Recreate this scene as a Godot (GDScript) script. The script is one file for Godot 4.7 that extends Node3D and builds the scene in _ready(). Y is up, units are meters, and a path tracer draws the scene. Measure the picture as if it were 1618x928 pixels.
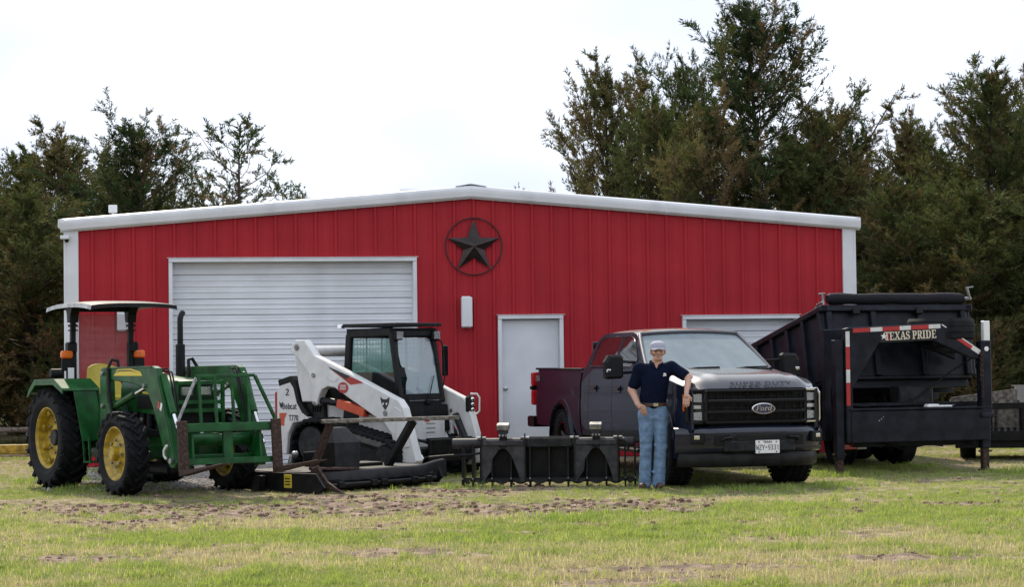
extends Node3D
# A red metal barn with a tractor, a track loader, attachments, a pickup, a dump trailer and a man in front of it.
# Units are metres, y up. The camera stands at x = 0, z = 0 and looks along -z; the barn is about 33 m away.

var M := {}            # materials by name
var used_names := {}
var rng := RandomNumberGenerator.new()

class G:
	# collects triangles for one mesh
	var v := PackedVector3Array()
	var n := PackedVector3Array()
	var c := PackedColorArray()
	var col := Color(1, 1, 1)
	var colored := false
	func t3(a: Vector3, b: Vector3, d: Vector3, na: Vector3, nb: Vector3, nd: Vector3) -> void:
		var g := (d - a).cross(b - a)
		if g.length_squared() < 1e-14:
			return
		if g.dot(na + nb + nd) >= 0.0:
			v.append(a); v.append(b); v.append(d)
			n.append(na); n.append(nb); n.append(nd)
		else:
			v.append(a); v.append(d); v.append(b)
			n.append(na); n.append(nd); n.append(nb)
		if colored:
			c.append(col); c.append(col); c.append(col)
	func tri(a: Vector3, b: Vector3, d: Vector3, out: Vector3) -> void:
		var g := (d - a).cross(b - a)
		if g.dot(out) < 0.0:
			g = -g
		g = g.normalized()
		t3(a, b, d, g, g, g)
	func quad(a: Vector3, b: Vector3, d: Vector3, e: Vector3, out: Vector3) -> void:
		tri(a, b, d, out)
		tri(a, d, e, out)
	func box(at: Vector3, size: Vector3, bev := 0.0, basis := Basis.IDENTITY) -> void:
		var h := size * 0.5
		var bv: float = min(bev, min(h.x, min(h.y, h.z)) * 0.6)
		var P := func(s: Vector3, ax: int) -> Vector3:
			var q := Vector3(s.x * (h.x - (0.0 if ax == 0 else bv)), s.y * (h.y - (0.0 if ax == 1 else bv)), s.z * (h.z - (0.0 if ax == 2 else bv)))
			return at + basis * q
		for ax in 3:
			for s in [-1.0, 1.0]:
				var q := []
				for k in [[-1.0, -1.0], [1.0, -1.0], [1.0, 1.0], [-1.0, 1.0]]:
					var sg := Vector3.ZERO
					sg[ax] = s
					sg[(ax + 1) % 3] = k[0]
					sg[(ax + 2) % 3] = k[1]
					q.append(P.call(sg, ax))
				var o := Vector3.ZERO
				o[ax] = s
				quad(q[0], q[1], q[2], q[3], basis * o)
		if bv <= 0.0:
			return
		for ax in 3:
			var a1 := (ax + 1) % 3
			var a2 := (ax + 2) % 3
			for s1 in [-1.0, 1.0]:
				for s2 in [-1.0, 1.0]:
					var lo := Vector3.ZERO
					lo[ax] = -1.0; lo[a1] = s1; lo[a2] = s2
					var hi := lo
					hi[ax] = 1.0
					var o := Vector3.ZERO
					o[a1] = s1; o[a2] = s2
					quad(P.call(lo, a1), P.call(lo, a2), P.call(hi, a2), P.call(hi, a1), basis * o)
		for sx in [-1.0, 1.0]:
			for sy in [-1.0, 1.0]:
				for sz in [-1.0, 1.0]:
					var s := Vector3(sx, sy, sz)
					tri(P.call(s, 0), P.call(s, 1), P.call(s, 2), basis * s)
	func bar(a: Vector3, b: Vector3, w: float, h: float, up := Vector3.UP, bev := 0.004) -> void:
		# a square bar from a to b, w across, h along "up"
		var z := (b - a).normalized()
		if absf(z.dot(up)) > 0.98:
			up = Vector3.RIGHT
		var x := up.cross(z).normalized()
		var y := z.cross(x).normalized()
		box((a + b) * 0.5, Vector3(w, h, (b - a).length()), bev, Basis(x, y, z))
	func prism(poly: Array, o: Vector3, U: Vector3, V: Vector3, W: Vector3, w0: float, w1: float, bev := 0.0) -> void:
		var k := poly.size()
		var area := 0.0
		for i in k:
			var p: Vector2 = poly[i]
			var q: Vector2 = poly[(i + 1) % k]
			area += p.x * q.y - q.x * p.y
		var pts: Array = poly.duplicate()
		if area < 0.0:
			pts.reverse()
		var ins := []
		for i in k:
			var p: Vector2 = pts[i]
			var a: Vector2 = pts[(i + k - 1) % k]
			var b: Vector2 = pts[(i + 1) % k]
			var e1 := (p - a).normalized()
			var e2 := (b - p).normalized()
			var n1 := Vector2(-e1.y, e1.x)
			var n2 := Vector2(-e2.y, e2.x)
			var m := n1 + n2
			var dd: float = max(0.35, 1.0 + n1.dot(n2))
			ins.append(p + m * (bev / dd))
		var P := func(p: Vector2, w: float) -> Vector3:
			return o + U * p.x + V * p.y + W * w
		var idx := Geometry2D.triangulate_polygon(PackedVector2Array(ins))
		var lo: float = min(w0, w1)
		var hi: float = max(w0, w1)
		for i in range(0, idx.size(), 3):
			tri(P.call(ins[idx[i]], lo), P.call(ins[idx[i + 1]], lo), P.call(ins[idx[i + 2]], lo), -W)
			tri(P.call(ins[idx[i]], hi), P.call(ins[idx[i + 1]], hi), P.call(ins[idx[i + 2]], hi), W)
		for i in k:
			var p: Vector2 = pts[i]
			var q: Vector2 = pts[(i + 1) % k]
			var e := (q - p).normalized()
			var out := U * e.y - V * e.x
			quad(P.call(p, lo + bev), P.call(q, lo + bev), P.call(q, hi - bev), P.call(p, hi - bev), out)
			if bev > 0.0:
				quad(P.call(p, lo + bev), P.call(q, lo + bev), P.call(ins[(i + 1) % k], lo), P.call(ins[i], lo), out - W)
				quad(P.call(p, hi - bev), P.call(q, hi - bev), P.call(ins[(i + 1) % k], hi), P.call(ins[i], hi), out + W)
	func px(poly: Array, x0: float, x1: float, bev := 0.004) -> void:      # outline in (z, y), thickness along x
		prism(poly, Vector3.ZERO, Vector3(0, 0, 1), Vector3.UP, Vector3.RIGHT, x0, x1, bev)
	func pz(poly: Array, z0: float, z1: float, bev := 0.004) -> void:      # outline in (x, y), thickness along z
		prism(poly, Vector3.ZERO, Vector3.RIGHT, Vector3.UP, Vector3(0, 0, 1), z0, z1, bev)
	func py(poly: Array, y0: float, y1: float, bev := 0.004) -> void:      # outline in (x, z), thickness along y
		prism(poly, Vector3.ZERO, Vector3.RIGHT, Vector3(0, 0, 1), Vector3.UP, y0, y1, bev)
	func tube(p: Array, r, k := 8, caps := true) -> void:
		# r: one radius or one for each point
		var m := p.size()
		var rings := []
		var nrm := []
		var up := Vector3.UP
		var d0: Vector3 = (p[1] - p[0]).normalized()
		if absf(d0.dot(up)) > 0.9:
			up = Vector3.RIGHT
		var x := up.cross(d0).normalized()
		for i in m:
			var d: Vector3
			if i == 0: d = d0
			elif i == m - 1: d = (p[i] - p[i - 1]).normalized()
			else: d = ((p[i] - p[i - 1]).normalized() + (p[i + 1] - p[i]).normalized()).normalized()
			x = (x - d * x.dot(d)).normalized()
			var y := d.cross(x)
			var rr: float = r[i] if r is Array else r
			var ring := []
			var nr := []
			for j in k:
				var a := TAU * j / k
				var q := x * cos(a) + y * sin(a)
				ring.append(p[i] + q * rr)
				nr.append(q)
			rings.append(ring)
			nrm.append(nr)
		for i in m - 1:
			for j in k:
				var j2 := (j + 1) % k
				t3(rings[i][j], rings[i][j2], rings[i + 1][j2], nrm[i][j], nrm[i][j2], nrm[i + 1][j2])
				t3(rings[i][j], rings[i + 1][j2], rings[i + 1][j], nrm[i][j], nrm[i + 1][j2], nrm[i + 1][j])
		if caps:
			for e in [[0, -d0], [m - 1, (p[m - 1] - p[m - 2]).normalized()]]:
				for j in range(1, k - 1):
					tri(rings[e[0]][0], rings[e[0]][j], rings[e[0]][j + 1], e[1])
	func lathe(prof: Array, o: Vector3, axis: Vector3, k := 24, a0 := 0.0, a1 := TAU) -> void:
		# prof: Vector2(radius, height along the axis) from one end to the other; the outside lies to the right of the walk
		var up := Vector3.UP if absf(axis.y) < 0.9 else Vector3.RIGHT
		var x := up.cross(axis).normalized()
		var y := axis.cross(x)
		for i in prof.size() - 1:
			var p: Vector2 = prof[i]
			var q: Vector2 = prof[i + 1]
			if p.distance_to(q) < 1e-5:
				continue
			var e := (q - p).normalized()
			var no := Vector2(e.y, -e.x)
			for j in k:
				var b0 := a0 + (a1 - a0) * j / k
				var b1 := a0 + (a1 - a0) * (j + 1) / k
				var d0 := x * cos(b0) + y * sin(b0)
				var d1 := x * cos(b1) + y * sin(b1)
				var A := o + d0 * p.x + axis * p.y
				var B := o + d1 * p.x + axis * p.y
				var C := o + d1 * q.x + axis * q.y
				var D := o + d0 * q.x + axis * q.y
				var n0 := d0 * no.x + axis * no.y
				var n1 := d1 * no.x + axis * no.y
				t3(A, B, C, n0, n1, n1)
				t3(A, C, D, n0, n1, n0)
	func cyl(a: Vector3, b: Vector3, r: float, k := 14, bev := 0.004) -> void:
		var L := (b - a).length()
		lathe([Vector2(0, 0), Vector2(r - bev, 0), Vector2(r, bev), Vector2(r, L - bev), Vector2(r - bev, L), Vector2(0, L)], a, (b - a).normalized(), k)
	func grid(rows: Array, inside: Vector3) -> void:
		# a smooth sheet through rows of points; normals point away from "inside"
		var m := rows.size()
		var k: int = rows[0].size()
		var N := []
		for i in m:
			var r := []
			for j in k:
				var du: Vector3 = rows[min(i + 1, m - 1)][j] - rows[max(i - 1, 0)][j]
				var dv: Vector3 = rows[i][min(j + 1, k - 1)] - rows[i][max(j - 1, 0)]
				var q := du.cross(dv).normalized()
				if q.dot(rows[i][j] - inside) < 0.0:
					q = -q
				r.append(q)
			N.append(r)
		for i in m - 1:
			for j in k - 1:
				t3(rows[i][j], rows[i][j + 1], rows[i + 1][j + 1], N[i][j], N[i][j + 1], N[i + 1][j + 1])
				t3(rows[i][j], rows[i + 1][j + 1], rows[i + 1][j], N[i][j], N[i + 1][j + 1], N[i + 1][j])
	func ball(at: Vector3, r: Vector3, k := 10) -> void:
		for i in k:
			for j in 2 * k:
				var q := []
				for w in [[i, j], [i, j + 1], [i + 1, j + 1], [i + 1, j]]:
					var th: float = PI * w[0] / k
					var ph: float = PI * w[1] / k
					q.append(Vector3(sin(th) * cos(ph), cos(th), sin(th) * sin(ph)))
				t3(at + q[0] * r, at + q[1] * r, at + q[2] * r, (q[0] / r).normalized(), (q[1] / r).normalized(), (q[2] / r).normalized())
				t3(at + q[0] * r, at + q[2] * r, at + q[3] * r, (q[0] / r).normalized(), (q[2] / r).normalized(), (q[3] / r).normalized())
	func mesh() -> ArrayMesh:
		var a := []
		a.resize(Mesh.ARRAY_MAX)
		a[Mesh.ARRAY_VERTEX] = v
		a[Mesh.ARRAY_NORMAL] = n
		if colored:
			a[Mesh.ARRAY_COLOR] = c
		var m := ArrayMesh.new()
		m.add_surface_from_arrays(Mesh.PRIMITIVE_TRIANGLES, a)
		return m

func lin(r: float, g: float, b: float) -> Color:
	return Color(r, g, b).linear_to_srgb()

func numbered(s: String) -> String:
	if not used_names.has(s):
		used_names[s] = 0
		return s
	used_names[s] += 1
	return "%s_%03d" % [s, used_names[s]]

func obj(called: String, g, m, parent: Node) -> MeshInstance3D:
	var o := MeshInstance3D.new()
	o.mesh = g.mesh() if g is G else g
	o.material_override = M[m] if m is String else m
	o.name = numbered(called) if parent == self else called
	parent.add_child(o, true)
	return o

func tag(o: Node, label: String, category: String, group := "") -> Node:
	o.set_meta("label", label)
	o.set_meta("category", category)
	if group != "":
		o.set_meta("group", group)
	return o

func thing(called: String, label: String, category: String, at := Vector3.ZERO, turn := 0.0, group := "") -> Node3D:
	var o := Node3D.new()
	o.name = numbered(called)
	add_child(o, true)
	o.position = at
	o.rotation_degrees.y = turn
	tag(o, label, category, group)
	return o

func struct(called: String, g, m) -> MeshInstance3D:
	var o := obj(called, g, m, self)
	o.set_meta("kind", "structure")
	return o

func part_box(called: String, parent: Node, m, at: Vector3, size: Vector3, bev := 0.004) -> MeshInstance3D:
	var g := G.new()
	g.box(at, size, bev)
	return obj(called, g, m, parent)

func lettering(s: String, height: float, m, parent: Node, at: Vector3, basis := Basis.IDENTITY, font := "Droid Sans", bold := true, squeeze := 1.0, called := "lettering") -> MeshInstance3D:
	var f := SystemFont.new()
	f.font_names = PackedStringArray([font])
	f.font_weight = 700 if bold else 400
	var t := TextMesh.new()
	t.text = s
	t.font = f
	t.font_size = 48
	t.pixel_size = height / 36.0
	t.depth = 0.004
	t.curve_step = 1.0
	t.horizontal_alignment = HORIZONTAL_ALIGNMENT_CENTER
	t.vertical_alignment = VERTICAL_ALIGNMENT_CENTER
	var o := MeshInstance3D.new()
	o.mesh = t
	o.material_override = M[m] if m is String else m
	o.name = called
	parent.add_child(o, true)
	o.transform = Transform3D(basis * Basis.from_scale(Vector3(squeeze, 1, 1)), at)
	return o

func circle(cx: float, cy: float, r: float, k := 20, a0 := 0.0, a1 := TAU, closed := true) -> Array:
	var p := []
	for i in (k if closed else k + 1):
		var a := a0 + (a1 - a0) * i / k
		p.append(Vector2(cx + r * cos(a), cy + r * sin(a)))
	return p

# ---------- materials ----------
func noise_tex(seed_: int, freq: float, lo: float, hi: float, size := 256, as_normal := false, octaves := 4) -> ImageTexture:
	var f := FastNoiseLite.new()
	f.seed = seed_
	f.frequency = freq
	f.fractal_octaves = octaves
	f.noise_type = FastNoiseLite.TYPE_SIMPLEX_SMOOTH
	var im := f.get_seamless_image(size, size)
	im.convert(Image.FORMAT_RGBA8)
	if as_normal:
		im.bump_map_to_normal_map(hi)
	else:
		for y in size:
			for x in size:
				var k := lerpf(lo, hi, im.get_pixel(x, y).r)
				im.set_pixel(x, y, Color(k, k, k, 1))
	im.generate_mipmaps()
	return ImageTexture.create_from_image(im)

var tex := {}
func mat(called: String, color: Color, rough := 0.6, metal := 0.0, opt := {}) -> StandardMaterial3D:
	var m := StandardMaterial3D.new()
	m.resource_name = called
	m.albedo_color = color
	m.roughness = rough
	m.metallic = metal
	m.cull_mode = BaseMaterial3D.CULL_DISABLED
	if opt.has("grain"):            # [texture, scale]
		m.albedo_texture = tex[opt.grain[0]]
		m.uv1_triplanar = true
		m.uv1_scale = Vector3.ONE * float(opt.grain[1])
	if opt.has("rgh"):
		m.roughness_texture = tex[opt.rgh]
		m.uv1_triplanar = true
	if opt.has("bump"):
		m.normal_enabled = true
		m.normal_texture = tex[opt.bump[0]]
		m.normal_scale = opt.bump[1]
		m.uv1_triplanar = true
	if opt.has("spec"):
		m.metallic_specular = opt.spec
	if opt.has("coat"):
		m.clearcoat_enabled = true
		m.clearcoat = opt.coat
		m.clearcoat_roughness = opt.get("coat_rough", 0.03)
	if opt.has("alpha"):
		m.transparency = BaseMaterial3D.TRANSPARENCY_ALPHA
		m.albedo_color.a = opt.alpha
	if opt.has("vc"):
		m.vertex_color_use_as_albedo = true
	if opt.has("back"):
		m.backlight_enabled = true
		m.backlight = opt.back
	if opt.has("emit"):
		m.emission_enabled = true
		m.emission = opt.emit
		m.emission_energy_multiplier = opt.get("emit_e", 1.0)
	M[called] = m
	return m

func make_materials() -> void:
	tex.fine = noise_tex(1, 0.05, 0.72, 1.0)
	tex.dirt = noise_tex(2, 0.012, 0.55, 1.0, 256, false, 5)
	tex.soft = noise_tex(3, 0.008, 0.9, 1.0, 256, false, 5)
	tex.denim = noise_tex(9, 0.02, 0.72, 1.0, 256, false, 3)
	tex.soilgrain = noise_tex(8, 0.012, 0.45, 1.0, 512, false, 6)
	tex.folds = noise_tex(10, 0.012, 0, 7.0, 256, true, 3)
	tex.rust = noise_tex(4, 0.03, 0.35, 1.0, 256, false, 5)
	tex.bumps = noise_tex(5, 0.06, 0, 3.0, 256, true)
	tex.weave = noise_tex(6, 0.2, 0, 2.0, 256, true, 2)
	# barn
	mat("red_paint", lin(0.42, 0.026, 0.036), 0.5, 0.0, {"grain": ["soft", 0.35], "spec": 0.25})
	mat("white_trim", lin(0.74, 0.75, 0.78), 0.4, 0.0, {"grain": ["soft", 0.5]})
	mat("white_door", lin(0.76, 0.78, 0.82), 0.4, 0.0, {"grain": ["soft", 0.4]})
	mat("galvalume", lin(0.62, 0.64, 0.66), 0.38, 0.5, {"grain": ["soft", 0.5]})
	mat("liner_plastic", lin(0.05, 0.05, 0.052), 0.9, 0.0, {"grain": ["dirt", 2.0]})
	mat("dark_bronze", lin(0.05, 0.032, 0.03), 0.4, 0.4, {"grain": ["dirt", 2.0]})
	mat("steel", lin(0.5, 0.5, 0.5), 0.3, 0.9)
	mat("concrete", lin(0.3, 0.29, 0.27), 0.9, 0.0, {"grain": ["dirt", 1.0]})
	# vehicles
	mat("green_paint", lin(0.012, 0.115, 0.024), 0.36, 0.0, {"grain": ["dirt", 1.4], "spec": 0.35})
	mat("yellow_paint", lin(0.62, 0.42, 0.035), 0.45, 0.0, {"grain": ["dirt", 2.5]})
	mat("yellow_vinyl", lin(0.62, 0.5, 0.06), 0.5, 0.0, {"grain": ["soft", 3.0]})
	mat("rubber", lin(0.016, 0.017, 0.02), 0.75, 0.0, {"grain": ["dirt", 2.0], "bump": ["bumps", 0.4], "spec": 0.3})
	mat("black_paint", lin(0.014, 0.014, 0.015), 0.45, 0.0, {"grain": ["dirt", 2.0], "spec": 0.3})
	mat("black_plastic", lin(0.014, 0.014, 0.015), 0.55, 0.0, {"grain": ["fine", 2.0], "spec": 0.3})
	mat("sunlit_rim", lin(0.7, 0.71, 0.7), 0.5, 0.0, {"grain": ["dirt", 1.5]})
	mat("dark_steel", lin(0.03, 0.031, 0.034), 0.45, 0.3, {"grain": ["dirt", 2.2], "spec": 0.35})
	mat("charcoal_paint", lin(0.028, 0.028, 0.031), 0.42, 0.1, {"grain": ["dirt", 1.6], "bump": ["bumps", 0.12], "spec": 0.35})
	mat("rusty_steel", lin(0.105, 0.058, 0.042), 0.85, 0.1, {"grain": ["rust", 2.6], "bump": ["bumps", 0.5]})
	mat("rod_chrome", lin(0.7, 0.7, 0.72), 0.15, 1.0)
	mat("bare_steel", lin(0.42, 0.42, 0.41), 0.42, 0.7, {"grain": ["dirt", 3.0]})
	mat("amber", lin(0.85, 0.22, 0.01), 0.2, 0.0, {"coat": 0.6, "back": lin(0.8, 0.25, 0.02)})
	mat("red_lens", lin(0.5, 0.01, 0.012), 0.15, 0.0, {"coat": 0.8})
	mat("white_paint", lin(0.72, 0.72, 0.71), 0.38, 0.0, {"grain": ["soft", 1.5], "coat": 0.2, "coat_rough": 0.2})
	mat("orange_paint", lin(0.6, 0.075, 0.02), 0.45, 0.0, {"grain": ["soft", 2.0]})
	mat("red_trim", lin(0.42, 0.03, 0.025), 0.45, 0.0, {"grain": ["soft", 2.0]})
	mat("decal_black", lin(0.015, 0.015, 0.015), 0.5)
	mat("decal_white", lin(0.75, 0.75, 0.74), 0.5)
	mat("decal_yellow", lin(0.65, 0.5, 0.04), 0.5)
	mat("decal_cream", lin(0.66, 0.58, 0.45), 0.5)
	mat("decal_grey", lin(0.2, 0.2, 0.2), 0.5)
	mat("tape_red", lin(0.45, 0.02, 0.02), 0.35, 0.0, {"grain": ["soft", 3.0]})
	mat("tape_white", lin(0.68, 0.68, 0.66), 0.35, 0.0, {"grain": ["soft", 3.0]})
	mat("old_wood", lin(0.34, 0.3, 0.25), 0.85, 0.0, {"grain": ["rust", 1.5]})
	# pickup
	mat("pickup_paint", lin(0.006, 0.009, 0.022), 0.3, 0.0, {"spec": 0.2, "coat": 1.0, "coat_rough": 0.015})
	mat("pickup_glare_top", lin(0.05, 0.053, 0.065), 0.5, 0.75, {"coat": 1.0, "coat_rough": 0.14})  # same navy paint made paler and metallic, painting sun glare on the top
	mat("pickup_side", lin(0.006, 0.009, 0.022), 0.35, 0.0, {"spec": 0.2, "coat": 0.38, "coat_rough": 0.03})
	mat("lamp_white", lin(0.5, 0.5, 0.48), 0.25, 0.2)
	mat("gloss_black", lin(0.008, 0.008, 0.009), 0.15, 0.0, {"spec": 0.35})
	mat("tinted_glass", lin(0.008, 0.009, 0.01), 0.03, 0.0, {"coat": 1.0, "coat_rough": 0.0})
	mat("clear_glass", lin(0.42, 0.53, 0.58), 0.02, 0.0, {"alpha": 0.36})
	mat("dusty_sheen_glass", lin(0.5, 0.6, 0.65), 0.03, 0.0, {"alpha": 0.46, "grain": ["soft", 1.5]})  # milky film carries painted sky sheen as well as dust
	mat("lit_grey", lin(0.055, 0.055, 0.06), 0.5, 0.1, {"grain": ["dirt", 2.0], "spec": 0.4})  # the grapple's dark paint lifted to grey, painting light on its front parts
	mat("green_glass", lin(0.1, 0.3, 0.27), 0.03, 0.0, {"alpha": 0.4})
	mat("lamp_glass", lin(0.62, 0.64, 0.66), 0.05, 0.0, {"alpha": 0.35})
	mat("reflector", lin(0.75, 0.75, 0.76), 0.12, 1.0)
	mat("chrome", lin(0.72, 0.72, 0.73), 0.08, 1.0)
	mat("seat_grey", lin(0.09, 0.09, 0.1), 0.8)
	mat("badge_blue", lin(0.01, 0.02, 0.07), 0.2, 0.0, {"coat": 0.8})
	# trailers
	mat("trailer_paint", lin(0.016, 0.019, 0.029), 0.4, 0.0, {"grain": ["dirt", 1.2], "spec": 0.3})
	mat("vinyl_tarp", lin(0.012, 0.012, 0.016), 0.6, 0.0, {"bump": ["bumps", 0.5], "spec": 0.25})
	# person
	mat("skin", lin(0.52, 0.3, 0.22), 0.5, 0.0, {"grain": ["soft", 8.0]})
	mat("navy_shirt", lin(0.009, 0.013, 0.034), 0.9, 0.0, {"grain": ["fine", 2.4], "bump": ["folds", 0.7], "spec": 0.12})
	mat("denim", lin(0.19, 0.295, 0.45), 0.9, 0.0, {"grain": ["denim", 2.2], "bump": ["folds", 0.9], "spec": 0.2})
	mat("brown_leather", lin(0.12, 0.05, 0.028), 0.55, 0.0, {"grain": ["dirt", 8.0]})
	mat("cap_grey", lin(0.36, 0.36, 0.43), 0.9, 0.0, {"bump": ["weave", 0.3]})
	mat("hair_brown", lin(0.03, 0.018, 0.012), 0.7)
	mat("eye_dark", lin(0.02, 0.015, 0.012), 0.3)
	mat("lip", lin(0.4, 0.17, 0.14), 0.5)
	# plants and ground
	mat("bark", lin(0.085, 0.066, 0.05), 0.95, 0.0, {"grain": ["rust", 1.0], "bump": ["bumps", 1.0]})
	mat("foliage", Color(1, 1, 1), 0.7, 0.0, {"vc": true, "back": Color(0.7, 0.7, 0.5), "spec": 0.2})
	mat("grass", Color(1, 1, 1), 0.65, 0.0, {"vc": true, "back": Color(1.0, 1.0, 0.75), "spec": 0.25})
	mat("gravel", Color(1, 1, 1), 0.9, 0.0, {"vc": true})
	mat("soil", Color(1, 1, 1), 0.95, 0.0, {"vc": true, "grain": ["soilgrain", 0.61], "bump": ["bumps", 0.6], "spec": 0.2})
	M["soil"].uv1_world_triplanar = true

func _ready() -> void:
	# camera: a long lens at eye height, tilted up a little and rolled a little as in the photograph
	var cam := Camera3D.new()
	cam.name = "camera"
	cam.keep_aspect = Camera3D.KEEP_HEIGHT
	cam.fov = 15.54
	cam.near = 0.5
	cam.far = 2000.0
	cam.position = Vector3(0, 1.6, 0)
	cam.rotation_degrees = Vector3(1.668, 0, -0.7)
	add_child(cam)
	cam.current = true
	# sky: bright thin overcast
	var env := Environment.new()
	env.background_mode = Environment.BG_SKY
	var sky := Sky.new()
	var sm := PanoramaSkyMaterial.new()
	sm.panorama = sky_image()
	sm.energy_multiplier = 1.36
	sky.sky_material = sm
	env.sky = sky
	env.tonemap_mode = Environment.TONE_MAPPER_LINEAR
	env.tonemap_exposure = 1.08
	env.sdfgi_enabled = true
	env.ssao_enabled = true
	env.ssil_enabled = true
	var we := WorldEnvironment.new()
	we.environment = env
	we.name = "world_environment"
	add_child(we)
	# sun: behind the barn, up to the left
	var sun := DirectionalLight3D.new()
	sun.name = "sun"
	sun.light_energy = 1.6
	sun.light_color = Color(1.0, 0.95, 0.87)
	sun.light_angular_distance = 0.6
	sun.shadow_enabled = true
	add_child(sun)
	var el := deg_to_rad(44.0)
	var az := deg_to_rad(16.0)
	var to_sun := Vector3(-sin(az) * cos(el), sin(el), -cos(az) * cos(el))
	sun.look_at_from_position(Vector3.ZERO, -to_sun)
	make_materials()
	build_ground()
	build_barn()
	build_trees()
	build_tractor()
	build_loader()
	build_cutter()
	build_grapple()
	build_pickup()
	build_person()
	build_dump_trailer()
	build_utility_trailer()
	build_small_things()
	build_grass()

func sky_image() -> ImageTexture:
	var f := FastNoiseLite.new()
	f.seed = 11
	f.frequency = 0.9
	f.fractal_octaves = 5
	var w := 1024
	var h := 512
	var im := Image.create(w, h, false, Image.FORMAT_RGBA8)
	var white := Color(0.925, 0.955, 1.0)
	var pale := Color(0.8, 0.83, 0.9)
	for y in h:
		var th := PI * (y + 0.5) / h
		for x in w:
			var ph := TAU * (x + 0.5) / w
			var d := Vector3(sin(th) * cos(ph), cos(th), sin(th) * sin(ph))
			var k := f.get_noise_3d(d.x * 2.0, d.y * 5.0, d.z * 2.0)
			im.set_pixel(x, y, white.lerp(pale, smoothstep(-0.15, 0.35, k)))
	return ImageTexture.create_from_image(im)

# ---------- ground ----------
var nz_patch := FastNoiseLite.new()
var nz_mid := FastNoiseLite.new()
var nz_small := FastNoiseLite.new()

func blob(x: float, z: float, cx: float, cz: float, rx: float, rz: float) -> float:
	var d := sqrt(pow((x - cx) / rx, 2) + pow((z - cz) / rz, 2))
	return 1.0 - smoothstep(0.55, 1.15, d + nz_mid.get_noise_2d(x * 1.3, z * 1.3) * 0.45)

func bare(x: float, z: float) -> float:
	# churned soil: 0 is turf, 1 is bare dirt
	var d := 0.0
	for b in [[-2.2, -22.9, 3.4, 1.5], [0.4, -22.7, 2.2, 1.25], [-3.6, -21.4, 1.0, 0.5], [1.0, -23.3, 1.4, 0.5], [-1.9, -24.7, 1.6, 0.5], [-0.6, -25.6, 0.9, 0.6],
			[1.3, -16.0, 1.2, 0.4], [2.9, -16.7, 1.0, 0.4], [-3.6, -17.4, 0.9, 0.4], [-0.9, -17.6, 1.0, 0.45], [2.7, -18.9, 0.8, 0.35], [0.9, -15.2, 1.0, 0.35], [4.9, -22.4, 1.0, 0.35], [-4.4, -23.8, 1.5, 0.6]]:
		d = maxf(d, blob(x, z, b[0], b[1], b[2], b[3]))
	d = maxf(d * 0.95, smoothstep(0.16, 0.42, nz_mid.get_noise_2d(x + 40.0, z * 1.6)) * 0.75)
	return clampf(d, 0.0, 1.0)

func lush(x: float, z: float) -> float:
	# 1 where the turf is fresh green, 0 where it is dry straw
	var k := 0.4 + nz_patch.get_noise_2d(x, z * 1.5) * 1.25 + nz_mid.get_noise_2d(x * 1.2 + 9.0, z * 1.8) * 0.5
	k += 0.5 * blob(x, z, -1.0, -19.4, 3.0, 0.9) + 0.35 * blob(x, z, 2.8, -22.0, 3.2, 2.2) + 0.3 * blob(x, z, 5.0, -25.0, 3.0, 2.0) - 0.35 * blob(x, z, 2.4, -15.8, 3.0, 1.2) - 0.25 * blob(x, z, -3.2, -16.3, 2.6, 1.0)
	return clampf(k, 0.0, 1.0)

func ground_y(x: float, z: float) -> float:
	if z < -48.0 or absf(x) > 20.0:
		return 0.0
	var k := smoothstep(-27.5, -24.0, z)     # level under the machines
	return nz_mid.get_noise_2d(x * 0.6, z * 0.6) * 0.03 * k + nz_small.get_noise_2d(x, z) * 0.035 * bare(x, z) * k - 0.004

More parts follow.
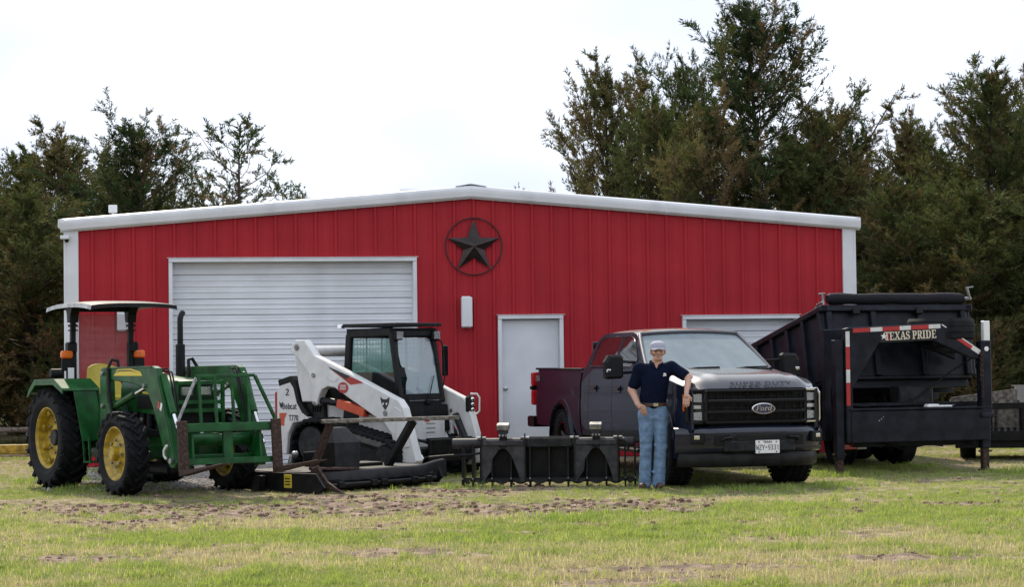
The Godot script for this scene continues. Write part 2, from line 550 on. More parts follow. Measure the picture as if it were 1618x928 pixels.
func build_ground() -> void:
	nz_patch.seed = 21; nz_patch.frequency = 0.22; nz_patch.fractal_octaves = 4
	nz_mid.seed = 22; nz_mid.frequency = 0.7; nz_mid.fractal_octaves = 4
	nz_small.seed = 23; nz_small.frequency = 3.2; nz_small.fractal_octaves = 3
	var xs := [-1500.0, -400.0, -120.0, -50.0, -30.0, -20.0]
	var x := -12.0
	while x <= 12.01:
		xs.append(x); x += 0.13
	xs.append_array([20.0, 30.0, 50.0, 120.0, 400.0, 1500.0])
	var zs := [-1900.0, -600.0, -200.0, -100.0, -70.0, -52.0]
	var z := -44.0
	while z < -13.0:
		zs.append(z); z += (0.3 if z < -31.0 else 0.11)
	zs.append_array([-10.0, -5.0, 0.0, 10.0, 60.0, 400.0])
	var V := PackedVector3Array()
	var N := PackedVector3Array()
	var C := PackedColorArray()
	var I := PackedInt32Array()
	for zz in zs:
		for xx in xs:
			var p := Vector3(xx, ground_y(xx, zz), zz)
			V.append(p)
			var e := 0.06
			N.append(Vector3(ground_y(xx - e, zz) - ground_y(xx + e, zz), 2 * e, ground_y(xx, zz - e) - ground_y(xx, zz + e)).normalized())
			var b := bare(xx, zz)
			var g := lush(xx, zz)
			var s := 0.5 + 0.5 * nz_small.get_noise_2d(xx * 1.7, zz * 1.7)
			var c := Color(0.45, 0.38, 0.27).lerp(Color(0.24, 0.26, 0.1), g * 0.8)
			c = c.lerp(Color(0.42, 0.31, 0.25).lerp(Color(0.17, 0.115, 0.09), s * s), b)
			c = c * (0.8 + 0.4 * s)
			c.a = 1.0
			C.append(c)
	var w := xs.size()
	for j in zs.size() - 1:
		for i in w - 1:
			var a := j * w + i
			I.append_array([a, a + 1, a + w + 1, a, a + w + 1, a + w])
	var ar := []
	ar.resize(Mesh.ARRAY_MAX)
	ar[Mesh.ARRAY_VERTEX] = V; ar[Mesh.ARRAY_NORMAL] = N; ar[Mesh.ARRAY_COLOR] = C; ar[Mesh.ARRAY_INDEX] = I
	var m := ArrayMesh.new()
	m.add_surface_from_arrays(Mesh.PRIMITIVE_TRIANGLES, ar)
	struct("ground", m, "soil")

func tuft(seed_: int, blades: int, h: float, spread: float, lean: float, w: float) -> ArrayMesh:
	var r := RandomNumberGenerator.new()
	r.seed = seed_
	var g := G.new()
	g.colored = true
	for i in blades:
		var a := r.randf() * TAU
		var o := Vector3(cos(a), 0, sin(a)) * spread * sqrt(r.randf())
		var b := r.randf() * TAU
		var d := Vector3(cos(b), 0, sin(b))
		var s := Vector3(-d.z, 0, d.x) * w * r.randf_range(0.7, 1.3)
		var hh := h * r.randf_range(0.5, 1.15)
		var l := hh * lean * r.randf_range(0.2, 1.2)
		var k := r.randf_range(0.75, 1.25)
		g.col = Color(k, k, k)
		var mid := o + d * l * 0.35 + Vector3(0, hh * 0.6, 0)
		var tip := o + d * l + Vector3(0, hh, 0)
		var nn := (Vector3.UP * 0.4 - d * 0.6).normalized()
		g.t3(o - s, o + s, mid + s * 0.7, nn, nn, nn)
		g.t3(o - s, mid + s * 0.7, mid - s * 0.7, nn, nn, nn)
		g.t3(mid - s * 0.7, mid + s * 0.7, tip, nn, nn, nn)
	return g.mesh()

func scatter(called: String, mesh: Mesh, m: String, label: String, category: String, xf: Array, cols: Array) -> void:
	var mm := MultiMesh.new()
	mm.transform_format = MultiMesh.TRANSFORM_3D
	mm.use_colors = true
	mm.mesh = mesh
	mm.instance_count = xf.size()
	for i in xf.size():
		mm.set_instance_transform(i, xf[i])
		mm.set_instance_color(i, cols[i])
	var o := MultiMeshInstance3D.new()
	o.multimesh = mm
	o.material_override = M[m]
	o.name = numbered(called)
	add_child(o, true)
	tag(o, label, category)
	o.set_meta("kind", "stuff")

func build_grass() -> void:
	var r := RandomNumberGenerator.new()
	r.seed = 77
	var xa := [[], [], [], []]
	var ca := [[], [], [], []]
	var green_a := Color(0.33, 0.42, 0.11)
	var green_b := Color(0.22, 0.31, 0.085)
	var olive := Color(0.41, 0.43, 0.19)
	var straw := Color(0.64, 0.57, 0.43)
	var brown := Color(0.3, 0.22, 0.15)
	var n := 230000
	for i in n:
		# more of them near the camera, where they show larger
		var z := -lerpf(14.3, 46.0, pow(r.randf(), 1.55))
		var hw := 0.255 * -z + 0.6
		var x := r.randf_range(-hw, hw)
		var b := bare(x, z)
		if r.randf() < b * 0.97:
			continue
		if z < -26.2 and z > -33.5 and blob(x, z, -3.7, -30.0, 2.4, 3.6) > 0.3 and r.randf() < 0.96:
			continue
		# inside the barn
		var u := Vector2(x + 6.677, z + 32.3).rotated(deg_to_rad(8.927))
		if u.y < 0.05 and u.x > -0.1 and u.x < 12.4 and z > -49.0:
			continue
		var g := lush(x, z)
		var clump := nz_small.get_noise_2d(x * 0.55 + 60.0, z * 0.55)
		var fresh := r.randf() < g * 0.95 + clump * 0.35
		var k := r.randf_range(0.65, 1.3) * (1.0 + 0.5 * maxf(clump, 0.0)) * (1.0 - 0.3 * smoothstep(-22.0, -25.0, z))
		var kind := 0 if fresh else 1
		if fresh and clump > 0.28 and r.randf() < 0.5: kind = 2
		if not fresh and r.randf() < 0.45: kind = 3
		var col: Color
		if fresh:
			col = green_a.lerp(green_b, r.randf()).lerp(olive, r.randf() * 0.7)
		else:
			col = straw.lerp(brown, r.randf() * r.randf()).lerp(olive, r.randf() * 0.35)
		var bs := Basis(Vector3.UP, r.randf() * TAU).scaled(Vector3(k, k * r.randf_range(0.75, 1.2), k))
		xa[kind].append(Transform3D(bs, Vector3(x, ground_y(x, z) - 0.003, z)))
		ca[kind].append(col)
	# a few tall weedy tufts
	for t in [[0.55, -21.0, 70], [-0.25, -18.6, 25], [2.6, -19.0, 30], [-5.2, -27.0, 60], [-5.9, -28.5, 80], [-4.9, -26.4, 40], [4.2, -27.9, 50], [6.6, -28.2, 60], [5.4, -29.6, 60], [-0.6, -26.1, 26], [2.8, -25.2, 26], [3.8, -25.7, 30]]:
		for i in t[2]:
			var x: float = t[0] + r.randfn() * 0.28
			var z: float = t[1] + r.randfn() * 0.22
			var k := r.randf_range(1.0, 1.9)
			xa[2].append(Transform3D(Basis(Vector3.UP, r.randf() * TAU).scaled(Vector3.ONE * k), Vector3(x, ground_y(x, z) - 0.003, z)))
			ca[2].append(green_a.lerp(green_b, r.randf()))
	scatter("grass", tuft(1, 8, 0.032, 0.05, 1.2, 0.0027), "grass", "short fresh green grass blades of the turf", "grass", xa[0], ca[0])
	scatter("dry_grass", tuft(2, 7, 0.02, 0.05, 2.4, 0.0024), "grass", "flattened dry straw blades lying in the turf", "dry grass", xa[1], ca[1])
	scatter("tall_grass", tuft(3, 10, 0.055, 0.05, 0.9, 0.003), "grass", "taller green grass tufts dotted over the turf", "grass", xa[2], ca[2])
	scatter("straw", tuft(4, 5, 0.045, 0.05, 1.3, 0.0022), "grass", "standing tan straw stalks among the green grass", "straw", xa[3], ca[3])
	# gravel of the drive in front of the big door, and clods on the churned soil
	var st := G.new()
	st.ball(Vector3.ZERO, Vector3(1, 0.7, 0.85), 3)
	var gm := st.mesh()
	var xf := []
	var cc := []
	for i in 30000:
		var x := r.randf_range(-6.8, -0.9)
		var z := r.randf_range(-32.3, -26.0)
		if r.randf() > blob(x, z, -3.7, -30.0, 2.4, 3.6) * 1.1:
			continue
		var s := r.randf_range(0.011, 0.03)
		xf.append(Transform3D(Basis.from_euler(Vector3(r.randf() * 6.0, r.randf() * 6.0, r.randf() * 6.0)).scaled(Vector3.ONE * s), Vector3(x, 0.004 + r.randf() * 0.014, z)))
		var t := r.randf_range(0.55, 1.2)
		cc.append(Color(0.3, 0.275, 0.25) * t)
	scatter("gravel", gm, "gravel", "grey gravel of the drive in front of the wide roll-up door", "gravel", xf, cc)
	xf = []; cc = []
	for i in 26000:
		var z := -lerpf(14.4, 27.0, r.randf())
		var x := r.randf_range(-0.26 * -z, 0.26 * -z)
		if r.randf() > pow(bare(x, z), 1.5) * (0.9 if z < -20.0 else 0.35):
			continue
		var s := 0.005 + (0.03 if z < -20.0 else 0.014) * pow(r.randf(), 4)
		xf.append(Transform3D(Basis.from_euler(Vector3(r.randf() * 6.0, r.randf() * 6.0, r.randf() * 6.0)).scaled(Vector3(s * 1.4, s, s)), Vector3(x, ground_y(x, z) + s * 0.2, z)))
		cc.append(Color(0.19, 0.12, 0.085) * r.randf_range(0.5, 1.5))
	scatter("clods", gm, "gravel", "reddish brown clods of churned soil in the bare patches", "soil", xf, cc)

# ---------- barn ----------
const BARN := Vector3(-6.677, 0, -32.3)
const BARN_TURN := 8.927
const BW := 12.244
const BD := 15.0

func roof_low(x: float) -> float:      # where the red sheets end under the rake trim
	return lerpf(4.05, 3.545, absf(x - BW * 0.5) / (BW * 0.5))

func rib_profile(x0: float, x1: float, cuts: Array) -> Array:
	# (x, depth) samples of the ribbed sheet between x0 and x1
	var xs := []
	var k := int(floor((x0 - 0.38) / 0.3048)) - 1
	while 0.38 + k * 0.3048 < x1 + 0.3:
		var c := 0.38 + k * 0.3048
		for q in [[-0.034, 0.0], [-0.016, 0.032], [0.016, 0.032], [0.034, 0.0], [0.088, 0.0], [0.095, 0.005], [0.112, 0.005], [0.119, 0.0], [0.188, 0.0], [0.195, 0.005], [0.212, 0.005], [0.219, 0.0]]:
			xs.append(Vector2(c + q[0], q[1]))
		k += 1
	var out := []
	for q in xs:
		if q.x > x0 + 0.002 and q.x < x1 - 0.002:
			out.append(q)
	var at := func(x: float) -> float:
		for i in xs.size() - 1:
			if x >= xs[i].x and x <= xs[i + 1].x:
				return lerpf(xs[i].y, xs[i + 1].y, (x - xs[i].x) / maxf(1e-6, xs[i + 1].x - xs[i].x))
		return 0.0
	out.append(Vector2(x0, at.call(x0)))
	out.append(Vector2(x1, at.call(x1)))
	for c in cuts:
		if c > x0 and c < x1:
			out.append(Vector2(c - 0.0005, at.call(c)))
			out.append(Vector2(c + 0.0005, at.call(c)))
	out.sort_custom(func(a, b): return a.x < b.x)
	return out

func roll_door(b: Node3D, x0: float, x1: float, head: float, called: String, label: String) -> void:
	var door := Node3D.new()
	door.name = called
	b.add_child(door, true)
	door.set_meta("label", label)
	# corrugated sheet slats, alternately narrow and wide, with fine beads on the wide ones
	var variants := []
	for hgt in [0.236, 0.362]:
		var g := G.new()
		var prof := []
		var nb := 2 if hgt < 0.3 else 3
		prof.append(Vector2(0.0, -0.012))
		prof.append(Vector2(0.008, 0.0))
		for i in nb:
			var c: float = hgt * (0.3 + 0.24 * i) if nb == 3 else hgt * (0.42 + 0.3 * i)
			for q in [[-0.016, 0.0], [-0.008, 0.009], [0.008, 0.009], [0.016, 0.0]]:
				prof.append(Vector2(c + q[0], q[1]))
		prof.append(Vector2(hgt - 0.012, 0.0))
		prof.append(Vector2(hgt + 0.003, -0.015))
		for i in prof.size() - 1:
			var p: Vector2 = prof[i]
			var q: Vector2 = prof[i + 1]
			g.quad(Vector3(x0, p.x, p.y), Vector3(x1, p.x, p.y), Vector3(x1, q.x, q.y), Vector3(x0, q.x, q.y), Vector3(0, (p.y - q.y) * 30.0, 1))
		variants.append(g.mesh())
	var y := head - 0.236 + 0.05
	var k := 0
	while y > -0.36:
		var o := MeshInstance3D.new()
		o.mesh = variants[k % 2]
		o.material_override = M.white_door
		o.name = "slat"
		door.add_child(o, true)
		o.position = Vector3(0, y, -0.13)
		k += 1
		y -= [0.245, 0.371][k % 2]
	var bk := G.new()
	bk.box(Vector3((x0 + x1) * 0.5, head * 0.5, -0.2), Vector3(x1 - x0 + 0.1, head + 0.1, 0.03))
	obj("door_backing", bk, "white_door", door)

func build_barn() -> void:
	var b := thing("metal_barn", "wide red ribbed metal barn with white trim and two roll-up doors", "barn", BARN, BARN_TURN)
	var opens := [[1.511, 5.276, 3.14], [6.527, 7.552, 2.233], [9.449, 11.338, 2.2]]
	var cuts := []
	for o in opens:
		cuts.append(o[0]); cuts.append(o[1])
	# front wall: ribbed sheets one by one
	var x0 := 0.15
	while x0 < 12.08:
		var x1 := minf(x0 + 0.9144, 12.09)
		var g := G.new()
		var pr := rib_profile(x0, x1, cuts)
		for i in pr.size() - 1:
			var p: Vector2 = pr[i]
			var q: Vector2 = pr[i + 1]
			if q.x - p.x < 0.0008:
				continue
			var mid := (p.x + q.x) * 0.5
			var lo := 0.02
			for o in opens:
				if mid > o[0] + 0.01 and mid < o[1] - 0.01:
					lo = o[2] - 0.02
			g.quad(Vector3(p.x, lo, p.y), Vector3(q.x, lo, q.y), Vector3(q.x, roof_low(q.x) + 0.04, q.y), Vector3(p.x, roof_low(p.x) + 0.04, p.y), Vector3((p.y - q.y) * 30.0, 0, 1))
		obj("wall_sheet", g, "red_paint", b)
		x0 = x1 - 0.0 if x1 >= 12.08 else x1
	# other walls and the slab
	var side := G.new()
	var sp := rib_profile(0.0, BD, [])
	for i in sp.size() - 1:
		var p: Vector2 = sp[i]
		var q: Vector2 = sp[i + 1]
		side.quad(Vector3(-p.y, 0, -p.x), Vector3(-q.y, 0, -q.x), Vector3(-q.y, 3.56, -q.x), Vector3(-p.y, 3.56, -p.x), Vector3.LEFT)
	obj("side_wall", side, "red_paint", b)
	var side2 := G.new()
	for i in sp.size() - 1:
		var p: Vector2 = sp[i]
		var q: Vector2 = sp[i + 1]
		side2.quad(Vector3(BW + p.y, 0, -p.x), Vector3(BW + q.y, 0, -q.x), Vector3(BW + q.y, 3.56, -q.x), Vector3(BW + p.y, 3.56, -p.x), Vector3.RIGHT)
	obj("side_wall", side2, "red_paint", b)
	var back := G.new()
	back.pz([Vector2(0, 0), Vector2(BW, 0), Vector2(BW, 3.6), Vector2(BW * 0.5, 4.1), Vector2(0, 3.6)], -BD - 0.05, -BD, 0.0)
	obj("back_wall", back, "red_paint", b)
	var slab := G.new()
	slab.box(Vector3(BW * 0.5, -0.14, -BD * 0.5), Vector3(BW + 0.1, 0.3, BD + 0.12), 0.01)
	obj("floor_slab", slab, "concrete", b)
	# roof
	for s in [0, 1]:
		var g := G.new()
		var xa: float = [-0.1, BW + 0.1][s]
		g.pz([Vector2(xa, 3.68), Vector2(BW * 0.5, 4.205), Vector2(BW * 0.5, 4.235), Vector2(xa, 3.71)], -BD - 0.1, 0.1, 0.0)
		var rf := obj("roof_slope", g, "galvalume", b)
		var rb := G.new()
		for i in 49:
			var z := -0.2 - i * 0.3048
			rb.bar(Vector3(xa, 3.722, z), Vector3(BW * 0.5, 4.247, z), 0.03, 0.03)
		obj("roof_rib", rb, "galvalume", rf).set_meta("kind", "stuff")
	var cap := G.new()
	cap.pz([Vector2(BW * 0.5 - 0.24, 4.225), Vector2(BW * 0.5, 4.262), Vector2(BW * 0.5 + 0.24, 4.225), Vector2(BW * 0.5 + 0.24, 4.232), Vector2(BW * 0.5, 4.274), Vector2(BW * 0.5 - 0.24, 4.232)], -BD, 0.1, 0.0)
	obj("ridge_cap", cap, "white_trim", b)
	var vent := G.new()
	vent.box(Vector3(5.75, 4.28, -3.0), Vector3(1.1, 0.12, 2.4), 0.03)
	obj("ridge_vent", vent, "white_trim", b)
	# rake trim with a rolled upper edge and a thin cream lip below
	for s in [-1.0, 1.0]:
		var e: float = -0.085 if s < 0 else BW + 0.105
		var c := BW * 0.5
		var lo_e := 3.555
		var lo_c := 4.06
		var up := Vector3.UP
		var g := G.new()
		# outline across the trim: (z, height)
		var sec := [Vector2(0.02, 0.0), Vector2(0.10, 0.0), Vector2(0.115, 0.02), Vector2(0.125, 0.09), Vector2(0.125, 0.13), Vector2(0.112, 0.165), Vector2(0.08, 0.183), Vector2(-0.06, 0.187)]
		for i in sec.size() - 1:
			var p: Vector2 = sec[i]
			var q: Vector2 = sec[i + 1]
			var outn := Vector3(0, q.x - p.x, 0) * -1.0 + Vector3(0, 0, q.y - p.y)
			if outn.length() < 0.0001: outn = up
			g.quad(Vector3(e, lo_e + p.y, p.x), Vector3(c, lo_c + p.y, p.x), Vector3(c, lo_c + q.y, q.x), Vector3(e, lo_e + q.y, q.x), outn)
		var endcap := []
		for q in sec:
			endcap.append(Vector2(q.x, lo_e + q.y))
		endcap.append(Vector2(-0.06, lo_e))
		g.px(endcap, e - 0.002 * s, e, 0.0)
		obj("rake_trim", g, "white_trim", b)
		var lip := G.new()
		lip.pz([Vector2(e, lo_e - 0.02), Vector2(c, lo_c - 0.02), Vector2(c, lo_c), Vector2(e, lo_e)], 0.034, 0.06, 0.0)
		obj("trim_lip", lip, "white_trim", b)
	# splice joints in the rake trim
	for x in [3.1, 6.12, 9.2]:
		var g := G.new()
		var y := lerpf(4.06, 3.555, absf(x - BW * 0.5) / (BW * 0.5))
		g.box(Vector3(x, y + 0.085, 0.126), Vector3(0.012, 0.16, 0.006), 0.002)
		obj("trim_splice", g, "white_trim", b)
	# gutter ends at the eaves
	for s in [0, 1]:
		var g := G.new()
		var xa: float = [-0.07, BW + 0.06][s]
		g.px([Vector2(0.11, 3.6), Vector2(0.11, 3.735), Vector2(-BD, 3.735), Vector2(-BD, 3.6)], xa - 0.05, xa + 0.05, 0.012)
		obj("eave_gutter", g, "white_trim", b)
	# corner trims
	for s in [0, 1]:
		var g := G.new()
		var xa: float = [0.0, BW][s]
		var sx: float = [1.0, -1.0][s]
		g.box(Vector3(xa + sx * 0.088, 1.79, 0.025), Vector3(0.176, 3.56, 0.05), 0.006)
		g.box(Vector3(xa - sx * 0.02, 1.79, -0.06), Vector3(0.04, 3.56, 0.22), 0.006)
		obj("corner_trim", g, "white_trim", b)
	# door trims
	for o in opens:
		var t: float = 0.058
		for s in [0, 1]:
			var g := G.new()
			var xa: float = o[0] + t * 0.5 if s == 0 else o[1] - t * 0.5
			g.box(Vector3(xa, (o[2] - t) * 0.5, -0.04), Vector3(t, o[2] - t, 0.2), 0.004)
			obj("door_jamb", g, "white_trim", b)
		var g2 := G.new()
		g2.box(Vector3((o[0] + o[1]) * 0.5, o[2] - t * 0.5, -0.035), Vector3(o[1] - o[0], t, 0.21), 0.004)
		obj("door_header", g2, "white_trim", b)
		var dc := G.new()
		dc.box(Vector3((o[0] + o[1]) * 0.5, o[2] + 0.006, 0.05), Vector3(o[1] - o[0] + 0.05, 0.008, 0.06), 0.002)
		obj("drip_cap", dc, "white_trim", b)
	roll_door(b, 1.567, 5.218, 3.082, "roll_up_door", "wide white roll-up door of horizontal ribbed slats")
	roll_door(b, 9.506, 11.281, 2.142, "roll_up_door", "narrow white roll-up door behind the pickup")
	# entry door
	var d := G.new()
	d.box(Vector3(7.039, 1.09, -0.07), Vector3(0.905, 2.15, 0.045), 0.004)
	var dn := obj("entry_door", d, "white_door", b)
	dn.set_meta("label", "plain white entry door with a round steel knob")
	var kn := G.new()
	kn.lathe([Vector2(0, 0), Vector2(0.035, 0), Vector2(0.035, 0.008), Vector2(0.012, 0.012), Vector2(0.012, 0.035), Vector2(0.026, 0.042), Vector2(0.03, 0.055), Vector2(0.024, 0.07), Vector2(0, 0.075)], Vector3(6.645, 1.1, -0.047), Vector3(0, 0, 1), 18)
	obj("door_knob", kn, "steel", dn)
	for y in [0.25, 1.1, 1.95]:
		var hg := G.new()
		hg.cyl(Vector3(7.494, y - 0.05, -0.045), Vector3(7.494, y + 0.05, -0.045), 0.008, 8, 0.001)
		obj("hinge", hg, "steel", dn)
	# rows of sheet screws
	var sc := G.new()
	for y in [0.3, 1.45, 2.6, 3.42]:
		for k in 39:
			var x := 0.38 + k * 0.3048 + 0.06
			var skip := x > 12.05
			for o in opens:
				if x > o[0] - 0.05 and x < o[1] + 0.05 and y < o[2] + 0.02: skip = true
			if not skip:
				sc.cyl(Vector3(x, y, 0.0), Vector3(x, y, 0.008), 0.008, 6, 0.002)
	var sco := obj("sheet_screws", sc, "red_paint", b)
	sco.set_meta("kind", "stuff")

	# things that hang on the barn
	var T := b.transform
	var star := thing("wall_star", "dark bronze five-pointed metal star in a ring on the red wall", "wall star", T * Vector3(6.163, 3.3, 0.036), BARN_TURN)
	var sg := G.new()
	var ctr := Vector3(0, 0, 0.085)
	for k in 10:
		var a0 := PI / 2 + k * PI / 5
		var a1 := PI / 2 + (k + 1) * PI / 5
		var r0: float = 0.43 if k % 2 == 0 else 0.172
		var r1: float = 0.172 if k % 2 == 0 else 0.43
		var p := Vector3(cos(a0) * r0, sin(a0) * r0, 0.012)
		var q := Vector3(cos(a1) * r1, sin(a1) * r1, 0.012)
		sg.tri(ctr, p, q, Vector3(0, 0, 1))
		sg.tri(Vector3(0, 0, 0.004), p, q, Vector3(0, 0, -1))
	obj("star_face", sg, "dark_bronze", star)
	var ring := G.new()
	var rp := []
	for i in 49:
		rp.append(Vector3(cos(TAU * i / 48) * 0.44, sin(TAU * i / 48) * 0.44, 0.014))
	ring.tube(rp, 0.011, 8, false)
	obj("ring", ring, "dark_bronze", star)
	for L in [[6.036, 2.287, 0.165, 0.46, "tall white box lamp on the red wall beside the entry door"], [0.825, 2.22, 0.165, 0.32, "white box lamp on the red wall behind the tractor canopy"]]:
		var lamp := thing("wall_lamp", L[4], "wall lamp", T * Vector3(L[0], L[1], 0.034), BARN_TURN)
		part_box("housing", lamp, "white_trim", Vector3(0, 0, 0.055), Vector3(L[2], L[3], 0.11), 0.01)
		part_box("backplate", lamp, "white_trim", Vector3(0, 0, 0.004), Vector3(L[2] * 0.8, L[3] + 0.03, 0.006), 0.002)
	var sc2 := thing("security_camera", "small white security camera with black dome under the barn eave", "camera", T * Vector3(-0.02, 3.46, 0.055), BARN_TURN)
	part_box("mount", sc2, "white_trim", Vector3(0, 0, 0.05), Vector3(0.13, 0.055, 0.1), 0.008)
	var dm := G.new()
	dm.ball(Vector3(0.03, -0.04, 0.06), Vector3(0.035, 0.04, 0.035), 8)
	obj("dome", dm, "gloss_black", sc2)
	var fl := thing("roof_floodlight", "small white floodlight box on a stub standing on the barn roof edge", "floodlight", T * Vector3(0.68, 3.775, -0.3), BARN_TURN)  # floodlight housing, gives no light
	part_box("box", fl, "white_trim", Vector3(0, 0.14, 0), Vector3(0.13, 0.12, 0.05), 0.008)
	part_box("stub", fl, "steel", Vector3(0, 0.04, 0), Vector3(0.03, 0.12, 0.03), 0.004)

# ---------- cedars ----------
func spray(g: G, r: RandomNumberGenerator, at: Vector3, dir: Vector3, size: float, nb: int, base: Color) -> void:
	# one plume of scale-leaf twigs round the direction dir
	var up := Vector3.UP if absf(dir.y) < 0.9 else Vector3.RIGHT
	var x := up.cross(dir).normalized()
	var y := dir.cross(x)
	for i in nb:
		var a := r.randf() * TAU
		var s := r.randf_range(0.2, 1.0)
		var q := x * cos(a) + y * sin(a)
		var d := (dir * (1.1 - s * 0.6) + q * s).normalized()
		var o := at + dir * size * r.randf_range(-0.6, 0.6) + q * size * 0.2 * r.randf()
		var L := size * r.randf_range(0.4, 0.95)
		var sd := d.cross(Vector3(r.randfn(), r.randfn(), r.randfn())).normalized() * (L * r.randf_range(0.09, 0.17))
		var k := r.randf_range(0.7, 1.35)
		g.col = Color(base.r * k, base.g * k, base.b * k)
		var nn := d.cross(sd).normalized()
		g.t3(o - sd, o + sd, o + d * L, nn, nn, nn)

func cedar(seed_: int, H: float, R: float, start: float, nbr: int, dens: float, open: float, pal: Array, lean := 0.0) -> Array:
	# returns [trunk mesh, crown mesh]; the trunk stands at the origin
	var r := RandomNumberGenerator.new()
	r.seed = seed_
	var tr := G.new()
	var cr := G.new()
	cr.colored = true
	var sway := r.randf() * TAU
	var axis := func(y: float) -> Vector3:
		var t := y / H
		return Vector3(sin(t * 3.0 + sway) * 0.02 * t * H + lean * t * t, y, cos(t * 2.3 + sway) * 0.02 * t * H)
	var tp := []
	var tw := []
	for i in 13:
		var y := H * 0.99 * i / 12.0
		tp.append(axis.call(y))
		tw.append(maxf(0.012, H * 0.015 * pow(1.0 - i / 12.2, 0.9)))
	tr.tube(tp, tw, 8)
	var az := 0.0
	for b in nbr:
		var t := pow((b + r.randf()) / nbr, 0.9)
		var y := lerpf(start, H * 0.97, t)
		az += 2.399 + r.randfn() * 0.6
		# irregular lobes, widest low down, narrowing to a ragged tip
		var lobe := 0.72 + 0.4 * sin(az * 2.0 + seed_) * sin(y * 1.9 + seed_ * 0.7) + 0.28 * r.randfn()
		var L := R * clampf(lobe, 0.25, 1.45) * (pow(1.0 - t, 0.62) * 0.92 + 0.12) * (0.7 + 0.3 * smoothstep(0.0, 0.25, t))
		var elev := lerpf(0.1, 0.95, t) + r.randfn() * 0.2
		var d := Vector3(cos(az) * cos(elev), sin(elev), sin(az) * cos(elev))
		var o: Vector3 = axis.call(y)
		var pts := []
		var rad := []
		var n := 5
		for i in n + 1:
			var s := float(i) / n
			pts.append(o + d * L * s + Vector3(0, L * 0.25 * s * s - L * 0.08 * sin(s * PI), 0) + Vector3(r.randfn(), r.randfn(), r.randfn()) * 0.04 * L * s)
			rad.append(maxf(0.006, 0.015 * L * (1.0 - s * 0.8)))
		tr.tube(pts, rad, 4, false)
		var tone: Color = pal[0].lerp(pal[1], r.randf())
		if r.randf() < pal[3]:
			tone = tone.lerp(pal[2], r.randf_range(0.3, 1.0))
		# side twigs, each a feathery plume
		var nt := int(maxf(3.0, L * dens))
		for i in nt:
			var s := lerpf(0.15 + open * 0.35, 1.0, pow(r.randf(), 0.75))
			var fi := s * n
			var i0 := int(minf(floor(fi), n - 1))
			var c: Vector3 = pts[i0].lerp(pts[i0 + 1], fi - i0)
			var td := (d * 0.65 + Vector3(r.randfn(), r.randfn() * 0.6 + 0.35, r.randfn()) * 0.62).normalized()
			var tl := r.randf_range(0.22, 0.55) * (1.15 - s * 0.4) * clampf(L, 0.45, 1.2)
			for j in 4:
				spray(cr, r, c + td * tl * (0.2 + 0.8 * j / 3.0), (td + Vector3(0, 0.3, 0)).normalized(), r.randf_range(0.085, 0.16), 12, tone)
	for i in 16:
		spray(cr, r, axis.call(H * (0.88 + 0.12 * i / 16.0)) + Vector3(r.randfn(), 0, r.randfn()) * 0.06 * (1.0 - i / 17.0), Vector3(r.randfn() * 0.4, 1, r.randfn() * 0.4).normalized(), 0.2, 9, pal[0])
	return [tr.mesh(), cr.mesh()]

func plant(kind: Array, called: String, label: String, at: Vector3, turn: float, scale_: Vector3, group: String) -> void:
	var t := thing(called, label, "tree", at, turn, group)
	var a := obj("trunk", kind[0], "bark", t)
	var b := obj("crown", kind[1], "foliage", t)
	a.scale = scale_
	b.scale = scale_

